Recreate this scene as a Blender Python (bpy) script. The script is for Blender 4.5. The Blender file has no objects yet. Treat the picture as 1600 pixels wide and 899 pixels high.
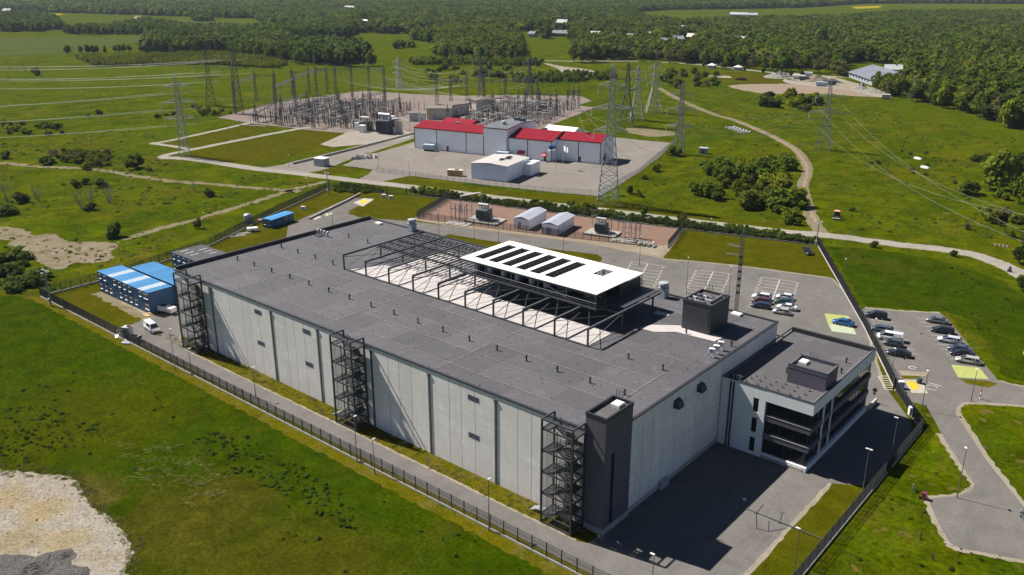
import bpy, math, random
import numpy as np
from mathutils import Vector, Matrix

SC = bpy.context.scene
COL = SC.collection
PI = math.pi
rad = math.radians

# ------------------------------------------------------------ camera
YAW, PITCH, FPX = rad(-40.2267), rad(19.7517), 1359.6
CAM = Vector((164.83, -85.84, 72.86))
FW = Vector((math.sin(YAW)*math.cos(PITCH), math.cos(YAW)*math.cos(PITCH), -math.sin(PITCH)))
RT = Vector((math.cos(YAW), -math.sin(YAW), 0))
UP = RT.cross(FW)
cam = bpy.data.cameras.new('camera')
camo = bpy.data.objects.new('camera', cam)
COL.objects.link(camo)
cam.sensor_width = 36.0
cam.lens = FPX/1600*36
cam.clip_start = 1.0
cam.clip_end = 20000
camo.matrix_world = Matrix(((RT.x, UP.x, -FW.x, CAM.x), (RT.y, UP.y, -FW.y, CAM.y),
                            (RT.z, UP.z, -FW.z, CAM.z), (0, 0, 0, 1)))
SC.camera = camo

# ------------------------------------------------------------ sky, sun, exposure
SUN_TO = Vector((-0.83, -0.155, 1.0)).normalized()
SUN_EL = math.asin(SUN_TO.z)
SUN_ROT = math.atan2(SUN_TO.x, SUN_TO.y)
W = bpy.data.worlds.new('World')
SC.world = W
W.use_nodes = True
nt = W.node_tree
sky = nt.nodes.new('ShaderNodeTexSky')
sky.sky_type = 'NISHITA'
sky.sun_disc = False
sky.sun_elevation = SUN_EL
sky.sun_rotation = SUN_ROT
sky.air_density = 0.55
sky.dust_density = 0.15
bg = nt.nodes['Background']
bg.inputs['Strength'].default_value = 0.05
nt.links.new(sky.outputs[0], bg.inputs['Color'])
sun = bpy.data.lights.new('sun', 'SUN')
sun.energy = 5.0
sun.angle = rad(0.5)
sun.color = (1.0, 0.945, 0.86)
suno = bpy.data.objects.new('sun', sun)
COL.objects.link(suno)
suno.rotation_euler = SUN_TO.to_track_quat('Z', 'Y').to_euler()
SC.view_settings.view_transform = 'Standard'
SC.view_settings.look = 'None'
SC.view_settings.exposure = 0.97
SC.view_settings.gamma = 1.0
SC.cycles.max_bounces = 5
SC.cycles.diffuse_bounces = 2
SC.cycles.glossy_bounces = 3
SC.cycles.transmission_bounces = 3
SC.cycles.transparent_max_bounces = 8
SC.cycles.volume_bounces = 0
SC.cycles.use_denoising = True

# ------------------------------------------------------------ helpers
def at(px, py, z=0.0):
    """world point at height z seen at a pixel of the 1600x899 photograph (used once, as a survey)"""
    d = RT*((px-800)/FPX) + UP*(-(py-449.5)/FPX) + FW
    t = (z-CAM.z)/d.z
    p = CAM + d*t
    return Vector((p.x, p.y, z))

def height(px_base, px_top):
    """height above the ground of a vertical thing from its base and top pixels"""
    b = at(*px_base)
    dv = b - CAM
    lo, hi = 0.0, 120.0
    for _ in range(40):
        m = (lo+hi)/2
        d = b + Vector((0, 0, m)) - CAM
        y = 449.5 - FPX*d.dot(UP)/d.dot(FW)
        if y > px_top[1]: lo = m
        else: hi = m
    return lo

class MB:
    def __init__(self):
        self.v = []; self.f = []
    def add(self, vs, fs):
        n = len(self.v)
        self.v += [tuple(p) for p in vs]
        self.f += [tuple(i+n for i in q) for q in fs]
        return self
    def box(self, x0, y0, z0, x1, y1, z1):
        return self.add([(x0,y0,z0),(x1,y0,z0),(x1,y1,z0),(x0,y1,z0),(x0,y0,z1),(x1,y0,z1),(x1,y1,z1),(x0,y1,z1)],
                 [(3,2,1,0),(4,5,6,7),(0,1,5,4),(1,2,6,5),(2,3,7,6),(3,0,4,7)])
    def cbox(self, cx, cy, z0, sx, sy, h):
        return self.box(cx-sx/2, cy-sy/2, z0, cx+sx/2, cy+sy/2, z0+h)
    def bbox(self, x0, y0, z0, x1, y1, z1, c):
        """box with bevelled vertical and top edges"""
        def ring(i, z): return [(x0+i+c,y0+i,z),(x1-i-c,y0+i,z),(x1-i,y0+i+c,z),(x1-i,y1-i-c,z),(x1-i-c,y1-i,z),(x0+i+c,y1-i,z),(x0+i,y1-i-c,z),(x0+i,y0+i+c,z)]
        r = [ring(0,z0), ring(0,z1-c), ring(c,z1)]
        fs = [tuple(range(7,-1,-1)), tuple(range(16,24))]
        for k in (0,8):
            for i in range(8):
                j = (i+1) % 8
                fs.append((k+i,k+j,k+8+j,k+8+i))
        return self.add(r[0]+r[1]+r[2], fs)
    def bar(self, p, q, w, h=None):
        p, q = Vector(p), Vector(q)
        h = h or w
        d = (q-p)
        if d.length < 1e-6: return self
        d.normalize()
        a = Vector((0,0,1)) if abs(d.z) < .95 else Vector((1,0,0))
        s = d.cross(a).normalized()*(w/2)
        u = s.cross(d).normalized()*(h/2)
        vs = [p-s-u,p+s-u,p+s+u,p-s+u,q-s-u,q+s-u,q+s+u,q-s+u]
        return self.add(vs, [(0,1,2,3),(7,6,5,4),(0,4,5,1),(1,5,6,2),(2,6,7,3),(3,7,4,0)])
    def tube(self, p, q, r, n=8, r2=None, cap=True):
        p, q = Vector(p), Vector(q)
        r2 = r if r2 is None else r2
        d = (q-p)
        if d.length < 1e-6: return self
        d.normalize()
        a = Vector((0,0,1)) if abs(d.z) < .95 else Vector((1,0,0))
        s = d.cross(a).normalized(); u = s.cross(d).normalized()
        vs = []
        for k in range(n):
            t = 2*PI*k/n
            vs.append(p+(s*math.cos(t)+u*math.sin(t))*r)
        for k in range(n):
            t = 2*PI*k/n
            vs.append(q+(s*math.cos(t)+u*math.sin(t))*r2)
        fs = [(k,k+n,(k+1)%n+n,(k+1)%n) for k in range(n)]
        if cap: fs += [tuple(range(n)), tuple(range(2*n-1,n-1,-1))]
        return self.add(vs, fs)
    def lathe(self, prof, n=8, c=(0,0)):
        vs = []
        for r, z in prof:
            for k in range(n):
                t = 2*PI*k/n
                vs.append((c[0]+r*math.cos(t), c[1]+r*math.sin(t), z))
        fs = []
        for i in range(len(prof)-1):
            for k in range(n):
                j = (k+1) % n
                fs.append((i*n+k, i*n+j, (i+1)*n+j, (i+1)*n+k))
        fs += [tuple(range(n-1,-1,-1)), tuple(range((len(prof)-1)*n, len(prof)*n))]
        return self.add(vs, fs)
    def quad(self, *ps):
        return self.add(ps, [tuple(range(len(ps)))])
    def prism(self, poly, z0, z1):
        n = len(poly)
        vs = [(x,y,z0) for x,y in poly]+[(x,y,z1) for x,y in poly]
        fs = [tuple(range(n-1,-1,-1)), tuple(range(n,2*n))]+[(i,(i+1)%n,(i+1)%n+n,i+n) for i in range(n)]
        return self.add(vs, fs)
    def xprism(self, prof, y0, y1):
        """profile in x,z extruded along y"""
        n = len(prof)
        vs = [(x,y0,z) for x,z in prof]+[(x,y1,z) for x,z in prof]
        fs = [tuple(range(n)), tuple(range(2*n-1,n-1,-1))]+[(i,i+n,(i+1)%n+n,(i+1)%n) for i in range(n)]
        return self.add(vs, fs)
    def mesh(self, name, mat, smooth=False):
        me = bpy.data.meshes.new(name)
        me.from_pydata(self.v, [], self.f)
        me.materials.append(mat)
        if smooth:
            me.polygons.foreach_set('use_smooth', [True]*len(me.polygons))
        me.update()
        return me
    def build(self, name, mat, parent=None, loc=(0,0,0), rz=0.0, smooth=False):
        return ob(name, self.mesh(name, mat, smooth), parent, loc, rz)

def ob(name, me, parent=None, loc=(0,0,0), rz=0.0, sc=None):
    o = bpy.data.objects.new(name, me)
    COL.objects.link(o)
    if parent is not None: o.parent = parent
    o.location = loc
    if rz: o.rotation_euler = (0, 0, rz)
    if sc is not None: o.scale = sc if hasattr(sc, '__len__') else (sc, sc, sc)
    return o

def tag(o, label=None, cat=None, group=None, kind=None):
    if label: o['label'] = label
    if cat: o['category'] = cat
    if group: o['group'] = group
    if kind: o['kind'] = kind
    return o

def thing(name, label, cat, loc=(0,0,0), rz=0.0, group=None):
    o = ob(name, None, None, loc, rz)
    return tag(o, label, cat, group)

CACHE = {}
def cached(key, fn):
    if key not in CACHE: CACHE[key] = fn()
    return CACHE[key]

def nth(i):
    return ['first','second','third','fourth','fifth','sixth','seventh','eighth','ninth','tenth','eleventh','twelfth','thirteenth','fourteenth','fifteenth','sixteenth','seventeenth','eighteenth','nineteenth','twentieth'][i]

# ------------------------------------------------------------ materials
def newmat(name):
    m = bpy.data.materials.new(name)
    m.use_nodes = True
    return m, m.node_tree, m.node_tree.nodes['Principled BSDF']

def mix_rgb(nt, a, b, fac, mode='MIX'):
    n = nt.nodes.new('ShaderNodeMix'); n.data_type = 'RGBA'; n.blend_type = mode
    for sock, val in ((n.inputs[0], fac), (n.inputs[6], a), (n.inputs[7], b)):
        if hasattr(val, 'links') or isinstance(val, bpy.types.NodeSocket): nt.links.new(val, sock)
        else:
            sock.default_value = val if not isinstance(val, tuple) else (*val, 1)
    return n.outputs[2]

def noise(nt, scale, detail=4, rough=.55, vec=None, dist=0.0):
    n = nt.nodes.new('ShaderNodeTexNoise')
    n.inputs['Scale'].default_value = scale
    n.inputs['Detail'].default_value = detail
    n.inputs['Roughness'].default_value = rough
    n.inputs['Distortion'].default_value = dist
    if vec is not None: nt.links.new(vec, n.inputs['Vector'])
    return n.outputs['Fac']

def ramp(nt, fac, lo, hi):
    n = nt.nodes.new('ShaderNodeMapRange')
    n.inputs[1].default_value = lo; n.inputs[2].default_value = hi
    nt.links.new(fac, n.inputs[0])
    return n.outputs[0]

def geopos(nt, scale=(1,1,1), rot=0):
    g = nt.nodes.new('ShaderNodeNewGeometry')
    m = nt.nodes.new('ShaderNodeMapping')
    m.inputs['Scale'].default_value = scale
    m.inputs['Rotation'].default_value = (0, 0, rot)
    nt.links.new(g.outputs['Position'], m.inputs['Vector'])
    return m.outputs['Vector']

def bump(nt, bsdf, h, strength=.3, dist=.05):
    b = nt.nodes.new('ShaderNodeBump')
    b.inputs['Strength'].default_value = strength
    b.inputs['Distance'].default_value = dist
    nt.links.new(h, b.inputs['Height'])
    nt.links.new(b.outputs[0], bsdf.inputs['Normal'])

def simple(name, col, rough=.6, metal=0.0, var=.12, vscale=.8, rnd=0.0, spec=None):
    """paint, metal or plastic with uneven wear; rnd = tone change from object to object"""
    m, nt, b = newmat(name)
    pos = geopos(nt)
    f = ramp(nt, noise(nt, vscale, 5, .65, pos), .3, .7)
    dark = tuple(c*(1-var) for c in col); light = tuple(min(1, c*(1+var)) for c in col)
    c = mix_rgb(nt, dark, light, f)
    if rnd:
        oi = nt.nodes.new('ShaderNodeObjectInfo')
        hs = nt.nodes.new('ShaderNodeHueSaturation')
        mr = nt.nodes.new('ShaderNodeMapRange')
        mr.inputs[3].default_value = 1-rnd; mr.inputs[4].default_value = 1+rnd
        nt.links.new(oi.outputs['Random'], mr.inputs[0])
        nt.links.new(mr.outputs[0], hs.inputs['Value'])
        nt.links.new(c, hs.inputs['Color'])
        c = hs.outputs[0]
    nt.links.new(c, b.inputs['Base Color'])
    b.inputs['Roughness'].default_value = rough
    b.inputs['Metallic'].default_value = metal
    if spec is not None: b.inputs['Specular IOR Level'].default_value = spec
    return m

def ground_mat(name, cols, s1, s2, s3, bs=.4, bd=.15, streak=None, k=(.35,.65), fleck=None, rough=.95, gk=.48, spots=(), mott=None):
    """cols = dark, mid, light, odd patch"""
    cols = [tuple(v*gk for v in c) for c in cols]
    if streak: streak = (*streak[:3], tuple(v*gk for v in streak[3]))
    if fleck: fleck = (*fleck[:2], tuple(v*gk for v in fleck[2]))
    m, nt, b = newmat(name)
    pos = geopos(nt)
    n1 = ramp(nt, noise(nt, s1, 5, .6, pos, .6), k[0], k[1])
    n2 = ramp(nt, noise(nt, s2, 5, .65, pos, .3), .35, .68)
    n3 = ramp(nt, noise(nt, s3, 4, .75, pos), .3, .7)
    c = mix_rgb(nt, cols[0], cols[1], n1)
    c = mix_rgb(nt, c, cols[2], n2)
    odd = ramp(nt, noise(nt, s1*2.3, 6, .72, geopos(nt, (1,1,1), 1.0), 1.0), .52, .72)
    c = mix_rgb(nt, c, cols[3], odd)
    if streak:
        st = ramp(nt, noise(nt, streak[0], 4, .7, geopos(nt, streak[1], streak[2])), .42, .72)
        c = mix_rgb(nt, c, streak[3], st)
    for sx, sy, sr, sc_ in spots:
        vm = nt.nodes.new('ShaderNodeVectorMath'); vm.operation = 'DISTANCE'
        nt.links.new(geopos(nt, (1,1,0)), vm.inputs[0]); vm.inputs[1].default_value = (sx, sy, 0)
        wob = nt.nodes.new('ShaderNodeMath'); wob.operation = 'MULTIPLY_ADD'
        nt.links.new(noise(nt, .09, 6, .7, pos, 1.0), wob.inputs[0]); wob.inputs[1].default_value = -1.5*sr; nt.links.new(vm.outputs[1], wob.inputs[2])
        c = mix_rgb(nt, c, tuple(v*gk for v in sc_), ramp(nt, wob.outputs[0], .15*sr, -.35*sr))
    fine = mix_rgb(nt, (.55,.55,.55), (1.4,1.4,1.4), n3)
    c = mix_rgb(nt, c, fine, 1.0, 'MULTIPLY')
    if mott:
        n4 = ramp(nt, noise(nt, mott[0], 7, .78, geopos(nt, (1,1,1), .5), .8), .32, .68)
        c = mix_rgb(nt, c, mix_rgb(nt, (mott[1],)*3, (2-mott[1],)*3, n4), 1.0, 'MULTIPLY')
    if fleck:
        fl = ramp(nt, noise(nt, fleck[0], 2, .5, pos), fleck[1], fleck[1]+.06)
        c = mix_rgb(nt, c, fleck[2], fl)
    nt.links.new(c, b.inputs['Base Color'])
    b.inputs['Roughness'].default_value = rough
    b.inputs['Specular IOR Level'].default_value = .0
    if bs: bump(nt, b, n3, bs, bd)
    return m

G_LUSH = (.048,.098,.002); G_MID = (.078,.120,.003); G_YEL = (.118,.140,.005); G_STRAW = (.190,.165,.045); G_DARK = (.026,.056,.002)
M = {}
M['meadow'] = ground_mat('meadow_grass', [(.034,.076,.001), (.092,.132,.001), (.155,.160,.002), (.150,.122,.016)], .026, .10, 1.1, .6, .3, k=(.30,.58), streak=(.05,(1,.16,1),.35,(.056,.104,.001)), mott=(.12,.52), fleck=(.36,.645,(.180,.150,.035)))
M['field_grass'] = ground_mat('lush_field_grass', [(.030,.066,.001), (.054,.096,.001), (.076,.104,.001), (.100,.098,.010)], .035, .20, 1.6, .7, .3, k=(.25,.7), streak=(.10,(1,.3,1),-.2,(.048,.096,.001)), fleck=(1.6,.70,(.028,.058,.001)),
    spots=((84,-37,22,(.094,.096,.006)),(62,-34,16,(.098,.098,.008)),(22,-30,22,(.088,.104,.002)),(96,-46,22,(.090,.094,.006)),(44,-45,10,(.130,.115,.020))), mott=(.28,.62))
M['lawn'] = ground_mat('mown_lawn', [(.068,.084,.001), (.092,.098,.002), (.122,.114,.004), (.150,.118,.012)], .07, .4, 3.0, .4, .1, mott=(.22,.75))
M['verge'] = ground_mat('dry_verge_grass', [(.096,.100,.001), (.145,.135,.002), (.185,.160,.008), (.215,.180,.060)], .09, .5, 2.6, .5, .12, fleck=(2.2,.66,(.31,.28,.18)))
M['crop'] = ground_mat('young_crop', [(.056,.104,.001), (.084,.128,.001), (.112,.146,.002), (.105,.110,.004)], .012, .05, .5, .3, .1, streak=(.06,(1,.07,1),.3,(.105,.118,.003)), mott=(.06,.74))
M['pale_field'] = ground_mat('pale_field', [(.085,.125,.020), (.110,.142,.028), (.120,.142,.036), (.130,.138,.036)], .006, .04, .4, .2, .1, streak=(.05,(1,.06,1),.25,(.080,.120,.030)))
M['rape'] = ground_mat('rapeseed_field', [(.42,.33,.010), (.50,.38,.012), (.45,.38,.02), (.35,.30,.02)], .01, .1, .6, .2, .1)
M['asphalt'] = ground_mat('asphalt', [(.235,.220,.205), (.270,.252,.235), (.250,.236,.222), (.205,.195,.185)], .05, .35, 7.0, .25, .01, rough=.9, streak=(.25,(1,.06,1),.12,(.285,.268,.25)), mott=(.16,.86), fleck=(.55,.73,(.185,.175,.165)))
M['gravel_road'] = ground_mat('pale_gravel', [(.46,.42,.36), (.54,.50,.44), (.48,.44,.38), (.38,.34,.27)], .05, .4, 4.5, .4, .03)
M['edge_gravel'] = ground_mat('edge_gravel', [(.42,.37,.29), (.50,.45,.36), (.46,.40,.30), (.30,.28,.15)], .12, .7, 5.0, .4, .04)
M['yard_gravel'] = ground_mat('yard_gravel', [(.33,.295,.265), (.40,.36,.325), (.36,.33,.30), (.29,.26,.22)], .04, .25, 4.0, .3, .02)
M['sub_gravel'] = ground_mat('substation_gravel', [(.34,.275,.250), (.40,.325,.295), (.36,.30,.27), (.30,.25,.22)], .04, .25, 3.0, .3, .03)
M['red_gravel'] = ground_mat('red_brown_gravel', [(.34,.215,.165), (.39,.255,.20), (.36,.24,.19), (.31,.21,.16)], .08, .4, 4.0, .4, .03)
M['tan_gravel'] = ground_mat('tan_gravel', [(.40,.31,.23), (.46,.36,.27), (.42,.34,.26), (.34,.27,.19)], .08, .4, 4.0, .4, .03)
M['dirt'] = ground_mat('bare_dirt', [(.30,.245,.165), (.38,.315,.225), (.42,.36,.27), (.22,.19,.10)], .06, .35, 2.5, .6, .08, streak=(.15,(1,.15,1),.4,(.25,.20,.125)))
M['track'] = ground_mat('dirt_track', [(.24,.20,.11), (.32,.265,.17), (.36,.31,.21), (.17,.165,.06)], .08, .4, 2.5, .5, .06)
M['sand'] = ground_mat('pale_sand', [(.41,.355,.275), (.46,.415,.345), (.50,.46,.395), (.44,.33,.18)], .13, .30, 2.2, .6, .06, fleck=(1.9,.70,(.33,.28,.20)), mott=(.5,.80), spots=((44,-48,4.5,(.45,.36,.215)),(53,-48.5,4.6,(.455,.37,.23)),(36,-50,5.5,(.45,.36,.22)),(48,-53,4.5,(.42,.34,.22))))
M['ash'] = ground_mat('dark_grey_spoil', [(.16,.15,.145), (.24,.23,.22), (.30,.285,.27), (.20,.17,.13)], .3, 1.0, 3.0, .9, .2)
M['line'] = simple('road_paint', (.38,.365,.33), .7, var=.2, vscale=3)
M['yellow'] = simple('yellow_paint', (.44,.34,.004), .6, var=.12, vscale=2)
M['green_paint'] = simple('pale_green_paint', (.27,.30,.085), .7, var=.14, vscale=1.2)
M['mint_paint'] = simple('mint_paint', (.31,.36,.24), .7, var=.12, vscale=1.2)
M['cream_paint'] = simple('cream_paint', (.32,.29,.235), .7, var=.14, vscale=1.2)

def concrete(name, base, var=.15, stain=.18):
    m, nt, b = newmat(name)
    pos = geopos(nt)
    n1 = ramp(nt, noise(nt, .25, 6, .65, pos, .5), .3, .7)
    n2 = ramp(nt, noise(nt, .9, 4, .6, geopos(nt, (1.6,1.6,.28))), .35, .7)
    lay = ramp(nt, noise(nt, .8, 3, .6, geopos(nt, (.12,.12,2.2))), .4, .65)
    c = mix_rgb(nt, tuple(x*(1-var) for x in base), tuple(x*(1+var) for x in base), n1)
    c = mix_rgb(nt, c, tuple(x*(1-stain) for x in base), n2)
    c = mix_rgb(nt, c, tuple(x*(1-stain*.9) for x in base), lay)
    strk = ramp(nt, noise(nt, 1.0, 5, .7, geopos(nt, (3.2,3.2,.07))), .56, .74)
    c = mix_rgb(nt, c, tuple(x*(1-stain*1.3) for x in base), strk)
    oi = nt.nodes.new('ShaderNodeObjectInfo')
    mr = nt.nodes.new('ShaderNodeMapRange'); mr.inputs[3].default_value = .95; mr.inputs[4].default_value = 1.04
    nt.links.new(oi.outputs['Random'], mr.inputs[0])
    hs = nt.nodes.new('ShaderNodeHueSaturation')
    nt.links.new(mr.outputs[0], hs.inputs['Value']); nt.links.new(c, hs.inputs['Color'])
    nt.links.new(hs.outputs[0], b.inputs['Base Color'])
    b.inputs['Roughness'].default_value = .85
    bump(nt, b, noise(nt, 6, 4, .7, pos), .12, .01)
    return m
M['concrete'] = concrete('concrete_panel', (.80,.755,.71))
M['plinth'] = concrete('concrete_plinth', (.40,.385,.355), .12, .2)
M['office_white'] = concrete('office_white_panel', (.74,.74,.73), .05, .06)

def roofmat(name, base, rnd=.13):
    m, nt, b = newmat(name)
    pos = geopos(nt)
    n1 = ramp(nt, noise(nt, .12, 5, .6, pos), .3, .7)
    n2 = ramp(nt, noise(nt, 1.2, 5, .7, geopos(nt, (1,.35,1))), .35, .7)
    n3 = noise(nt, 9, 3, .7, pos)
    c = mix_rgb(nt, tuple(x*.9 for x in base), tuple(x*1.1 for x in base), n1)
    c = mix_rgb(nt, c, tuple(x*.84 for x in base), n2)
    pond = ramp(nt, noise(nt, .22, 3, .5, pos, 1.5), .60, .66)
    ring = ramp(nt, noise(nt, .22, 3, .5, pos, 1.5), .74, .68)
    pm = nt.nodes.new('ShaderNodeMath'); pm.operation = 'MULTIPLY'; nt.links.new(pond, pm.inputs[0]); nt.links.new(ring, pm.inputs[1])
    c = mix_rgb(nt, c, tuple(x*1.16 for x in base), pm.outputs[0])
    grime = ramp(nt, noise(nt, 2.5, 6, .75, geopos(nt, (.25,1.4,1))), .50, .72)
    c = mix_rgb(nt, c, tuple(x*.80 for x in base), grime)
    oi = nt.nodes.new('ShaderNodeObjectInfo')
    mr = nt.nodes.new('ShaderNodeMapRange'); mr.inputs[3].default_value = 1-rnd; mr.inputs[4].default_value = 1+rnd
    nt.links.new(oi.outputs['Random'], mr.inputs[0])
    hs = nt.nodes.new('ShaderNodeHueSaturation')
    nt.links.new(mr.outputs[0], hs.inputs['Value']); nt.links.new(c, hs.inputs['Color'])
    nt.links.new(hs.outputs[0], b.inputs['Base Color'])
    b.inputs['Roughness'].default_value = .8
    b.inputs['Specular IOR Level'].default_value = .3
    bump(nt, b, n3, .1, .01)
    return m
M['roof'] = roofmat('bitumen_sheet', (.076,.073,.081))
M['roof2'] = roofmat('bitumen_sheet_office', (.080,.076,.081), .04)
M['pad'] = simple('pale_roof_pad', (.36,.335,.325), .8, var=.10, vscale=.7, rnd=.05)
M['dark_steel'] = simple('dark_painted_steel', (.045,.047,.053), .55, .2, .15, 1.5)
M['mid_steel'] = simple('grey_painted_steel', (.095,.10,.108), .5, .3, .15, 1.5)
M['galv'] = simple('galvanised_steel', (.30,.31,.32), .5, .55, .2, .9)
M['lattice'] = simple('weathered_lattice_steel', (.34,.35,.35), .7, .0, .25, .5)
M['dark_lattice'] = simple('dark_lattice_steel', (.060,.061,.067), .7, .0, .2, .5)
M['parapet'] = simple('dark_flashing', (.035,.036,.042), .45, .3, .15, 1)
M['tower'] = simple('dark_violet_cladding', (.088,.080,.104), .6, .0, .08, .5)
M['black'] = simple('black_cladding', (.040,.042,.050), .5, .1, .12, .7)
M['blackr'] = simple('black_rubber', (.015,.015,.016), .8, 0, .1, 3)
M['white_metal'] = simple('white_sheet_metal', (.66,.65,.635), .5, 0, .05, .5)
M['canopy'] = simple('white_canopy_sheet', (.86,.85,.83), .6, 0, .03, .3)
M['grey_metal'] = simple('grey_sheet_metal', (.32,.34,.37), .5, .1, .07, .6)
M['hall'] = simple('pale_grey_hall_sheet', (.88,.88,.90), .5, .05, .06, .4)
M['hall2'] = simple('blue_grey_hall_sheet', (.60,.65,.76), .5, .05, .06, .4)
M['redroof'] = simple('red_roof_sheet', (.20,.008,.020), .7, .0, .12, .4, spec=.08)
M['dark_roof'] = simple('dark_container_roof', (.052,.050,.055), .7, 0, .15, .6)
M['heap'] = simple('grey_gravel_heap', (.17,.16,.145), .95, 0, .25, .4)
M['cabin_roof'] = simple('pale_blue_grey_roof', (.34,.355,.42), .6, 0, .06, .4)
M['barn_roof'] = simple('barn_roof_sheet', (.12,.135,.17), .7, 0, .2, .15)
M['darkred'] = simple('dark_red_trim', (.16,.02,.025), .5)
M['grey_roof'] = simple('grey_roof_sheet', (.12,.125,.14), .6, 0, .1, .4)
M['louvre'] = simple('blue_grey_louvre', (.105,.11,.165), .5, .2)
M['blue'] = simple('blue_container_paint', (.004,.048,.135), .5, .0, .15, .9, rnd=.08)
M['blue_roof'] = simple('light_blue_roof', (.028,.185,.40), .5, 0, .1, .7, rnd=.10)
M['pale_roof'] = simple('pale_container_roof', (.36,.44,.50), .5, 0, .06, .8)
M['beige'] = simple('beige_panel', (.52,.46,.38), .7, 0, .08, .4)
M['wood'] = simple('pale_timber', (.34,.235,.115), .8, 0, .2, 1.5)
M['insul'] = simple('brown_insulator', (.075,.055,.050), .45, 0, .2, 2)
M['pale_insul'] = simple('pale_insulator', (.36,.38,.37), .4, 0, .15, 2)
M['greygreen'] = simple('grey_green_transformer_paint', (.09,.11,.105), .5, .1, .2, 1)
M['navy'] = simple('navy_transformer_paint', (.05,.06,.075), .5, .1, .2, 1)
M['wire'] = simple('aluminium_conductor', (.22,.23,.21), .6, .2, .1, .2)
M['bark'] = simple('tree_bark', (.085,.070,.050), .9, 0, .3, 3)
M['bark_pale'] = simple('pale_bark', (.20,.18,.15), .9, 0, .3, 3)
M['brick_red'] = simple('house_red_wall', (.28,.10,.06), .8)
M['house_white'] = simple('house_pale_wall', (.46,.43,.39), .8)
M['house_roof'] = simple('house_dark_roof', (.10,.10,.115), .7)
M['house_roof2'] = simple('house_red_roof', (.24,.085,.055), .7)
M['stone'] = simple('concrete_rubble', (.26,.245,.22), .9, 0, .2, 1)
M['flag_blue'] = simple('flag_blue', (.02,.14,.42), .8)
M['flag_black'] = simple('flag_black', (.008,.008,.010), .8)
M['flag_white'] = simple('flag_white', (.80,.80,.82), .8)
M['magenta'] = simple('magenta_plastic', (.16,.012,.07), .5)
M['sign_white'] = simple('sign_white', (.75,.75,.74), .5)
M['sign_red'] = simple('sign_red', (.5,.02,.02), .5)
M['lamp_white'] = simple('lamp_housing_white', (.50,.50,.49), .4, 0, .04)
M['pole'] = simple('lamp_pole_grey', (.13,.133,.14), .5, .4, .12, 1)

def glassmat(name, tint=(.012,.014,.018), rough=.05):
    m, nt, b = newmat(name)
    pos = geopos(nt)
    f = ramp(nt, noise(nt, .6, 2, .5, pos), .3, .7)
    c = mix_rgb(nt, tint, tuple(t*1.9 for t in tint), f)
    nt.links.new(c, b.inputs['Base Color'])
    b.inputs['Roughness'].default_value = rough
    b.inputs['Specular IOR Level'].default_value = .6
    return m
M['glass'] = glassmat('window_glass')
M['carglass'] = glassmat('car_glass', (.010,.012,.015), .06)
M['office_glass'] = glassmat('office_glass', (.006,.007,.009), .02)

def carpaint(name, col, metal=.3):
    m, nt, b = newmat(name)
    f = ramp(nt, noise(nt, 1.5, 3, .6, geopos(nt)), .3, .7)
    c = mix_rgb(nt, tuple(x*.92 for x in col), tuple(x*1.05 for x in col), f)
    nt.links.new(c, b.inputs['Base Color'])
    b.inputs['Roughness'].default_value = .32
    b.inputs['Metallic'].default_value = metal
    b.inputs['Coat Weight'].default_value = .6
    b.inputs['Coat Roughness'].default_value = .08
    return m

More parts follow.
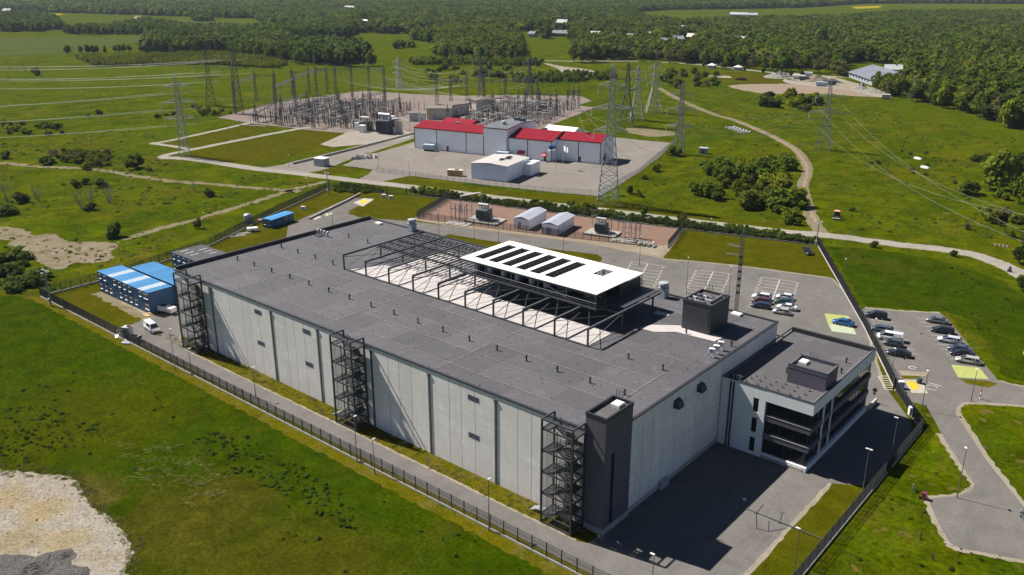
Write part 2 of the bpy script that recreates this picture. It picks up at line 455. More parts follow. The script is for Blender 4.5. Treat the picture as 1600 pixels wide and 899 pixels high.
def leafmat(name, col, hue=.02, val=.3, trans=.45):
    m, nt, b = newmat(name)
    oi = nt.nodes.new('ShaderNodeObjectInfo')
    pos = geopos(nt)
    f = ramp(nt, noise(nt, 1.1, 3, .7, pos), .3, .7)
    c = mix_rgb(nt, tuple(x*.72 for x in col), tuple(x*1.25 for x in col), f)
    hs = nt.nodes.new('ShaderNodeHueSaturation')
    mr = nt.nodes.new('ShaderNodeMapRange'); mr.inputs[3].default_value = 1-val; mr.inputs[4].default_value = 1+val
    nt.links.new(oi.outputs['Random'], mr.inputs[0]); nt.links.new(mr.outputs[0], hs.inputs['Value'])
    # a second, independent tone from the place where the plant stands
    v = nt.nodes.new('ShaderNodeVectorMath'); v.operation = 'SCALE'; v.inputs[3].default_value = .037
    nt.links.new(oi.outputs['Location'], v.inputs[0])
    n2 = nt.nodes.new('ShaderNodeTexNoise'); n2.inputs['Scale'].default_value = 1.0; n2.inputs['Detail'].default_value = 2
    nt.links.new(v.outputs[0], n2.inputs['Vector'])
    n3 = nt.nodes.new('ShaderNodeTexNoise'); n3.inputs['Scale'].default_value = .55; n3.inputs['Detail'].default_value = 3
    nt.links.new(v.outputs[0], n3.inputs['Vector'])
    mv = nt.nodes.new('ShaderNodeMapRange'); mv.inputs[1].default_value = .32; mv.inputs[2].default_value = .68; mv.inputs[3].default_value = .72; mv.inputs[4].default_value = 1.28
    nt.links.new(n3.outputs['Fac'], mv.inputs[0])
    mm = nt.nodes.new('ShaderNodeMath'); mm.operation = 'MULTIPLY'
    nt.links.new(mr.outputs[0], mm.inputs[0]); nt.links.new(mv.outputs[0], mm.inputs[1]); nt.links.new(mm.outputs[0], hs.inputs['Value'])
    mh = nt.nodes.new('ShaderNodeMapRange'); mh.inputs[1].default_value = .3; mh.inputs[2].default_value = .7
    mh.inputs[3].default_value = .5-hue; mh.inputs[4].default_value = .5+hue
    nt.links.new(n2.outputs['Fac'], mh.inputs[0]); nt.links.new(mh.outputs[0], hs.inputs['Hue'])
    nt.links.new(c, hs.inputs['Color'])
    nt.links.new(hs.outputs[0], b.inputs['Base Color'])
    b.inputs['Roughness'].default_value = .75
    b.inputs['Specular IOR Level'].default_value = .08
    if trans:
        out = nt.nodes['Material Output']
        tr = nt.nodes.new('ShaderNodeBsdfTranslucent')
        nt.links.new(hs.outputs[0], tr.inputs['Color'])
        mx = nt.nodes.new('ShaderNodeMixShader'); mx.inputs[0].default_value = trans
        nt.links.new(b.outputs[0], mx.inputs[1]); nt.links.new(tr.outputs[0], mx.inputs[2])
        nt.links.new(mx.outputs[0], out.inputs['Surface'])
    return m
M['leaf'] = leafmat('leaf_green', (.112,.150,.013), .028)
M['leaf_dark'] = leafmat('leaf_dark_green', (.070,.104,.012), .02, .3)
M['leaf_lime'] = leafmat('leaf_lime', (.155,.180,.008), .015, .2)
M['leaf_brown'] = leafmat('leaf_brown_bud', (.125,.112,.042), .02, .25)
M['leaf_conif'] = leafmat('conifer_needle', (.030,.054,.014), .01, .3)
M['weed'] = leafmat('weed_leaf', (.050,.088,.012), .02, .35)
M['drygrass'] = leafmat('dry_grass_blade', (.17,.145,.055), .02, .25)
# ============================================================ GROUND
def px(*pts):
    return [(at(x, y).x, at(x, y).y) for x, y in pts]

def catmull(pts, closed, n=6):
    out = []
    N = len(pts)
    rng = range(N) if closed else range(N-1)
    for i in rng:
        p0 = pts[(i-1) % N] if closed or i > 0 else pts[i]
        p1, p2 = pts[i], pts[(i+1) % N]
        p3 = pts[(i+2) % N] if closed or i+2 < N else pts[i+1]
        for k in range(n):
            t = k/n
            out.append(tuple(.5*((2*p1[a])+(-p0[a]+p2[a])*t+(2*p0[a]-5*p1[a]+4*p2[a]-p3[a])*t*t+(-p0[a]+3*p1[a]-3*p2[a]+p3[a])*t**3) for a in (0, 1)))
    if not closed: out.append(tuple(pts[-1]))
    return out

def rough_edge(pts, step, jit, rnd):
    out = []
    N = len(pts)
    for i in range(N):
        a, b = pts[i], pts[(i+1) % N]
        L = math.hypot(b[0]-a[0], b[1]-a[1])
        n = max(1, min(400, int(L/step)))
        nx, ny = (-(b[1]-a[1])/max(L,1e-6), (b[0]-a[0])/max(L,1e-6))
        for k in range(n):
            t = k/n
            j = rnd.uniform(-jit, jit) if jit else 0
            out.append((a[0]+(b[0]-a[0])*t+nx*j, a[1]+(b[1]-a[1])*t+ny*j))
    return out

def sheet(name, pts, z, mat, step=2.0, jit=0.0, smooth=False, kind='structure', parent=None):
    rnd = random.Random(len(pts)*7+int(abs(pts[0][0])*10))
    if smooth: pts = catmull(pts, True)
    if jit: pts = rough_edge(pts, step, jit, rnd)
    m = MB(); m.quad(*[(x, y, z) for x, y in pts])
    me = m.mesh(name, M[mat] if isinstance(mat, str) else mat)
    if me.polygons[0].normal.z < 0: me.flip_normals()
    o = ob(name, me, parent)
    if kind: o['kind'] = kind
    return o

def ribbon(name, pts, width, z, mat, jit=.25, smooth=True, n=8, kind='structure', step=None):
    rnd = random.Random(int(abs(pts[0][0])*31)+len(pts))
    if smooth: pts = catmull(pts, False, n)
    if step:
        q = []
        for a, b in zip(pts, pts[1:]):
            L = math.hypot(b[0]-a[0], b[1]-a[1]); k = max(1, int(L/step))
            q += [(a[0]+(b[0]-a[0])*i/k, a[1]+(b[1]-a[1])*i/k) for i in range(k)]
        pts = q+[pts[-1]]
    m = MB(); vs = []
    for i, p in enumerate(pts):
        a = pts[max(i-1, 0)]; b = pts[min(i+1, len(pts)-1)]
        L = math.hypot(b[0]-a[0], b[1]-a[1]) or 1
        nx, ny = -(b[1]-a[1])/L, (b[0]-a[0])/L
        w = width(i/(len(pts)-1)) if callable(width) else width
        l = w/2+rnd.uniform(-jit, jit); r = w/2+rnd.uniform(-jit, jit)
        vs += [(p[0]+nx*l, p[1]+ny*l, z), (p[0]-nx*r, p[1]-ny*r, z)]
    m.add(vs, [(2*i, 2*i+1, 2*i+3, 2*i+2) for i in range(len(pts)-1)])
    o = m.build(name, M[mat])
    if o.data.polygons[0].normal.z < 0: o.data.flip_normals()
    if kind: o['kind'] = kind
    return o

g = MB(); g.quad((-6500,-2500,0),(2500,-2500,0),(4500,6500,0),(-6500,6500,0))
tag(g.build('ground', M['meadow']), kind='structure')

# -- far fields
for fi, (nm, pts, mat) in enumerate([
    ('field', [(-60,60),(225,57),(213,66),(150,78),(100,84),(-60,90)], 'pale_field'),
    ('field', [(88,24),(213,25),(214,33),(190,40),(100,44)], 'crop'),
    ('field', [(218,28),(400,36),(400,40),(220,33)], 'pale_field'),
    ('field', [(8,18),(100,22),(92,24),(10,24)], 'rape'),
    ('field', [(290,48),(420,52),(370,58),(296,56)], 'crop'),
    ('field', [(-60,112),(60,110),(170,106),(330,101),(425,103),(420,134),(330,150),(180,152),(60,150),(-60,146)], 'crop'),
    ('field', [(400,104),(640,98),(745,98),(740,112),(640,124),(600,128),(480,130),(410,130)], 'crop'),
    ('field', [(452,66),(530,55),(600,55),(690,66),(672,84),(600,96),(575,96),(572,80),(512,72)], 'crop'),
    ('field', [(815,63),(898,63),(896,80),(818,84)], 'crop'),
    ('field', [(960,24),(1020,18),(1130,22),(1260,16),(1300,22),(1280,30),(1170,36),(1060,36),(1000,30)], 'crop'),
    ('field', [(1240,18),(1340,10),(1500,8),(1640,10),(1640,21),(1500,24),(1390,24),(1300,33),(1260,32)], 'crop'),
    ('field', [(1330,11),(1380,9),(1372,13),(1336,14)], 'rape'),
    ('field', [(400,31),(470,33),(495,37),(450,38),(400,35)], 'pale_field'),
    ('field', [(1130,112),(1220,118),(1228,130),(1150,131)], 'lawn'),
    ('field', [(1340,156),(1500,170),(1600,195),(1640,215),(1640,250),(1500,200),(1400,180)], 'crop'),
]):
    sheet(nm, px(*pts), .05+.006*fi, mat, 12, 2.0)
# -- nearer fields
sheet('field', px((-40,455),(62,470),(905,900),(1000,960),(-200,980)), .004, 'field_grass', 3, .8)
sheet('field', px((1290,384),(1400,394),(1500,416),(1560,436),(1610,470),(1640,560),(1640,606),(1570,590),(1520,500),(1480,488),(1352,478)), .004, 'field_grass', 2, .6)
sheet('grass_strip', px((140,200),(345,190),(340,196),(250,240),(250,246),(140,215)), .006, 'crop', 3, .8)
sheet('grass_strip', px((268,246),(400,216),(480,203),(540,206),(500,232),(420,256),(330,252)), .009, 'lawn', 2, .3)
sheet('grass_strip', px((250,224),(340,203),(395,194),(440,198),(300,234),(260,236)), .012, 'lawn', 2, .3)
# mown verge along the gravel road below the red-roofed hall
sheet('grass_verge', px((572,272),(640,281),(800,299),(930,311),(1090,336),(1230,352),(1230,357),(1000,331),(800,307),(640,287),(590,281)), .010, 'lawn', 1.5, .3)
sheet('grass_verge', px((465,262),(510,260),(560,266),(553,271),(520,273),(480,270)), .016, 'lawn', 1, .15, True)

# -- data centre plot
lawn = [(-48.6,-9.3),(133.4,-9.3),(133.3,59.2),(127.8,66.7),(120,80.7),(77.6,152.6),(46,144.4),(-17,129),(-56,119.4),(-85,107),(-70.5,73.2),(-55,40.5),(-48.4,12.5)]
sheet('lawn', lawn, .008, 'lawn')
sheet('verge', [(-13,-3.4),(106,-3.4),(108.5,-3.0),(108.5,-.01),(0,-.01),(-1,2.0),(-5,1.5)], .012, 'verge', 1, .12)
sheet('verge', [(-48,-9.1),(133,-9.1),(133,-7.9),(-12,-7.9),(-48,-7.2)], .012, 'verge', 1, .12)
sheet('verge', [(-50.5,-11.2),(135.5,-11.6),(135.5,-9.3),(-48.4,-9.3)], .012, 'verge', 1, .35)
# ring road, apron, car park
ring = [(-13.5,-8.1),(127.8,-8.1),(127.8,33),(129.5,52),(131.4,58),(130.6,61.5),(123,71.5),(117.3,83.6),(104.3,111),(91.6,126.9),(68.2,120.6),(50,113.1),(38,112.4),(26,111.8),(3,105.2),(-18,99.2),(-30.5,95.6),(-46.8,88),(-55.3,91.3),(-61.5,108.6),(-68.8,102.6),(-56.3,68.2),(-46,60),(-8,56),(-3.5,30),(-4,8),(-9,7.5),(-14.8,5.2),(-15.6,-1)]
hole_front = [(8,-3.55),(106.6,-3.55),(108.4,-3.1),(108.4,.0)]
ring2 = [(-13.5,-8.1),(127.8,-8.1),(127.8,33),(129.5,52),(131.4,58),(130.6,61.5),(123,71.5),(117.3,83.6),(104.3,111),(91.6,126.9),(68.2,120.6),(50,113.1),(38,112.4),(26,111.8),(3,105.2),(-18,99.2),(-30.5,95.6),(-46.8,88),(-55.3,91.3),(-61.5,108.6),(-68.8,102.6),(-56.3,68.2),(-46,60),(-8,56),(-3.5,30),(-3.2,6),(-3.6,2.2),(.5,-1.2),(5,-3.0),(8,-3.55),(106.6,-3.55),(108.2,-2.6),(108.0,1),(107.0,40),(107.0,53.2),(-3,53.2),(-6.5,30),(-6,8.2),(-9,7.9),(-14.8,5.2),(-15.6,-1)]
# the ring is laid as four sheets that butt end to end
sheet('asphalt_road', [(-13.5,-8.0),(108.3,-8.0),(108.3,-3.0),(106.6,-3.55),(8,-3.55),(5,-3.0),(.5,-1.2),(-3.6,2.2),(-3.2,8.5),(-9,8.2),(-14.8,5.2),(-15.8,-1)], .020, 'asphalt', 1.2, .06)
sheet('asphalt_apron', [(108.3,-8.0),(127.9,-8.0),(127.8,33),(131.8,35.5),(132.4,40),(132.3,57),(131.2,61.0),(123.6,71.5),(120.5,77),(108.3,77)], .020, 'asphalt')
sheet('asphalt_road', [(108.3,77),(120.5,77),(117.3,83.6),(104.3,111),(91.6,126.9),(68.2,120.6),(50,113.1),(38,112.4),(26,111.8),(3,105.2),(-18,99.2),(-30.5,95.6),(-46.8,88),(-55.3,91.3),(-61.5,108.6),(-68.8,102.6),(-56.3,68.2),(-46,60),(-3,53.9),(108.3,53.9)], .020, 'asphalt')
ribbon('gravel_edge', [(-15.9,-1),(-14.9,5.4),(-9,8.4),(-3.4,8.8)], .7, .024, 'edge_gravel', .12)
ribbon('gravel_edge', [(127.9,-8),(127.8,10),(127.8,33)], .7, .024, 'edge_gravel', .15, step=1)
ribbon('gravel_edge', [(106.6,-3.5),(60,-3.5),(8,-3.5),(5,-2.95),(.5,-1.1),(-3.4,2.2)], .4, .024, 'edge_gravel', .12, smooth=False, step=.8)
ribbon('gravel_edge', [(50,113.3),(68.2,120.8),(91.6,127.1)], .9, .024, 'edge_gravel', .15, step=1)
ribbon('gravel_edge', [(91.7,127.0),(104.4,111.1),(117.4,83.7),(123.1,71.6)], .5, .024, 'edge_gravel', .1, smooth=False, step=1)
sheet('lawn', px((700,366),(760,376),(860,389),(933,398),(941,403),(938,410),(925,413),(860,405),(700,380),(690,372)), .030, 'lawn', 1, .1)
sheet('lawn', px((543,334),(562,322),(584,312),(618,313),(662,319),(690,319),(640,343),(600,343),(562,339)), .026, 'lawn', 1, .12)
# transformer compound
sheet('gravel_compound', [(-31.5,97.2),(-41.5,123.2),(-17,128.7),(40,142.6),(47.3,122.6),(50,113.3),(38,112.5),(26,111.9),(3,105.3),(-18,99.3)], .026, 'tan_gravel', 1, .1)
sheet('gravel_bed', [(-31.5,99.6),(-40.3,122.8),(-17,128.6),(39.5,142.2),(44.4,123.0),(42,121.2),(20.3,113.9),(.6,108.0),(-31,99.8)], .032, 'red_gravel')
sheet('concrete_slab', px((1030,400),(1046,385),(1010,382),(985,392)), .036, 'edge_gravel', 1, .15)
# outer car park
lotB = px((1352,482),(1410,487),(1470,490),(1482,500),(1502,525),(1530,560),(1548,580),(1560,596),(1610,608),(1610,634),(1530,628),(1503,629),(1494,637),(1494,648),(1510,672),(1540,718),(1610,805),(1620,880),(1560,868),(1500,857),(1484,848),(1466,818),(1452,786),(1450,779),(1498,775),(1518,767),(1523,757),(1512,742),(1478,690),(1447,634))+[(127.9,69.0),(121.3,81),(110.6,100),(105.2,109.6)]
sheet('asphalt_car_park', lotB, .020, 'asphalt', 1, .05)
for q in ([(1352,482),(1410,487),(1470,490)], [(1610,608),(1560,597),(1545,590),(1510,574),(1492,567)], [(1610,635),(1530,629),(1503,630),(1495,637),(1495,648),(1511,672),(1541,718),(1612,808)],
          [(1470,678),(1494,715),(1513,742),(1524,757),(1519,767),(1498,776),(1452,779)], [(1452,780),(1467,818),(1485,848),(1500,857),(1560,868),(1620,879)]):
    ribbon('gravel_edge', px(*q), 1.6, .016, 'edge_gravel', .25, step=.8)
sheet('verge', px((1498,592),(1545,596),(1560,600),(1545,606),(1512,600)), .0225, 'verge', .6, .1)
sheet('verge', px((1475,484),(1490,500),(1505,525),(1531,560),(1549,580),(1546,581),(1500,526),(1480,501)), .014, 'verge', .8, .2)
sheet('gravel_island', px((1404,579),(1450,582),(1447,588),(1412,591)), .026, 'edge_gravel', .6, .08)
sheet('verge', px((1408,587),(1440,588),(1430,592),(1411,592)), .032, 'verge', .6, .06)

# roads beyond the fence
road_main = px((252,247),(300,249),(400,264),(470,272),(560,283),(640,292),(800,312),(1000,336),(1200,360),(1300,369),(1400,382),(1480,391),(1540,404),(1600,432),(1660,480))
ribbon('gravel_road', road_main, 5.6, .040, 'gravel_road', .3, n=14)
ribbon('gravel_road', px((252,247),(262,242),(300,234),(400,214),(470,201),(500,197)), 4.0, .038, 'gravel_road', .3, n=14)
ribbon('gravel_road', px((236,224),(260,221),(330,206),(400,190),(430,184)), 3.2, .034, 'gravel_road', .3, n=14)
ribbon('gravel_road', px((236,224),(270,229),(300,234)), 3.2, .036, 'gravel_road', .3)
sheet('concrete_yard', px((400,264),(440,258),(462,252),(500,246),(560,233),(600,222),(645,210),(648,216),(600,232),(540,252),(517,262),(500,267),(470,272)), .030, 'yard_gravel', 1.5, .2)
sheet('concrete_yard', px((545,206),(600,204),(645,207),(640,216),(590,224),(520,230),(500,226)), .034, 'gravel_road', 1.5, .15)
sheet('gravel_forecourt', px((575,277),(596,267),(560,262),(535,259),(556,249),(600,236),(648,222),(720,205),(960,215),(1052,224),(1030,246),(1000,268),(966,290),(936,307),(860,300),(740,287),(640,275),(598,284),(580,287)), .028, 'yard_gravel', 1.5, .2)
ribbon('gravel_road', px((560,284),(580,276),(592,266)), 5, .036, 'yard_gravel', .2)
sheet('substation_yard', px((340,184),(420,163),(520,148),(570,142),(640,147),(715,150),(800,149),(905,150),(925,158),(900,165),(932,168),(880,188),(835,206),(760,215),(640,212),(560,210),(500,205),(400,194)), .024, 'sub_gravel', 2, .4)
ribbon('dirt_road', px((1284,366),(1268,340),(1258,310),(1254,290),(1262,268),(1256,250),(1240,232),(1200,210),(1150,189),(1110,177),(1060,155),(1030,138)), 4.2, .032, 'track', .35, n=12)
ribbon('wheel_track', px((1276,348),(1262,322),(1256,296),(1261,268),(1255,250),(1238,232),(1198,210),(1150,189.5)), 1.2, .044, 'tan_gravel', .2, n=12)
ribbon('dirt_track', px((-40,252),(60,260),(150,265),(250,281),(330,288),(400,294),(470,299)), 3.4, .020, 'track', .9, n=12)
ribbon('dirt_track', px((190,375),(250,357),(300,345),(400,315),(460,296),(510,284)), 3.0, .020, 'track', .8, n=12)
ribbon('gravel_road', px((800,94),(900,96),(1000,96),(1100,102),(1200,113),(1280,119),(1330,121)), 5, .06, 'gravel_road', .5, n=8)
ribbon('gravel_road', px((958,23),(975,17),(1005,13)), 9, .09, 'gravel_road', 1, n=6)
ribbon('gravel_road', px((212,34),(214,28),(216,25)), 10, .09, 'tan_gravel', 1, n=4)
ribbon('wheel_track', px((150,458),(185,474),(215,490),(240,499),(262,497),(279,490)), 2.6, .014, 'track', .6)
ribbon('wheel_track', px((188,469),(215,481),(240,494)), 1.4, .016, 'edge_gravel', .5)
sheet('dirt_patch', px((12,381),(50,370),(82,365),(98,374),(116,379),(150,378),(172,380),(183,384),(172,396),(178,404),(150,411),(118,411),(95,421),(68,414),(40,396)), .014, 'dirt', 1, .5, True)
sheet('dirt_patch', px((-40,352),(20,356),(50,367),(20,376),(-40,368)), .012, 'track', 1.5, .8, True)
sheet('sand_patch', px((-60,742),(20,737),(70,741),(112,746),(128,768),(142,790),(166,806),(188,824),(204,848),(207,868),(196,890),(182,930),(-120,950)), .012, 'sand', .5, .3, True)
sheet('sand_patch', px((842,97),(880,104),(925,110),(928,116),(905,124),(880,118),(868,106)), .03, 'edge_gravel', 2, 1, True)
sheet('sand_patch', px((1140,134),(1230,131),(1310,132),(1380,145),(1370,152),(1280,147),(1190,146)), .04, 'tan_gravel', 2, 1, True)
sheet('sand_patch', px((1105,118),(1210,121),(1260,130),(1330,140),(1390,150),(1385,154),(1320,140),(1250,133),(1190,124),(1110,121)), .045, 'gravel_road', 2, .8)
sheet('sand_patch', px((1200,116),(1240,114),(1300,120),(1345,132),(1372,140),(1330,142),(1260,130)), .05, 'edge_gravel', 2, .8)
sheet('sand_patch', px((985,200),(1040,205),(1060,210),(1020,214),(980,206)), .02, 'track', 2, .8, True)

sheet('spoil_patch', px((-40,880),(0,868),(40,868),(70,872),(85,862),(110,858),(120,868),(112,880),(128,888),(135,905),(120,930),(-40,940)), .018, 'ash', .4, .22, True)
# ============================================================ DATA HALL
BX, BY, BZ = 108.5, 53.7, 15.0
BAY = 6.92
X0 = 26.7-3*BAY            # portal / bay lines
hall = thing('data_hall', 'huge grey concrete hall with flat dark roof in the middle of the fenced plot', 'building')
MB().box(.03,.03,0,BX-.03,BY-.03,BZ-.35).build('wall_core', M['parapet'], hall)
def panel_row(axis, c, joints, z0, z1, out):
    for a, b in zip(joints, joints[1:]):
        m = MB(); gpx = .035
        for za, zb in ((z0, z1),):
            if axis == 'x': m.box(a+gpx, min(c, c-out*.026), za, b-gpx, max(c, c-out*.026), zb)
            else: m.box(min(c, c-out*.026), a+gpx, za, max(c, c-out*.026), b-gpx, zb)
        m.build('wall_panel', M['concrete'], hall)
jx = [0.0]
for k in range(0, 16):
    x = X0+k*BAY
    for d in (0, 2.85 if k % 2 else 4.35):
        if x+d > .8 and x+d < BX-1: jx.append(x+d)
jx.append(BX)
panel_row('x', 0, jx, 0, BZ, -1)
jy = [0.0, 6.1, 9.6, 12.3, 15.1, 18.9, 21.6, 25.2, 28.8, 33.2, 37, 41, 45, 49, BY]
panel_row('y', BX, jy, 0, BZ, 1)
panel_row('x', BY, [0, 13.8, 27.6, 41.5, 55.3, 69.2, 83, 96.8, BX], 0, BZ, 1)
panel_row('y', 0, [0, 7, 14, 21, 28, 35, 42, 48, BY], 0, BZ, -1)
# roof membrane laid in sheets that overlap a little: each sits a few mm above or below its neighbour
rr = random.Random(4)
rx = [0.3]+[X0+k*BAY+(0 if k % 2 else .5) for k in range(0, 15) if X0+k*BAY > 2]+[BX-.3]
ry = [.3, 3.8, 9.1, 14.3, 19.6, 24.9, 30.2, 35.5, 40.8, 46.1, BY-.3]
for j in range(len(ry)-1):
    for i in range(len(rx)-1):
        dz = .003*((i*2+j*3) % 5)
        MB().box(rx[i], ry[j], BZ-.3, rx[i+1], ry[j+1], BZ-.06+dz).build('roof_sheet', M['roof'], hall)
MB().box(-.12,-.12,BZ-.05,BX+.12,.32,BZ+.16).build('parapet', M['parapet'], hall)
MB().box(BX-.32,.325,BZ-.05,BX+.12,BY-.325,BZ+.16).build('parapet', M['parapet'], hall)
MB().box(-.12,BY-.32,BZ-.05,BX+.12,BY+.12,BZ+.18).build('parapet', M['parapet'], hall)
MB().box(-.12,.325,BZ-.05,.34,BY-.325,BZ+.72).build('parapet', M['parapet'], hall)
# lightning conductor wires on little holders
for yl, xa, xb in ((3.7,1,104),(9.2,1,107),(14.2,1,107),(19.6,1,107),(28,1,25),(28,91,107),(34,1,25),(41,1,25),(48.5,1,107)):
    m = MB(); m.box(xa, yl-.012, BZ+.08, xb, yl+.012, BZ+.104)
    x = xa+.5
    while x < xb:
        m.cbox(x, yl, BZ-.02, .13, .13, .10); x += 1.25
    m.build('lightning_conductor', M['sign_white'] if False else M['pad'], hall)
for xl in (20, 48, 76, 104):
    m = MB(); m.box(xl-.015, .8, BZ+.085, xl+.015, 22.5, BZ+.10)
    y = 1.2
    while y < 22: m.cbox(xl, y, BZ-.02, .14, .14, .10); y += 1.2
    m.build('lightning_conductor', M['pad'], hall)
m = MB()
xk = .3+BAY/4
while xk < BX-1:
    y = .9
    while y < BY-.8:
        if not (25 < xk < 91 and y > 22.5) and rr.random() < .8:
            q = rr.uniform(.08, .14); m.cbox(xk+rr.gauss(0,.06), y+rr.gauss(0,.12), BZ-.03, q, q, .06)
        y += 1.7
    xk += BAY/2
for i in range(160):
    s = rr.uniform(.08, .15)
    x, y = rr.uniform(1, BX-1), rr.uniform(1, BY-1)
    if 24 < x < 92 and y > 22.5: continue
    m.cbox(x, y, BZ-.02, s, s, .07)
o = m.build('roof_fixings', M['dark_steel'], hall); o['kind'] = 'stuff'
def ventpipe():
    m = MB(); m.lathe([(.22,0),(.20,.08),(.12,.12),(.12,.75),(.17,.78),(.17,.95),(.06,1.0)], 8)
    m.tube((.1,0,.62),(.34,0,.62),.07,6)
    return m.mesh('vent_pipe', M['blackr'])
vp = ventpipe()
for k in range(17): ob('vent_pipe', vp, hall, (4.2+6.2*k, 12.35, BZ-.03), .3*k)
for x, y in ((3.8,24),(10,23.9),(16.1,23.9),(22.4,23.7),(96.8,23.5),(103.2,23.4),(9.3,38.9),(16,38.9),(22,38.8),(98.7,38.6),(107.0,38.8)):
    ob('vent_pipe', vp, hall, (x, y, BZ-.03), x)
def hatch():
    m = MB(); m.cbox(0,0,0,1.9,1.3,.28); m.cbox(0,0,.28,1.75,1.15,.10); m.cbox(0,0,.38,1.1,.7,.06)
    return m.mesh('roof_hatch', M['white_metal'])
hm = hatch()
for p in ((592,350),(1151,492)):
    q = at(*p, BZ); ob('roof_hatch', hm, hall, (q.x, q.y, BZ-.03))
# wall fittings
dp = MB(); dp.box(-.19,-.11,.05,.19,-.01,14.0); dp.box(-.28,-.17,13.9,.28,-.01,14.35)
for z in (2, 5, 8, 11): dp.box(-.23,-.125,z,.23,-.008,z+.08)
dpm = dp.mesh('downpipe', M['mid_steel'])
for x in (13.5, 33.6, 47.4, 61.6, 75.2, 89.1): ob('downpipe', dpm, hall, (x, 0, 0))
lf = MB(); lf.box(-1.1,-.022,-.42,1.1,-.005,.42)
lfm = lf.mesh('louvre', M['louvre'])
lb = MB()
for k in range(7): lb.box(-1.02,-.034,-.36+k*.105,1.02,-.024,-.32+k*.105)
for x in (-1.06,-.53,0,.53,1.06): lb.box(x-.03,-.042,-.42,x+.03,-.0225,.42)
lbm = lb.mesh('blade', M['louvre'])
for x in (29.4, 44.2, 84.6):
    for z in (13.0, 6.6):
        ob('blade', lbm, ob('louvre', lfm, hall, (x, 0, z)))
hd = MB()
prof = [(.02,-.55)]+[(.02+.95*math.sin(t), -.55+1.25*math.cos(t)) for t in [PI/2-k*PI/12 for k in range(7)]]
hd.xprism(prof, -.75, .75)
hdm = hd.mesh('vent_hood', M['parapet'])
for y in (25.6, 18.6): ob('vent_hood', hdm, hall, (BX, y, 12.9))
MB().box(BX-.01,14.6,.0,BX+.7,16.9,1.3).build('meter_box', M['grey_metal'], hall)
MB().box(BX+.0,6.2,.0,BX+.12,33.0,.75).build('plinth', M['plinth'], hall)
sheet('walkway_pad', [(at(x,y,BZ).x, at(x,y,BZ).y) for x, y in ((998,513),(1018,508),(1062,509),(1132,527),(1116,534),(1056,519),(1022,519))], BZ+.035, 'pad', kind=None, parent=hall)
doorm = MB().box(-.55,-.09,0,.55,-.02,2.1).mesh('door', M['black'])
for x0 in (6.0, 55.4, 100.5):
    for z in (1.5, 4.85, 8.2, 11.55): ob('door', doorm, hall, (x0+2.5, 0, z))

# ---------------------------------------------------------------- stair towers
def flight_mesh(L, h, w=1.15):
    m = MB(); n = 10
    for i in range(n):
        x = -L/2+L*(i+.5)/n; z = h*(i+1)/n-.04
        m.box(x-L/n*.55, -w/2, z-.02, x+L/n*.55, w/2, z+.02)
    for s in (-w/2, w/2):
        m.bar((-L/2, s, 0), (L/2, s, h), .05, .24)
        m.bar((-L/2, s, 1.0), (L/2, s, h+1.0), .05)
        m.bar((-L/2, s, .55), (L/2, s, h+.55), .035)
        for i in range(4):
            x = -L/2+L*i/3; m.bar((x, s, h*i/3), (x, s, h*i/3+1.0), .045)
    return m.mesh('stair_flight', M['mid_steel'])
def meshpanel(w, h, mat='dark_steel', p=.17, t=.016):
    m = MB(); n = int(w/p); k = int(h/(p*2.2))
    for i in range(n+1):
        x = -w/2+w*i/n; m.bar((x,0,0),(x,0,h),t)
    for i in range(k+1):
        z = h*i/k; m.bar((-w/2,.02,z),(w/2,.02,z),t)
    return m.mesh('mesh_panel', M[mat])
LV = [1.45, 4.82, 8.19, 11.56, 14.93]
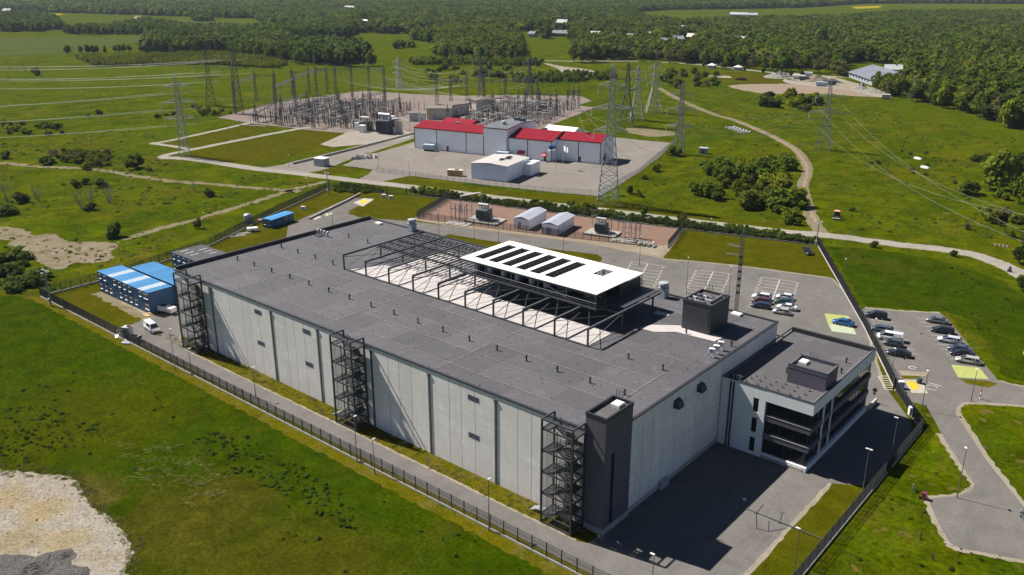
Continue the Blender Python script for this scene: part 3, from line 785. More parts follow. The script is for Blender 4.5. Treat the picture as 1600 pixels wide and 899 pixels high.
def stair_tower(x0, label):
    t = thing('stair_tower', label, 'stair tower', (x0, 0, 0), 0, 'open steel stair towers along the front wall')
    W_, ya, yb, H = 5.2, -3.25, -.45, 16.4
    for x in (0, W_):
        for y in (ya, yb):
            MB().bar((x,y,0),(x,y,H),.24).build('post', M['dark_steel'], t)
    for y in (ya,):
        MB().bar((W_*.5,y,0),(W_*.5,y,15.3),.12).build('post', M['dark_steel'], t)
    for z in [.25]+LV+[H]:
        m = MB()
        m.bar((0,ya,z),(W_,ya,z),.16,.22); m.bar((0,ya,z),(0,yb,z),.16,.22); m.bar((W_,ya,z),(W_,yb,z),.16,.22)
        if z < 16: m.bar((0,yb,z),(W_,yb,z),.16,.22)
        m.build('ring_beam', M['dark_steel'], t)
    fl = cached('flight', lambda: flight_mesh(2.9, 1.685))
    for i in range(4):
        z = LV[i]
        ob('stair_flight', fl, t, (W_/2, -2.6, z), 0)
        ob('stair_flight', fl, t, (W_/2, -1.15, z+1.685), PI)
    ob('stair_flight', cached('flight0', lambda: flight_mesh(2.2, 1.45)), t, (W_/2+.4, -1.15, 0), PI)
    la = cached('land', lambda: MB().box(-.58,-1.35,-.05,.58,1.35,.03).mesh('landing', M['dark_steel']))
    for z in LV: ob('landing', la, t, (.6, -1.85, z))
    for z in LV[:-1]: ob('landing', la, t, (W_-.6, -1.85, z+1.685))
    MB().box(W_*.30,-1.75,14.88,W_*.98,-.45,14.96).build('landing', M['dark_steel'], t)
    mp = cached('mp', lambda: meshpanel(W_/2-.15, 3.1))
    ms = cached('mps', lambda: meshpanel(2.65, 3.1))
    for i in range(5):
        z = LV[i]+.12 if i < 4 else None
        if z is None: continue
        ob('mesh_panel', mp, t, (W_*.25, ya, z)); ob('mesh_panel', mp, t, (W_*.75, ya, z))
        ob('mesh_panel', ms, t, (0, -1.85, z), PI/2); ob('mesh_panel', ms, t, (W_, -1.85, z), PI/2)
    m0 = cached('mp0', lambda: meshpanel(W_/2-.15, 1.1)); ob('mesh_panel', m0, t, (W_*.25, ya, .3)); ob('mesh_panel', m0, t, (W_*.75, ya, .3))
    ob('mesh_panel', cached('mp0s', lambda: meshpanel(2.65, 1.1)), t, (W_, -1.85, .3), PI/2)
    m1 = cached('mp1', lambda: meshpanel(2.65, 1.3, p=.4)); ob('mesh_panel', m1, t, (0,-1.85,15.05), PI/2); ob('mesh_panel', m1, t, (W_,-1.85,15.05), PI/2)
    return t
stair_tower(5.6, 'leftmost open steel stair tower, at the far left end of the hall front')
stair_tower(55.2, 'middle open steel stair tower halfway along the hall front')
stair_tower(100.3, 'nearest open steel stair tower beside the dark lift tower')
for x in (54.0, 98.9):
    m = MB(); m.box(-.9,-1.6,.55,.7,-.4,.62)
    for k in range(4): m.box(-.9+.0-.28*k,-1.6,.42-.13*k,-.62-.28*k,-.4,.47-.13*k)
    for y in (-1.6,-.4): m.bar((-1.8,y,.0),(.6,y,1.1),.05)
    tag(m.build('entrance_step', M['galv'], None, (x,-.3,0)), 'small steel step ramp left of the %s stair tower' % ('middle' if x < 60 else 'nearest'), 'steps')

# ---------------------------------------------------------------- lift tower on the near corner
lt = thing('lift_tower', 'tall dark violet clad lift tower on the near corner of the hall', 'tower')
tx0, tx1, ty0, ty1, tz = 105.45, 108.78, -.35, 6.1, 18.0
def clad(x0, y0, x1, y1, n, axis, z0=.95, z1=tz-.02):
    for k in range(n):
        if axis == 'x':
            w = (x1-x0)/n; MB().box(x0+k*w+.012, y0, z0, x0+(k+1)*w-.012, y1, z1).build('cladding_panel', M['tower'], lt)
        else:
            w = (y1-y0)/n; MB().box(x0, y0+k*w+.012, z0, x1, y0+(k+1)*w-.012, z1).build('cladding_panel', M['tower'], lt)
MB().box(tx0+.1,ty0+.1,.9,tx1-.1,ty1-.1,tz-.5).build('core', M['parapet'], lt)
clad(tx0+.06, ty0, tx1-.06, ty0+.06, 3, 'x'); clad(tx0+.06, ty1-.06, tx1-.06, ty1, 3, 'x')
clad(tx0, ty0, tx0+.06, ty1, 5, 'y')
for y0, y1 in ((ty0, 1.15), (2.0, 3.4), (3.4, 4.75), (4.75, ty1)):
    MB().box(tx1-.06, y0+.012, .95, tx1, y1-.012, tz-.02).build('cladding_panel', M['tower'], lt)
MB().box(tx1-.06, 1.16, 12.2, tx1, 1.99, tz-.02).build('cladding_panel', M['tower'], lt)
wn = MB().box(tx1-.10, 1.16, 1.0, tx1-.035, 1.99, 12.18).build('window', M['glass'], lt)
for z in range(2, 12, 2): MB().box(tx1-.034, 1.16, z, tx1-.015, 1.99, z+.06).build('transom', M['parapet'], wn)
MB().box(tx0-.05,ty0-.05,0,tx1+.10,ty1,.93).build('plinth', M['plinth'], lt)
MB().box(tx0+.1,ty0+.1,tz-.5,tx1-.1,ty1-.1,tz-.42).build('roof', M['roof2'], lt)
for b in ((tx0-.05,ty0-.05,tx1+.05,ty0+.22),(tx0-.05,ty1-.22,tx1+.05,ty1+.05),(tx0-.05,ty0+.225,tx0+.22,ty1-.225),(tx1-.22,ty0+.225,tx1+.05,ty1-.225)):
    MB().box(b[0],b[1],tz-.45,b[2],b[3],tz+.07).build('parapet', M['parapet'], lt)
m = MB(); m.box(106.5,3.9,tz-.42,107.9,5.4,tz-.02); m.box(106.6,4.0,tz-.02,107.8,5.3,tz+.06)
m.build('roof_hatch', M['white_metal'], lt)
m = MB()
for x in (105.9, 106.4, 106.9):
    m.bar((x,6.3,15.2),(x,6.3,19.1),.06)
for k in range(10): m.bar((105.9,6.3,15.4+k*.36),(106.4,6.3,15.4+k*.36),.04)
m.build('ladder', M['dark_steel'], lt)

# ---------------------------------------------------------------- steel frame on the roof
sf = thing('rooftop_steelwork', 'open dark steel frame of ten portals standing on the hall roof', 'steelwork', (0,0,BZ))
for k in range(10):
    x = 26.7+k*BAY
    for y in (23.2, 33.4, 43.4):
        MB().bar((x,y,-.03),(x,y,2.95),.26).build('column', M['dark_steel'], sf)
    m = MB(); m.box(x-.15,23.05,2.95,x+.15,46.0,3.0); m.box(x-.04,23.05,3.0,x+.04,46.0,3.24); m.box(x-.15,23.05,3.24,x+.15,46.0,3.30)
    m.build('beam', M['mid_steel'] if k in (2, 5, 6, 7, 8, 9) else M['dark_steel'], sf)
    m = MB(); m.bar((x,23.3,.25),(x,33.2,2.85),.09)
    m.build('brace', M['dark_steel'], sf)
    if k < 9:
        m = MB(); m.bar((x,23.4,2.7),(x+BAY,33.2,2.75),.09); m.build('brace', M['dark_steel'], sf)
        m = MB(); m.bar((x+BAY,23.4,2.62),(x,33.2,2.66),.09); m.build('brace', M['dark_steel'], sf)
        for y in (33.4, 38.4, 43.4):
            MB().box(x+.05,y-.1,2.62,x+BAY-.05,y+.1,2.90).build('cross_beam', M['dark_steel'], sf)
        MB().box(x+.1,23.1,.0,x+BAY-.1,23.3,.14).build('sill_beam', M['dark_steel'], sf)
for k in range(4):
    for j in range(1, 6):
        x = 26.7+k*BAY+j*BAY/6
        MB().box(x-.09,31.2,2.97,x+.09,45.6,3.17).build('joist', M['mid_steel'], sf)
m = MB()
for k in range(4):
    for j in range(1, 6):
        for y in (32.2, 35.0, 37.8, 40.6, 43.6):
            m.cbox(26.7+k*BAY+j*BAY/6, y+.3*(j % 2), 3.17, .34, .8, .12)
m.build('joist_pads', M['blackr'], sf)['kind'] = 'stuff'
for k in range(9):
    for y0, y1 in ((23.5,30.4),(30.4,38.2),(38.2,45.8)):
        if (k == 0 and y0 > 30) or (k > 4 and y0 > 30): continue
        x = 26.7+k*BAY
        if k == 0:
            pts = [(x+1.2,23.5),(x+BAY,23.5),(x+BAY,30.4),(x+4.5,30.4)]
        else: pts = [(x+.03,y0+.02),(x+BAY-.03,y0+.02),(x+BAY-.03,y1-.02),(x+.03,y1-.02)]
        MB().prism(pts, .0, .075).build('floor_pad', M['pad'], sf)
MB().prism([(89.3,43.0),(92.2,43.6),(91.8,44.8),(89.3,44.6)], .0, .07).build('floor_pad', M['pad'], sf)

# ---------------------------------------------------------------- cooling platform with white canopy
cp = thing('cooling_platform', 'raised dark steel cooling deck under a white slotted canopy on the hall roof', 'cooling platform', (0,0,BZ))
cx0, cx1, cy0, cy1 = 53.4, 85.5, 30.4, 45.2
dz0, dz1, cz = 3.32, 3.52, 6.2
nbx = 14
for k in range(nbx):
    w = (cx1-cx0)/nbx
    MB().box(cx0+k*w+.01, cy0, dz0, cx0+(k+1)*w-.01, 46, dz1).build('deck_grating', M['dark_steel'], cp)
for x in [cx0+.1+k*(cx1-cx0-.2)/23 for k in range(24)]:
    MB().bar((x,cy0-.02,dz0-.12),(x,cy0-.02,dz1+.05),.10).build('edge_bracket', M['mid_steel'], cp)
MB().box(cx0,cy0-.10,dz1+.02,cx1,cy0-.06,dz1+.30).build('toe_board', M['mid_steel'], cp)
MB().box(cx0,cy0-.13,dz1+1.08,cx1,cy0-.05,dz1+1.16).build('handrail', M['galv'], cp)
MB().box(cx0,cy0-.11,dz1+.65,cx1,cy0-.06,dz1+.70).build('handrail', M['mid_steel'], cp)
for k in range(24):
    x = cx0+.1+k*(cx1-cx0-.2)/23
    MB().bar((x,cy0-.09,dz1),(x,cy0-.09,dz1+1.1),.05).build('rail_post', M['mid_steel'], cp)
m = MB(); m.box(cx1-.05,cy0,dz1+1.0,cx1+.02,46,dz1+1.07); m.box(cx0,46,dz1+1.0,cx1,46.06,dz1+1.07)
for k in range(16):
    m.bar((cx1,cy0+k,dz1),(cx1,cy0+k,dz1+1.05),.05); m.bar((cx0+2*k,46,dz1),(cx0+2*k,46,dz1+1.05),.05)
m.build('back_railing', M['dark_steel'], cp)
for b in ((85.55,34.5,88.7,38.4),(85.55,38.42,88.7,42.3),(85.55,42.32,88.7,46)):
    MB().box(b[0],b[1],dz0+.02,b[2],b[3],dz1).build('deck_grating', M['dark_steel'], cp)
for y in (33.4, 38.4, 43.4): MB().box(53.6,y-.25,2.5,85.3,y+.25,2.6).build('deck_beam', M['dark_steel'], cp)
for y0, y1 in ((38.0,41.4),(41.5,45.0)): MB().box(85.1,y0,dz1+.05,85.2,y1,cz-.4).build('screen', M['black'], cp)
# canopy: sheets butted round the six slots and the square hatch
slots = [(55.05+3.42*i, 57.5+3.42*i) for i in range(6)]
sy0, sy1 = 32.5, 43.0
edges = [cx0]
rects = [(cx0, cy0, cx1, sy0), (cx0, sy1, cx1, cy1)]
xs = cx0
for a, b in slots:
    rects.append((xs, sy0, a, sy1)); xs = b
rects += [(xs, sy0, 78.5, sy1), (78.5, sy0, 80.9, 39.0), (78.5, 42.8, 80.9, sy1), (80.9, sy0, cx1, sy1)]
for r in rects:
    MB().box(r[0], r[1], cz, r[2], r[3], cz+.14).build('canopy_sheet', M['canopy'], cp)
m = MB()
for a, b in slots:
    m.box(a-.06,sy0+.001,cz-.16,a-.002,sy1-.001,cz-.002); m.box(b+.002,sy0+.001,cz-.16,b+.06,sy1-.001,cz-.002)
for y in (cy0+.05, 37.7, cy1-.15): m.box(cx0+.05,y,cz-.36,cx1-.05,y+.12,cz-.17)
m.build('canopy_beams', M['dark_steel'], cp)
for k in range(6):
    x = cx0+.15+k*(cx1-cx0-.3)/5
    for y in (cy0+.1, cy1-.1):
        MB().bar((x,y,dz1),(x,y,cz-.17),.12).build('canopy_post', M['mid_steel'], cp)
MB().bar((cx0+.2,cy0+.1,dz1+.1),(cx0+2.2,cy0+.1,cz-.2),.12).build('brace', M['galv'], cp)
MB().bar((73.5,cy0+.1,cz-.3),(80.5,cy0+.1,dz1+.1),.10).build('brace', M['mid_steel'], cp)
MB().bar((73.5,cy0+.1,dz1+.1),(80.5,cy0+.1,cz-.3),.06).build('brace', M['mid_steel'], cp)
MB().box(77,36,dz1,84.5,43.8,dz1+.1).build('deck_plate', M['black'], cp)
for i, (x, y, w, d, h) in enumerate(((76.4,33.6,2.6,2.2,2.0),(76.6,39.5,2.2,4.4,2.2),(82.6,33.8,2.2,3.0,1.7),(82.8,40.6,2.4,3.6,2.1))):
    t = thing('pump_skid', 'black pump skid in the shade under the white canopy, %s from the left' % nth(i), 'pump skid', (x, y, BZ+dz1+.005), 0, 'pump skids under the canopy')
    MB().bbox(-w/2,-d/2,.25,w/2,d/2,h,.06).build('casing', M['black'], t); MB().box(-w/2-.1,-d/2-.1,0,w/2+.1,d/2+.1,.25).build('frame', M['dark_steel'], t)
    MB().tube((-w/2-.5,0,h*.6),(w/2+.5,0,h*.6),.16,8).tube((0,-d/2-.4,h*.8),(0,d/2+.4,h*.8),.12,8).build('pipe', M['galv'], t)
m = MB()
for s in (-.45,.45): m.bar((79.7+s,40,dz1),(79.7+s*.3,40.9,cz+.5),.09); m.bar((79.7+s,42,dz1),(79.7+s*.3,40.9,cz+.5),.09)
m.bar((79.4,40.9,cz+.5),(80,40.9,cz+.5),.12)
tag(m.build('lifting_frame', M['dark_steel'], None, (0,0,BZ)), 'dark A shaped lifting frame poking out of the square canopy hatch', 'lifting frame')
rot = MB()
for k in range(5):
    a = 2*PI*k/5; c, s = math.cos(a), math.sin(a)
    rot.add([(.1*c-.05*s,.1*s+.05*c,.02),(.1*c+.05*s,.1*s-.05*c,-.03),(.5*c+.13*s,.5*s-.13*c,-.05),(.5*c-.13*s,.5*s+.13*c,.04)],[(0,1,2,3)])
rot.lathe([(.12,-.06),(.12,.06),(.04,.09)], 8)
rotm = rot.mesh('fan_rotor', M['dark_steel'])
fm = MB()
for k in range(12):
    a, b = 2*PI*k/12, 2*PI*(k+1)/12
    for r0, r1, z0, z1 in ((.62,.62,0,.22),(.62,.66,.22,.22),(.66,.66,.22,0)):
        fm.add([(r0*math.cos(a),r0*math.sin(a),z0),(r0*math.cos(b),r0*math.sin(b),z0),(r1*math.cos(b),r1*math.sin(b),z1),(r1*math.cos(a),r1*math.sin(a),z1)],[(0,1,2,3)])
for q in (.2, .4):
    for k in range(12):
        a, b = 2*PI*k/12, 2*PI*(k+1)/12
        fm.bar((q*math.cos(a),q*math.sin(a),.2),(q*math.cos(b),q*math.sin(b),.2),.02)
fm.bar((-.62,0,.2),(.62,0,.2),.03); fm.bar((0,-.62,.2),(0,.62,.2),.03)
fmm = fm.mesh('fan_cowl', M['blackr'])
for i, (a, b) in enumerate(slots):
    xm = (a+b)/2
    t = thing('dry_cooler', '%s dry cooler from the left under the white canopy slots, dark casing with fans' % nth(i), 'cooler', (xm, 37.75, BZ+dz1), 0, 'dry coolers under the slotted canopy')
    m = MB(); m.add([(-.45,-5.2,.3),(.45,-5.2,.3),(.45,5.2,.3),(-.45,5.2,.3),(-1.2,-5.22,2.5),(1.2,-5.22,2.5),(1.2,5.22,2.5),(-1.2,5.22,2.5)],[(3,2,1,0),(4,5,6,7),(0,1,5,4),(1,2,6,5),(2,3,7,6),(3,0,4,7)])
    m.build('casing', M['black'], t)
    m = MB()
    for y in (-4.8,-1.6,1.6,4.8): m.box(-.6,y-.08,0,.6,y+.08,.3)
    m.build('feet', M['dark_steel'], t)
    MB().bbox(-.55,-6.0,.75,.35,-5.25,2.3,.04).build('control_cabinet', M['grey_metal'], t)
    for k in range(18):
        c = ob('fan_cowl', fmm, t, ((-.6, .6)[k % 2], -4.62+(k//2)*1.155, 2.5), 0, (.86,.86,1)); ob('fan_rotor', rotm, c, (0,0,.08), k)

# ---------------------------------------------------------------- plant room, small units on the roof
ph = thing('plant_room', 'black clad box shaped plant room standing on the back right of the hall roof', 'plant room', (0,0,BZ-.04))
px0, px1, py0, py1, pz = 96.7, 102.1, 40.4, 47.0, 5.45
MB().box(px0,py0,0,px1,py1,pz-.45).build('wall', M['black'], ph)
MB().box(px0+.5,py0-.05,.35,px1-.4,py0-.005,pz-1.1).build('shutter', M['black'], ph)
for b in ((px0-.06,py0-.06,px1+.06,py0+.2),(px0-.06,py1-.2,px1+.06,py1+.06),(px0-.06,py0+.205,px0+.2,py1-.205),(px1-.2,py0+.205,px1+.06,py1-.205)):
    MB().box(b[0],b[1],pz-.5,b[2],b[3],pz).build('parapet', M['parapet'], ph)
MB().box(px0+.2,py0+.2,pz-.45,px1-.2,py1-.2,pz-.38).build('roof', M['roof2'], ph)
rr = random.Random(9)
for k in range(9):
    x, y = px0+.9+(k % 3)*1.25, py0+1.0+(k//3)*1.5
    m = MB(); m.bbox(-.4,-.28,0,.4,.28,.42,.04)
    c = m.build('condenser', M['grey_metal'] if k % 2 else M['mid_steel'], ph, (x+rr.uniform(-.1,.1), y, pz-.38), rr.uniform(-.2,.2))
    MB().lathe([(.22,.42),(.22,.47),(.05,.48)], 8).build('fan', M['blackr'], c)
MB().tube((px1-1.2,py0+1.6,pz-.1),(px1-1.2,py1-.5,pz-.1),.18,8).build('pipe', M['galv'], ph)
MB().tube((px1-2.2,py0+2.4,pz-.1),(px1-1.2,py0+2.4,pz-.1),.18,8).build('pipe', M['galv'], ph)
m = MB()
for x in (97.4, 98.0, 98.6): m.bar((x,47.15,.1),(x,47.15,pz+1.2),.06)
for k in range(14): m.bar((97.4,47.15,.4+k*.4),(98.0,47.15,.4+k*.4),.04)
m.build('ladder', M['dark_steel'], ph)
MB().tube((101.4,46.4,pz-.4),(101.4,46.4,pz+1.8),.04,6).build('rod', M['galv'], ph)
for i, p in enumerate(((1112,558),(1119,553),(1126,547))):
    q = at(p[0], p[1], BZ)
    t = thing('condenser_unit', '%s of the three small white condensers by the right roof edge' % ['nearest','middle','farthest'][i], 'condenser', (q.x, q.y, BZ-.02), .25, 'white condensers on the roof edge')
    m = MB()
    for x in (-.4,.4):
        for y in (-.3,.3): m.bar((x,y,0),(x,y,.75),.06)
    m.box(-.5,-.36,.0,.5,-.28,.06); m.box(-.5,.28,.0,.5,.36,.06)
    m.build('stand', M['white_metal'], t)
    c = MB().bbox(-.5,-.25,.75,.5,.25,1.55,.05).build('casing', M['white_metal'], t)
    f = MB(); f.tube((-.12,-.251,1.15),(-.12,-.29,1.15),.32,12); f.build('fan_grille', M['grey_metal'], c)
for p, lab in (((644,361),'grey exhaust fan box at the far roof edge behind the steel frame'), ((1036,464),'grey exhaust fan box right of the cooling platform')):
    q = at(p[0], p[1], BZ)
    t = thing('exhaust_fan', lab, 'fan', (q.x, q.y, BZ-.02))
    MB().bbox(-.8,-.8,0,.8,.8,2.0,.06).build('base_box', M['grey_metal'], t)
    MB().lathe([(.75,2.0),(.85,2.15),(1.0,2.3),(1.0,2.75),(.9,2.95),(.3,3.0)], 12).build('cowl', M['grey_metal'], t)
q = at(505, 368, BZ)
t = thing('duct_cluster', 'small white ducts at the far left roof edge', 'duct', (q.x, q.y, BZ-.02))
for k in range(4):
    m = MB(); m.tube((k*1.2-2,0,0),(k*1.2-2,0,1.1),.22,8); m.tube((k*1.2-2,0,1.1),(k*1.2-1.5,0,1.15),.25,8); m.build('duct', M['pale_insul'], t)
MB().box(-1.4,-1.6,0,.6,-.6,.2).build('grille', M['dark_steel'], t)

# ---------------------------------------------------------------- office block
of = thing('office_block', 'three storey white and dark glazed office block at the right end of the hall', 'office')
ox0, ox1, oy0, oy1, oz = BX+.13, 123.8, 33.2, 60.3, 12.0
MB().box(ox0+.3,oy0+.5,.0,ox1-.6,oy1-.4,oz-.5).build('core', M['parapet'], of)
def wp(*b): return MB().box(*b).build('wall_panel', M['office_white'], of)
yf = oy0+.45
wp(ox0,oy0,0,111.3,yf,oz-.02); wp(111.33,oy0,0,114.17,yf,oz-.02); wp(115.1,oy0,0,116.2,yf,oz-.02)
for z0, z1 in ((0,.55),(3.1,4.0),(6.6,7.6),(10.05,oz-.02)): wp(114.19,oy0,z0,115.08,yf,z1)
for z0, z1 in ((.55,3.1),(4.0,6.6),(7.6,10.05)):
    w = MB().box(114.19,oy0+.2,z0,115.08,oy0+.26,z1).build('window', M['office_glass'], of)
    MB().box(114.6,oy0+.17,z0,114.66,oy0+.195,z1).build('mullion', M['parapet'], w)
wp(116.22,oy0-.02,10.0,ox1+.02,oy0+.4,oz-.02)
wp(ox1-.38,oy0+.41,10.0,ox1+.02,oy0+9,oz-.02); wp(ox1-.38,oy0+9.02,10.0,ox1+.02,oy0+18,oz-.02); wp(ox1-.38,oy0+18.02,10.0,ox1+.02,oy1,oz-.02)
wp(ox0,oy1-.38,0,ox1-.40,oy1,oz-.02)
wp(116.22,oy0+.05,0,ox1-.1,oy0+.5,.85); wp(ox1-.6,oy0+.52,0,ox1-.1,oy1,.85)
for z0, z1 in ((.86,3.4),(4.3,6.58),(7.5,9.98)):
    n = 6; w = (ox1-.55-116.25)/n
    for k in range(n):
        p = MB().box(116.25+k*w+.035,oy0+.42,z0+.03,116.25+(k+1)*w-.035,oy0+.46,z1-.03).build('window', M['office_glass'], of)
    for k in range(n+1):
        MB().box(116.25+k*w-.03,oy0+.38,z0,116.25+k*w+.03,oy0+.48,z1).build('mullion', M['parapet'], of)
    n = 18; w = (oy1-.4-oy0-.5)/n
    for k in range(n):
        MB().box(ox1-.56,oy0+.5+k*w+.035,z0+.03,ox1-.52,oy0+.5+(k+1)*w-.035,z1-.03).build('window', M['office_glass'], of)
    for k in range(n+1):
        MB().box(ox1-.58,oy0+.5+k*w-.03,z0,ox1-.48,oy0+.5+k*w+.03,z1).build('mullion', M['parapet'], of)
for z0, z1 in ((3.4,4.3),(6.58,7.5)):
    MB().box(116.24,oy0+.12,z0,ox1-.12,oy0+.5,z1).build('spandrel', M['tower'], of)
    MB().box(ox1-.6,oy0+.52,z0,ox1-.12,oy1-.39,z1).build('spandrel', M['tower'], of)
    MB().box(116.24,oy0+.06,z1+.002,ox1-.08,oy0+.20,z1+.09).build('sill', M['galv'], of)
for y in (38.3, 41.8): MB().box(ox1-.3,y-.11,.0,ox1-.06,y+.11,9.98).build('fin', M['office_white'], of)
# roof
k = 0
for xa, xb in ((ox0+.3,114),(114,119),(119,ox1-.3)):
    for ya, yb in ((oy0+.3,42),(42,51),(51,oy1-.3)):
        MB().box(xa,ya,oz-.5,xb,yb,oz-.42+.01*(k % 3)).build('roof_sheet', M['roof2'], of); k += 1
for b in ((ox0,oy0-.06,ox1+.06,oy0+.3),(ox0,oy1-.3,ox1+.06,oy1+.06),(ox0,oy0+.305,ox0+.3,oy1-.305),(ox1-.3,oy0+.305,ox1+.06,oy1-.305)):
    MB().box(b[0],b[1],oz-.015,b[2],b[3],oz+.07).build('coping', M['parapet'], of)
for b in ((ox0+.3,oy0+.305,ox1-.3,oy0+.34),(ox0+.3,oy1-.34,ox1-.3,oy1-.305),(ox1-.34,oy0+.345,ox1-.302,oy1-.345)):
    MB().box(b[0],b[1],oz-.45,b[2],b[3],oz-.02).build('upstand', M['parapet'], of)
MB().box(ox0+.3,oy1-.9,oz-.42,ox1-.3,oy1-.35,oz+.35).build('upstand', M['parapet'], of)
ax0, ax1, ay0, ay1, az = 117.0, 123.2, 38.8, 43.6, 14.7
MB().box(ax0,ay0,oz-.45,ax1,ay1,az-.5).build('penthouse', M['tower'], of)
for b in ((ax0-.04,ay0-.04,ax1+.04,ay0+.25),(ax0-.04,ay1-.25,ax1+.04,ay1+.04),(ax0-.04,ay0+.255,ax0+.25,ay1-.255),(ax1-.25,ay0+.255,ax1+.04,ay1-.255)):
    MB().box(b[0],b[1],az-.55,b[2],b[3],az).build('parapet', M['tower'], of)
    MB().box(b[0]-.02,b[1]-.02,az+.002,b[2]+.02,b[3]+.02,az+.05) .build('coping', M['parapet'], of) if b[3]-b[1] < 1 else None
MB().box(ax0+.25,ay0+.25,az-.5,ax1-.25,ay1-.25,az-.44).build('roof_sheet', M['roof2'], of)
m = MB(); m.box(117.7,41.0,az-.44,119.0,42.5,az-.1); m.box(117.8,41.1,az-.1,118.9,42.4,az-.02); m.build('roof_hatch', M['white_metal'], of)
m = MB()
for x in (118.6, 119.1, 119.6): m.bar((x,43.75,oz-.4),(x,43.75,az+.9),.05)
for i in range(8): m.bar((118.6,43.75,oz-.2+i*.4),(119.1,43.75,oz-.2+i*.4),.035)
m.build('ladder', M['dark_steel'], of)
for p in ((1241,583),(1322,567),(1314,583),(1229,582)):
    q = at(p[0], p[1], oz-.4); ob('vent_pipe', vp, of, (q.x, q.y, oz-.42))
an = MB(); an.tube((0,0,0),(0,0,.42),.05,6); an.bar((0,0,.04),(.38,0,.04),.1); an.cbox(0,0,0,.22,.22,.06)
anm = an.mesh('roof_anchor', M['blackr'])
rr = random.Random(3)
for i in range(18):
    x, y = 112.2+(i % 6)*1.75+rr.uniform(-.3,.3), 34.6+(i//6)*1.5+rr.uniform(-.2,.2)
    ob('roof_anchor', anm, of, (x, y, oz-.42), rr.uniform(-.4,.4))
MB().tube((116.3,47.5,oz-.42),(116.3,47.5,oz+1.1),.045,6).build('rod', M['sign_white'], of)
m = MB()
for x in (110.2, 110.75):
    m.box(x-.11,oy0-.22,.1,x+.11,oy0-.002,oz-.3)
m.build('downpipe', M['dark_steel'], of)
m = MB()
for x in (110.1, 110.7, 111.2): m.cbox(x,oy0+.9,oz-.42,.12,.12,1.0); m.bar((x,oy0+.9,oz+.5),(x+.5,oy0+.9,oz+.5),.05)
m.build('roof_rail', M['galv'], of)
# pale emblem on the long fascia: two nested arcs and thin strokes (too oblique to read)
m = MB()
def arc(r0, r1, a0, a1, yc, zc, n=14):
    vs = []
    for k in range(n+1):
        a = a0+(a1-a0)*k/n
        for r in (r0, r1):
            vs += [(ox1+.025, yc+r*math.cos(a), zc+r*math.sin(a)), (ox1+.07, yc+r*math.cos(a), zc+r*math.sin(a))]
    for k in range(n):
        i = 4*k; m.add([vs[j] for j in (i,i+1,i+2,i+3,i+4,i+5,i+6,i+7)], [(1,3,7,5),(0,1,5,4),(2,6,7,3)])
arc(.72,.88,.6,2*PI-.6,56.2,11.0); arc(.38,.52,.9,2*PI-.9,56.2,11.0)
for yk in (57.4, 57.9, 58.4, 58.9): m.box(ox1+.025,yk-.07,10.5,ox1+.06,yk+.07,11.5)
m.build('emblem', M['sign_white'], of)
MB().box(ox1-.1,oy1+.1,0,ox1+.25,64.6,.9).build('low_wall', M['plinth'], of)
MB().box(116.3,oy0-.05,.0,123.2,oy0+.04,.5).build('plinth', M['plinth'], of)
# ============================================================ FENCES
def fence_panel(L, h, p=.07, t=.022, mat='dark_steel'):
    m = MB(); n = int(L/p)
    for i in range(n+1):
        x = -L/2+L*i/n
        m.add([(x-t/2,-t/2,.05),(x+t/2,-t/2,.05),(x,t/2,.05),(x-t/2,-t/2,h),(x+t/2,-t/2,h),(x,t/2,h)],[(0,1,4,3),(1,2,5,4),(2,0,3,5)])
    for z in (.08, h*.35, h*.68, h-.04): m.bar((-L/2,t*1.5,z),(L/2,t*1.5,z),.03)
    return m.mesh('panel', M[mat])
def fence(label, pts, sp=2.5, h=2.15, plinth=True, mat='dark_steel', skip=None, group='perimeter fence runs', p=.07, t=.022, name='perimeter_fence', pw=.12):
    t0 = thing(name, label, 'fence', (pts[0][0], pts[0][1], 0), 0, group)
    post = cached(('post', h, mat, pw), lambda: MB().box(-pw/2,-pw/2,0,pw/2,pw/2,h+.12).mesh('post', M['parapet' if mat == 'dark_steel' else mat]))
    for (xa, ya), (xb, yb) in zip(pts, pts[1:]):
        D = math.hypot(xb-xa, yb-ya); n = max(1, round(D/sp)); a = math.atan2(yb-ya, xb-xa); L = D/n
        pan = cached(('pan', round(L,2), h, mat, p), lambda: fence_panel(L-.06, h, p, t, mat))
        pl = cached(('plinth', round(L,2)), lambda: MB().box(-L/2+.012,-.11,-.05,L/2-.012,.11,.32).mesh('plinth_board', M['plinth']))
        for i in range(n):
            x, y = xa+(xb-xa)*i/n, ya+(yb-ya)*i/n
            mx, my = xa+(xb-xa)*(i+.5)/n, ya+(yb-ya)*(i+.5)/n
            base = .30 if plinth else 0
            o = pts[0]
            if skip and skip(mx, my): continue
            ob('post', post, t0, (x-o[0], y-o[1], base-.02 if plinth else 0), a)
            ob('panel', pan, t0, (mx-o[0], my-o[1], base), a)
            if plinth: ob('plinth_board', pl, t0, (mx-o[0], my-o[1], 0), a)
    ob('post', post, t0, (pts[-1][0]-pts[0][0], pts[-1][1]-pts[0][1], .28 if plinth else 0), 0)
    return t0
fence('long dark mesh fence on pale plinth along the front road of the hall', [(-48.5,-9.2),(133.4,-9.2)])
fence('dark mesh fence on pale plinth between the office apron and the outer grass', [(133.4,-9.0),(133.4,59.1)], skip=lambda x,y: 41 < y < 44.6)
tag(fence('dark mesh fence on pale plinth between the two car parks', [(133.3,59.3),(127.8,66.7),(120,80.7),(109.4,99.6),(77.8,152.4)], skip=lambda x,y: 124.6 < x < 131.2),None)
fence('dark mesh fence on low plinth along the gravel road behind the plot', [(77.6,152.5),(46,144.4),(-17,129),(-56,119.4)])
fence('short dark mesh fence left of the back gate', [(-64,115.8),(-85,107)])
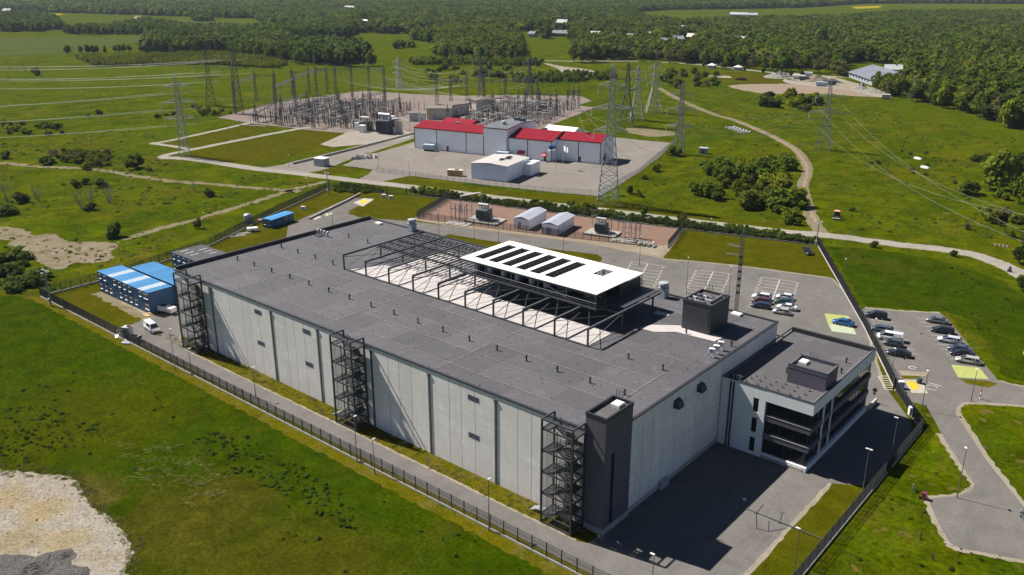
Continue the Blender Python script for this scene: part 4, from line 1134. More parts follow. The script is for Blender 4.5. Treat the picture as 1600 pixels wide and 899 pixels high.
fence('dark mesh fence on pale plinth down the left side behind the blue containers', [(-85,106.8),(-70.5,73.2),(-55,40.5),(-48.6,12.5),(-48.5,-9)])
fence('brown tinted mesh fence along the road in front of the red gravel compound', [(-31.3,99.3),(.6,107.7),(20.3,113.6),(41.8,121.0)], 2.6, 2.1, False, group='compound fences')
fence('mesh fence closing the right end of the red gravel compound', [(46.2,122.9),(40.1,142.0)], 2.6, 2.1, True, group='compound fences')
fence('mesh fence closing the left end of the red gravel compound', [(-31.4,99.5),(-40.5,122.6)], 2.6, 2.1, True, group='compound fences')
MB()
q = px((515,256),(588,269),(640,276),(740,289),(860,302),(934,306),(1000,270),(1052,226))
fence('thin grey mesh fence along the front of the red roofed hall yard', q[1:6], 3.0, 2.0, False, 'galv', group='thin grey yard fences', p=.16, t=.022, name='yard_fence', pw=.09)
fence('thin grey mesh fence on the right side of the red roofed hall yard', q[5:], 3.0, 2.0, False, 'galv', group='thin grey yard fences', p=.16, t=.022, name='yard_fence', pw=.09)
# gates
def gate(label, a, b, h=2.2):
    L = math.hypot(b[0]-a[0], b[1]-a[1]); an = math.atan2(b[1]-a[1], b[0]-a[0])
    t = thing('sliding_gate', label, 'gate', (a[0], a[1], 0), an)
    m = MB(); m.bar((0,0,.25),(L,0,.25),.12); m.bar((0,0,h),(L,0,h),.08); m.bar((0,0,.25),(0,0,h),.1); m.bar((L,0,.25),(L,0,h),.1); m.bar((L/2,0,.25),(L/2,0,h),.08)
    m.build('gate_frame', M['dark_steel'], t)
    m = MB(); n = int(L/.11)
    for k in range(n): m.bar((L*k/n,0,.25),(L*k/n,0,h),.03)
    m.build('bars', M['dark_steel'], t)
    for x in (0, L): MB().box(x-.15,-.35,0,x+.15,-.05,h+.5).build('gate_post', M['dark_steel'], t)
    return t
gate('dark sliding gate in the back fence above the yellow road pad', (-63.5,115.6), (-56.5,118.6))
gate('dark sliding gate in the fence beside the bright yellow road pad', (124.8,72.0), (131,62.6))
for q, lab in (((1407,607),'white gate drive cabinet left of the bright yellow pad'), ((1424,648),'white meter cabinet on the plinth of the fence by the lamp post')):
    p = at(*q)
    t = thing('gate_cabinet', lab, 'cabinet', p, .6)
    MB().bbox(-.55,-.4,0,.55,.4,1.5,.05).build('casing', M['white_metal'], t); MB().box(-.5,-.42,.2,.5,-.405,1.35).build('door', M['grey_metal'], t)
for q, lab in (((600,309),'left white cabinet on the kerb by the back gate'), ((611,311),'right white cabinet on the kerb by the back gate'), ((474,328),'white cabinet at the near end of the back road kerb')):
    p = at(*q)
    t = thing('gate_cabinet', lab, 'cabinet', p, .6)
    MB().bbox(-.7,-.4,0,.7,.4,1.2,.05).build('casing', M['white_metal'], t); MB().box(-.5,-.42,.2,.5,-.405,1.1).build('door', M['grey_metal'], t)
kb = px((484,343),(515,328),(540,316),(563,304))
m = MB(); n = 26
kerb = thing('retaining_kerb', 'dark low retaining kerb along the left side of the back road', 'kerb')
for k in range(n):
    def L(t):
        u = t*(len(kb)-1); i = min(int(u), len(kb)-2); f = u-i
        return (kb[i][0]+(kb[i+1][0]-kb[i][0])*f, kb[i][1]+(kb[i+1][1]-kb[i][1])*f)
    a, b = L(k/n), L((k+.96)/n)
    MB().bar((*a,.3),(*b,.3),.5,.6).build('kerb_block', M['stone'], kerb)

# ============================================================ ROAD MARKINGS
def line(a, b, w=.14, z=.028, mat='line', parent=None):
    return None
def stall_group(label, corner, du, dv, n, length, mid=True, ticks=True):
    t = thing('parking_bay_lines', label, None, (0,0,0)); t['kind'] = 'structure'
    m = MB(); c = Vector((*corner,0)); du = Vector((*du,0)).normalized(); dv = Vector((*dv,0)).normalized()
    def seg(p, q, w=.13):
        d = (q-p).normalized(); s = Vector((-d.y,d.x,0))*w/2
        m.quad((*(p-s).xy,.027),(*(q-s).xy,.027),(*(q+s).xy,.027),(*(p+s).xy,.027))
    for k in range(n+1):
        p = c+dv*(2.5*k); seg(p, p+du*length)
    m.build('bay_line', M['line'], t)
    if mid:
        m = MB(); p = c+du*(length/2); s = du*.11
        a, b = p, p+dv*(2.5*n)
        m.quad((*(a-s).xy,.031),(*(b-s).xy,.031),(*(b+s).xy,.031),(*(a+s).xy,.031)); m.build('centre_line', M['line'], t)
    if ticks:
        m = MB()
        for k in range(n):
            for e in (.55, length-.55):
                p = c+dv*(2.5*(k+.5))+du*e
                m.quad((p.x-.28,p.y-.22,.027),(p.x+.28,p.y-.22,.027),(p.x+.28,p.y+.22,.027),(p.x-.28,p.y+.22,.027))
        m.build('bay_number', M['line'], t)
    return t
def pdir(a, b): return (b[0]-a[0], b[1]-a[1])
for lab, c0, c1, c2, n in (('faded white bay lines on the asphalt nearest the white canopy', (985,408), (1040,417), (966,440), 7),
                       ('faded white bay lines between canopy and lattice mast', (1085,422), (1144,428), (1066,457), 7),
                       ('white bay lines around the seven cars behind the hall', (1187,433), (1250,442), (1166,482), 9)):
    P = px(c0, c1, c2)
    stall_group(lab, P[0], pdir(P[0],P[1]), pdir(P[0],P[2]), n, math.dist(P[0],P[1]))
P = px((1360,499),(1381,502),(1402,560)); stall_group('white bay lines along the fence side of the outer car park', P[0], pdir(P[0],P[1]), pdir(P[0],P[2]), 7, 5.0, False, False)
P = px((1432,497),(1470,500),(1486,563)); stall_group('white bay lines along the grass side of the outer car park', P[0], pdir(P[0],P[1]), pdir(P[0],P[2]), 9, 5.2, False, False)
def paint(label, pts, mat, z=.026, name='painted_bay'):
    o = sheet(name, px(*pts), z, mat, kind='structure'); o['label'] = label; return o
paint('yellow green painted bay under the blue car', ((1288,490),(1326,494),(1331,507),(1294,507)), 'green_paint')
paint('mint painted bay below the blue car', ((1294,507.4),(1331,507.4),(1338,523),(1300,518)), 'mint_paint')
paint('pale yellow green painted bays at the end of the outer car park', ((1486,570),(1530,575),(1545,593),(1497,590)), 'green_paint')
paint('cream crosshatched pad round the yellow square', ((1412,593),(1440,595),(1450,615),(1424,614)), 'cream_paint')
paint('bright yellow square painted on the road at the gate', ((1416,596),(1431,597),(1437,608),(1425,609)), 'yellow', .032)
paint('cream pad round the pale yellow square at the back gate', ((552,317),(569,310),(584,312),(567,323)), 'cream_paint', .030)
paint('pale yellow square at the back gate', ((560,316),(569,312),(576,314),(567,319)), 'yellow', .036)
for q in (((486,341),(496,337),(503,339),(492,344)), ((506,336),(511,333),(516,335),(511,338)), ((513,335),(517,332),(521,333),(517,336))):
    paint('small cream paint patch on the back road', q, 'cream_paint', .030)
# hatched box, arrow marks
P = [Vector((*p,0)) for p in px((1372,588),(1388,588),(1402,610),(1384,609))]
m = MB()
for k in range(7):
    a = P[0].lerp(P[3], k/6.); b = P[1].lerp(P[2], k/6.); s = (P[3]-P[0]).normalized()*.14
    m.quad((*(a-s).xy,.03),(*(b-s).xy,.03),(*(b+s).xy,.03),(*(a+s).xy,.03))
for a, b in ((P[0],P[3]),(P[1],P[2])):
    s = (P[1]-P[0]).normalized()*.12; m.quad((*(a-s).xy,.034),(*(a+s).xy,.034),(*(b+s).xy,.034),(*(b-s).xy,.034))
tag(m.build('hatched_box', M['cream_paint']), 'cream hatched box marking on the asphalt inside the gate', kind='structure')
def ringmark(label, p, r, w=.18, a0=.5, a1=5.8, sq=1.0, bars=1):
    c = at(*p); m = MB(); n = 16
    vs = []
    for k in range(n+1):
        a = a0+(a1-a0)*k/n
        vs += [(c.x+r*math.cos(a), c.y+r*sq*math.sin(a), .030), (c.x+(r-w)*math.cos(a), c.y+(r-w)*sq*math.sin(a), .030)]
    m.add(vs, [(2*k,2*k+1,2*k+3,2*k+2) for k in range(n)])
    for b in range(bars):
        y = c.y+r*1.5+b*.5; m.quad((c.x-1.2,y,.030),(c.x+1.2,y,.030),(c.x+1.2,y+.2,.030),(c.x-1.2,y+.2,.030))
    tag(m.build('road_symbol', M['line']), label, kind='structure')
ringmark('white painted ring symbol on the road right of the yellow pad', (1456,606), 1.15, .16)
ringmark('white painted symbol in the empty bay beside the black car', (1426,575), .8, .2, bars=0)
ringmark('small white painted symbol behind the hall roof corner', (1318,503), .8, .2, bars=0) if False else None

# ============================================================ LAMP POSTS, MASTS
def lamp(label, base, h, rz, group, lean=0):
    t = thing('lamp_post', label, 'lamp post', (base[0], base[1], 0), rz, group)
    me = cached(('lpole', round(h,1)), lambda: MB().tube((0,0,0),(0,0,h),.075,7,.045).tube((0,0,0),(0,0,.9),.10,7).mesh('pole', M['pole']))
    ob('pole', me, t)
    hd = cached('lhead', lambda: MB().bbox(-.14,-.1,-.05,.14,.52,.06,.03).mesh('lamp_head', M['lamp_white']))
    ob('lamp_head', hd, t, (0,0,h)); 
    ob('lamp_head', hd, t, (0,0,h), PI) if label.startswith('double') else None
fr = [((274,579),8.7),((300,587),5.6),((400,622),6.1),((558,722),8.1),((585.5,741),6.1),((764,830),8.3)]
for i, (p, h) in enumerate(fr):
    b = at(*p); lamp('%s lamp post from the left along the long front fence' % nth(i), b, h, 0, 'lamp posts along the front road')
lamp('lamp post in the bottom foreground by the nearest corner shadow', (121.9,-9.0), 8.2, PI/2, 'lamp posts around the office')
lamp('lamp post on the grass strip by the lying antenna mast', (133.0,7.1), 8.2, PI/2, 'lamp posts around the office')
lamp('double headed lamp post in the dark office shadow', at(1348.5,764), 6.8, PI/2, 'lamp posts around the office')
lamp('lamp post by the white meter cabinet at the fence corner', (132.8,45.0), 8.0, PI/2, 'lamp posts around the office')
for (p, h, lab) in (((1495,778),8.3,'lamp post on the gravel edge of the lower right drive'), ((1517,628),6.4,'lamp post at the junction below the pale green bays'), ((1440,640),7.5,'lamp post on the verge right of the yellow pad'),
                    ((1392,590),6.0,'lamp post on the fence line above the hatched box'), ((1362,552),7.5,'lamp post by the fence behind the office emblem'),
                    ((520,352),5.6,'lamp post on the back left road beyond the hall roof'), ((686,368),8.0,'lamp post behind the steel frame, left of three by the compound fence'), ((741,376),7.5,'lamp post behind the steel frame, middle of three by the compound fence'),
                    ((779,380),7.5,'lamp post left of the white canopy by the compound fence'), ((880,395),9.2,'lamp post rising behind the white canopy'), ((1110,367),4.9,'lamp post on the back fence above the bay lines'),
                    ((1072,458),9,'thin lamp post among the bay lines left of the plant room'), ((1138,470),8.5,'thin lamp post left of the lattice mast'), ((999,415),8,'thin lamp post beside the bay lines nearest the canopy'),
                    ((189,410),5.5,'lamp post behind the blue container block'), ((320,360),5.5,'lamp post by the left fence above the dark roofed container'), ((480,305),6,'lamp post by the left fence near the back gate'), ((1316,450),7.5,'lamp post right of the fence at the parking lawn corner'),
                    ((640,283),8,'lamp post at the left end of the red hall yard fence'), ((592,262),7.5,'lamp post at the red hall yard gate'), ((727,290),8,'lamp post in front of the pale timber crates'), ((452,262),5,'lamp post left of the grey kiosk')):
    lamp(lab, at(*p), h, .6, 'lamp posts further back')
def camera_mast(label, p, h):
    t = thing('camera_mast', label, 'camera mast', at(*p), 0, 'camera masts at fence corners')
    MB().tube((0,0,0),(0,0,h),.20,8,.14).build('pole', M['galv'], t)
    m = MB(); m.bar((-.9,0,h-.3),(.9,0,h-.3),.09); m.bar((0,-.7,h-.8),(0,.7,h-.8),.09); m.build('cross_arm', M['galv'], t)
    for x, y, z in ((-.9,0,h-.3),(.9,0,h-.3),(0,-.7,h-.8),(0,.7,h-.8)):
        MB().bbox(x-.13,y-.25,z,x+.13,y+.25,z+.26,.03).build('camera', M['white_metal'], t)
    MB().bbox(-.3,-.45,1.0,.3,-.14,1.9,.03).build('junction_box', M['grey_metal'], t)
camera_mast('camera mast at the far left corner of the front fence', (80,478), 8.9)
camera_mast('dark camera mast at the back left fence corner', (513,304), 8.0)
camera_mast('leaning looking camera mast at the back right fence corner', (1275,385), 7.5)
def lattice_bar(m, h, w, n, t=.06):
    for k in range(3):
        a = 2*PI*k/3; m.bar((w*math.cos(a),w*math.sin(a),0),(w*math.cos(a),w*math.sin(a),h),t)
    for i in range(n):
        for k in range(3):
            a, b = 2*PI*k/3, 2*PI*(k+1)/3
            z0, z1 = h*i/n, h*(i+1)/n
            m.bar((w*math.cos(a),w*math.sin(a),z0),(w*math.cos(b),w*math.sin(b),z1),t*.6)
            m.bar((w*math.cos(a),w*math.sin(a),z1),(w*math.cos(b),w*math.sin(b),z1),t*.6)
b = at(1147.5,512)
t = thing('antenna_mast', 'tall slim lattice antenna mast standing on the car park asphalt behind the hall', 'mast', b)
m = MB(); lattice_bar(m, 22, .42, 20, .085); m.build('lattice', M['mid_steel'], t)
for z in (8, 9.6, 11.2, 12.8, 14.4, 16): MB().bbox(-.35,-.25,z,.35,.25,z+.5,.05).build('antenna_box', M['dark_steel'], t)
m = MB(); m.bar((0,0,18.4),(-3.2,0,18.6),.08)
for k in range(6): m.bar((-.6-k*.5,-.9,18.45),(-.6-k*.5,.9,18.45),.05)
m.build('yagi_antenna', M['galv'], t)
m = MB(); m.bar((0,0,16.6),(-3.4,0,16.5),.08)
for k in range(5): m.bar((-.8-k*.55,-.8,16.5),(-.8-k*.55,.8,16.5),.05)
m.build('yagi_antenna', M['galv'], t)
MB().tube((0,0,22),(0,0,23.4),.04,6).build('whip', M['galv'], t)
# slim mast lying on the apron
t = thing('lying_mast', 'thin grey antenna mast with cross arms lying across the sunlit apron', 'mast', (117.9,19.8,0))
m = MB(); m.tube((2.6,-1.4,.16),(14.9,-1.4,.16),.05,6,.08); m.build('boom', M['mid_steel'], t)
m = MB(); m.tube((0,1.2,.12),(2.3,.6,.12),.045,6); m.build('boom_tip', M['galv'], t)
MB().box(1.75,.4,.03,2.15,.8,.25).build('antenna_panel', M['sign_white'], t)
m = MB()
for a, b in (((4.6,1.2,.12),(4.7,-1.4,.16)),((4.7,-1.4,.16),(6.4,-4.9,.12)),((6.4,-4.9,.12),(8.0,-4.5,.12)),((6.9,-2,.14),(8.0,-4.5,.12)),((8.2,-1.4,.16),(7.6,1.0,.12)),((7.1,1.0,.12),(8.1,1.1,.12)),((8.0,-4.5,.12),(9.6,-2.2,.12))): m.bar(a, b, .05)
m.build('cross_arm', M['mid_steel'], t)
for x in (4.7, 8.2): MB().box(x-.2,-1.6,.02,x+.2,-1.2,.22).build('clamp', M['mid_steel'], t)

# ============================================================ CONTAINERS
def win(parent, x, y, z, w=.85, h=1.0, axis='x', out=-1):
    e = .03
    if axis == 'x':
        f = MB().box(x-w/2-.07,min(y,y+out*e),z-.07,x+w/2+.07,max(y,y+out*e),z+h+.07).build('window', M['sign_white'], parent)
        y2 = y+out*e; MB().box(x-w/2,min(y2,y2+out*.012),z,x+w/2,max(y2,y2+out*.012),z+h).build('pane', M['glass'], f)
        MB().box(x-w/2-.1,min(y2,y2+out*.14),z-.13,x+w/2+.1,max(y2,y2+out*.14),z-.08).build('sill', M['sign_white'], f)
    else:
        f = MB().box(min(x,x+out*e),y-w/2-.07,z-.07,max(x,x+out*e),y+w/2+.07,z+h+.07).build('window', M['sign_white'], parent)
        x2 = x+out*e; MB().box(min(x2,x2+out*.012),y-w/2,z,max(x2,x2+out*.012),y+w/2,z+h).build('pane', M['glass'], f)
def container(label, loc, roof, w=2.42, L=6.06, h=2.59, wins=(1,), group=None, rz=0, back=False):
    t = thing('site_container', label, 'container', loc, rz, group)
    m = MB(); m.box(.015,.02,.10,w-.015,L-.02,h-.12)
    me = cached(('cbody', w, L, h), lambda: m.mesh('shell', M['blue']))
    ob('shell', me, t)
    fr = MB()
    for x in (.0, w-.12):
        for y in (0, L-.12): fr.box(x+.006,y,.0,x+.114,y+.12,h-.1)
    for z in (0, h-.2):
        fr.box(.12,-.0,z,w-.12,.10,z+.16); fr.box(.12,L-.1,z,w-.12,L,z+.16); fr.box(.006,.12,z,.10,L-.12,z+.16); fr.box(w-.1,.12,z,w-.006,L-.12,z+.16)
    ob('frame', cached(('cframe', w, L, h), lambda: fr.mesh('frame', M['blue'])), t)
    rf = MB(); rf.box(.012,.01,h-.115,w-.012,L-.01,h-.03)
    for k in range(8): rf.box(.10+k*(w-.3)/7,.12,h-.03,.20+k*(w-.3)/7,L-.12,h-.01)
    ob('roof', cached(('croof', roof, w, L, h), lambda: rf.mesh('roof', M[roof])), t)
    if 1 in wins: win(t, w/2, .02, 1.0)
    if 2 in wins: win(t, w/2, L-.02, 1.0, out=1)
    if 3 in wins: win(t, w/2-.45, .02, 1.0, .6); win(t, w/2+.55, .02, 1.0, .6)
    return t
cols = ['blue_roof','blue_roof','pale_roof','blue_roof','blue_roof','pale_roof','blue_roof','blue_roof','pale_roof','blue_roof']
for i in range(10):
    for lv in range(2):
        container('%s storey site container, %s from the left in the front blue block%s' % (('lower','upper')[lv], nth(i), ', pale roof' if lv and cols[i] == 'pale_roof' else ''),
                  (-41.5+2.42*i, 1.95, .06+2.6*lv), cols[i] if lv else 'blue_roof', wins=((1,) if (i+lv) % 5 != 3 else ()) if i < 9 else (3,), group='front blue container block')
for i in range(9):
    for lv in range(2):
        container('%s storey site container, %s from the left in the rear blue block' % (('lower','upper')[lv], nth(i)),
                  (-38+2.42*i, 8.7, .06+2.6*lv), 'blue_roof', wins=(), group='rear blue container block')
for i in range(5):
    container('upper dark roofed site container, %s from the left behind the hall corner' % nth(i), (-42.0+2.42*i, 21.6, 2.66), 'dark_roof', L=9.0, wins=(1,), group='dark roofed container block')
    container('lower dark roofed site container, %s from the left behind the hall corner' % nth(i), (-42.0+2.42*i, 21.6, .06), 'grey_roof', L=9.0, wins=(1,), group='dark roofed container block')
m = MB()
for k in range(3):
    m.box(-41.2+2.42*k+.9,23.2,5.235,-41.2+2.42*k+1.05,25.6,5.28); m.box(-38.8+2.42*k+.9,27.2,5.235,-38.8+2.42*k+1.05,29.4,5.28)
tag(m.build('roof_batten', M['sign_white']), 'pale battens lying on the dark container roof', 'battens')
t = thing('blue_hut', 'single storey blue cabin with bright blue roof by the left fence', 'cabin', (*at(411,355).xy, 0), rad(12))
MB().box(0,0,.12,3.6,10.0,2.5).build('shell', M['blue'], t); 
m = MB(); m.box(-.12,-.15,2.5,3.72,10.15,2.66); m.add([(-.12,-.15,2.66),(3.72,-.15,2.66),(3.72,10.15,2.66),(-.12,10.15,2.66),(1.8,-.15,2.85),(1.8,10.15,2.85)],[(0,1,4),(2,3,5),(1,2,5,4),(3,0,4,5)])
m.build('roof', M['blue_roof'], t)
win(t, 1.0, 0, 1.0, .8); win(t, 2.6, 0, 1.0, .8); win(t, 3.6, 6.8, 1.2, .9, .8, 'y', 1); win(t, 3.6, 9.0, 1.0, .9, 1.0, 'y', 1)
MB().box(.1,.1,0,3.5,9.9,.12).build('footing', M['blackr'], t)
p = at(388,349)
t = thing('water_tank', 'shiny round steel tank by the left fence next to the blue cabin', 'tank', p)
MB().lathe([(1.1,.3),(1.25,.5),(1.25,2.6),(1.1,2.9),(.4,3.1)], 16).build('shell', M['galv'], t, smooth=True)
m = MB()
for x, y in ((-.8,-.8),(.8,-.8),(.8,.8),(-.8,.8)): m.bar((x,y,0),(x,y,.5),.12)
m.build('legs', M['galv'], t)
p = at(395,362)
t = thing('small_trailer', 'white covered trailer on the grass by the left fence', 'trailer', p, 1.0)
MB().bbox(-1.6,-.8,.5,1.6,.8,1.3,.15).build('cover', M['white_metal'], t); MB().bar((1.6,0,.5),(3.0,0,.45),.1).build('drawbar', M['galv'], t)
for s in (-.85,.85): MB().tube((0,s-.1,.35),(0,s+.1,.35),.35,12).build('wheel', M['blackr'], t)
for i, q in enumerate(((372,369),(381,365))):
    p = at(*q); m = MB()
    for k in range(6): m.box(-2.2,-.6+k*.22,.0+.06*(k % 2),2.2,-.45+k*.22,.10+.06*(k % 2))
    tag(m.build('timber_stack', M['pad'], None, p, 1.15), '%s stack of pale boards on the grass by the left fence' % ('nearer','farther')[i], 'boards')
p = at(405,346)
t = thing('pallet_pile', 'pale pallets and scrap beside the blue cabin', 'pallets', p, .4)
for k in range(4): MB().box(-1.1+.1*k,-1.0,.05+.16*k,1.1+.1*k,1.0,.16+.16*k).build('pallet', M['wood'], t)
# odds and ends by the front left fence: bin, skip, white panels
p = at(201,530)
t = thing('metal_cabinet', 'tall grey steel cabinet by the front fence near the white van', 'cabinet', p, .5)
MB().bbox(-.9,-.7,0,.9,.7,2.9,.05).build('casing', M['grey_metal'], t); MB().box(-.8,-.73,.2,.8,-.705,2.7).build('door', M['galv'], t)
MB().box(.3,-.4,2.9,.8,.2,3.2).build('vent', M['darkred'], t)
p = at(211,533)
t = thing('rubbish_skip', 'dark open skip with white scraps by the grey cabinet', 'skip', p, .4)
m = MB(); m.add([(-1,-.7,.1),(1,-.7,.1),(1,.7,.1),(-1,.7,.1),(-1.4,-.8,1.1),(1.4,-.8,1.1),(1.4,.8,1.1),(-1.4,.8,1.1)],[(3,2,1,0),(0,1,5,4),(1,2,6,5),(2,3,7,6),(3,0,4,7)])
m.build('hull', M['black'], t)
m = MB(); m.box(-.9,-.5,.4,.2,.4,.9); m.bar((-.3,-.3,.6),(1.2,.5,1.3),.2,.08); m.bar((.2,.4,.7),(1.0,-.5,1.2),.3,.06); m.build('scraps', M['white_metal'], t)
for i, q in enumerate(((179,521),(187,519),(193,523),(184,527),(197,537))):
    p = at(*q); m = MB(); m.box(-.9,-.5,0,.9,.5,.12); m.box(-.7,-.4,.12,.9,.5,.3); m.bar((-.9,.3,.2),(.6,-.4,.8),.5,.05)
    tag(m.build('panel_pile', M['white_metal' if i % 2 else 'grey_metal'], None, p, i*.9), 'pile of %s sheets by the front fence, %s from the left' % ('white' if i % 2 else 'grey', nth(i)), 'sheets')
p = at(231,493)
tag(MB().box(-1.1,-.8,0,1.1,.8,.22).box(-.5,.2,.22,.5,.8,.5).build('entrance_step', M['wood'], None, p), 'pale wooden step at the corner of the front blue container block', 'step')
for q, lab, L in (((262,489),'white box trailer parked under the blue container block', 4.2), ((254,486),'grey box trailer behind the white one under the containers', 3.2)):
    p = at(*q); t = thing('box_trailer', lab, 'trailer', p, .25)
    MB().bbox(-L/2,-.9,.55,L/2,.9,1.6,.06).build('box', M['white_metal' if 'white box' in lab else 'grey_metal'], t)
    for x in (-.5,.5):
        for s in (-.95,.95): MB().tube((x,s-.1,.35),(x,s+.1,.35),.35,12).build('wheel', M['blackr'], t)
    MB().bar((L/2,0,.55),(L/2+1.3,0,.5),.12).build('drawbar', M['galv'], t)

# ============================================================ VEHICLES
def loft(secs, mat, name, parent, smooth=True):
    """secs: list of (x, [(y,z)...]) half profiles from bottom to top, mirrored"""
    m = MB(); n = len(secs[0][1])*2
    for x, pr in secs:
        m.v += [(x, -y, z) for y, z in pr]+[(x, y, z) for y, z in reversed(pr)]
    for i in range(len(secs)-1):
        for k in range(n):
            j = (k+1) % n; m.f.append((i*n+k, (i+1)*n+k, (i+1)*n+j, i*n+j))
    m.f.append(tuple(range(n))); m.f.append(tuple((len(secs)-1)*n+k for k in range(n-1,-1,-1)))
    me = m.mesh(name, mat, smooth)
    return me
CARS = {
  # length, width, belt, roof height, bonnet end, windscreen top, roof end, tail, tail belt height, bonnet height
  'hatch': dict(L=4.1, W=1.76, belt=.93, H=1.48, a=.95, b=.25, c=-1.45, d=-1.95, tb=.98, hb=.86),
  'estate': dict(L=4.7, W=1.82, belt=.92, H=1.47, a=1.10, b=.35, c=-1.85, d=-2.25, tb=.98, hb=.84),
  'sedan': dict(L=4.7, W=1.82, belt=.92, H=1.44, a=1.05, b=.30, c=-.95, d=-1.70, tb=1.00, hb=.84),
  'suv': dict(L=4.6, W=1.88, belt=1.06, H=1.68, a=1.05, b=.35, c=-1.75, d=-2.18, tb=1.10, hb=1.02),
  'van': dict(L=5.2, W=1.95, belt=1.20, H=1.95, a=1.75, b=1.05, c=-2.45, d=-2.55, tb=1.25, hb=1.12),
}
def carmeshes(kind, paint, key):
    S = CARS[kind]; L, Wd, H = S['L'], S['W'], S['H']; h = L/2; w = Wd/2
    lo = .24
    def pr(hw, zt, crown=.03): return [(hw*.80, lo), (hw*.97, lo+.10), (hw, .55), (hw*.985, zt-.10), (hw*.90, zt-.01), (hw*.5, zt+crown)]
    hb, bt, tb = S['hb'], S['belt'], S['tb']
    secs = [(-h, [(w*.66,lo+.12),(w*.80,lo+.2),(w*.86,.58),(w*.84,tb-.22),(w*.76,tb-.15),(w*.4,tb-.13)]), (-h+.10, pr(w*.93, tb-.06)), (-h+.45, pr(w*.99, tb)), (S['d']+.35, pr(w, tb)), (-.3, pr(w, bt)), (S['a'], pr(w, bt-.0)), (S['a']+.35, pr(w*.985, hb+.02)), (h-.55, pr(w*.95, hb-.04)), (h-.14, pr(w*.86, hb-.15)), (h, [(w*.60,lo+.10),(w*.70,lo+.16),(w*.76,.50),(w*.72,hb-.32),(w*.66,hb-.27),(w*.35,hb-.25)])]
    body = loft(secs, paint, 'body', None)
    # greenhouse, glass below and painted roof on top
    a, b, c, d = S['a']+.30, S['b'], S['c'], S['d']
    wb, wt = w*.93, w*.74
    g = MB(); zb, zt = bt-.04, H-.09
    zr = tb-.04
    g.add([(d,-wb,zr),(a,-wb,zb),(a,wb,zb),(d,wb,zr),(c,-wt,zt),(b,-wt,zt),(b,wt,zt),(c,wt,zt)],[(3,2,1,0),(4,5,6,7),(0,1,5,4),(1,2,6,5),(2,3,7,6),(3,0,4,7)])
    glass = g.mesh('glass', M['carglass'])
    r = MB()
    r.add([(c-.06,-wt-.015,zt-.02),(b+.06,-wt-.015,zt-.02),(b+.06,wt+.015,zt-.02),(c-.06,wt+.015,zt-.02),(c,-wt*.86,H-.02),(b,-wt*.86,H-.02),(b,wt*.86,H-.02),(c,wt*.86,H-.02),((b+c)/2,0,H+.01)],[(3,2,1,0),(0,1,5,4),(1,2,6,5),(2,3,7,6),(3,0,4,7),(4,5,8),(5,6,8),(6,7,8),(7,4,8)])
    for s in (-1, 1):
        r.bar((a-.05,s*(wb+.005),zb+.03),(b+.02,s*(wt+.008),zt),.09,.07); r.bar((d+.03,s*(wb+.005),zr+.03),(c-.02,s*(wt+.008),zt),.13,.09)
        xm = (b+c)/2+.05; r.bar((xm,s*(wb+.01),zb+.02),(xm,s*(wt+.012),zt),.09,.04)
        if kind in ('estate','suv','van'): r.bar((c+.65,s*(wb+.01),zb+.02),(c+.65,s*(wt+.012),zt),.10,.04)
    if kind == 'van':
        r.add([(c-.04,s*1.0*(0) if False else -wb-.02,zr+.02),(xm-.1,-wb-.02,zb+.02),(xm-.1,-wt-.03,zt),(c-.02,-wt-.03,zt)],[(0,1,2,3)])
        r.add([(c-.04,wb+.02,zr+.02),(xm-.1,wb+.02,zb+.02),(xm-.1,wt+.03,zt),(c-.02,wt+.03,zt)],[(3,2,1,0)])
        r.add([(d-.02,-wb,zr+.02),(d-.02,wb,zr+.02),(c-.03,wt,zt),(c-.03,-wt,zt)],[(0,3,2,1)])
    roof = r.mesh('roof', paint)
    hl = MB()
    tl = MB()
    return body, glass, roof
TY = MB().tube((0,-.11,0),(0,.11,0),.33,14).mesh('wheel', M['blackr'])
RM = MB().tube((0,-.125,0),(0,.125,0),.20,10).mesh('rim', M['galv'])
HLm = MB().bbox(-.06,-.20,-.07,.06,.20,.07,.03).mesh('headlight', M['sign_white'])
TLm = MB().bbox(-.05,-.16,-.12,.05,.16,.12,.03).mesh('tail_light', M['sign_red'])
MRm = MB().bbox(-.06,-.10,-.06,.06,.10,.07,.03).mesh('mirror', M['black'])
BPm = MB().box(-.03,-.62,-.10,.03,.62,.10).mesh('grille', M['blackr'])
PAINT = {}
def car(label, kind, col, loc, rz, group=None, metal=.3, cat='car'):
    S = CARS[kind]
    if col not in PAINT: PAINT[col] = carpaint('car_paint_'+'_'.join(str(int(c*100)) for c in col), col, metal)
    body, glass, roof = cached(('car', kind, col), lambda: carmeshes(kind, PAINT[col], kind))
    t = thing('parked_'+('van' if kind == 'van' else 'car'), label, cat, (loc[0], loc[1], loc[2] if len(loc) > 2 else .03), rz, group)
    ob('body', body, t); ob('glass', glass, t); ob('roof', roof, t)
    h, w = S['L']/2, S['W']/2
    for x in (h*.63, -h*.60):
        for s in (-1, 1):
            wh = ob('wheel', TY, t, (x, s*(w-.09), .33)); ob('rim', RM, wh)
    for s in (-1, 1):
        ob('headlight', HLm, t, (h-.13, s*w*.62, S['hb']-.24)); ob('tail_light', TLm, t, (-h+.05, s*w*.72, S['tb']-.22)); ob('mirror', MRm, t, (S['a']+.05, s*(w+.07), S['belt']+.02))
    ob('grille', BPm, t, (h-.01, 0, .46))
    return t
WHITE=(.72,.72,.72); SILVER=(.46,.46,.46); BEIGE_S=(.44,.42,.38); BLACK=(.012,.012,.014); NAVY=(.020,.035,.070); TEAL=(.02,.055,.055); BLUE=(.010,.09,.30); GREY=(.14,.15,.16); DKRED=(.10,.02,.025); STEELB=(.075,.10,.13)
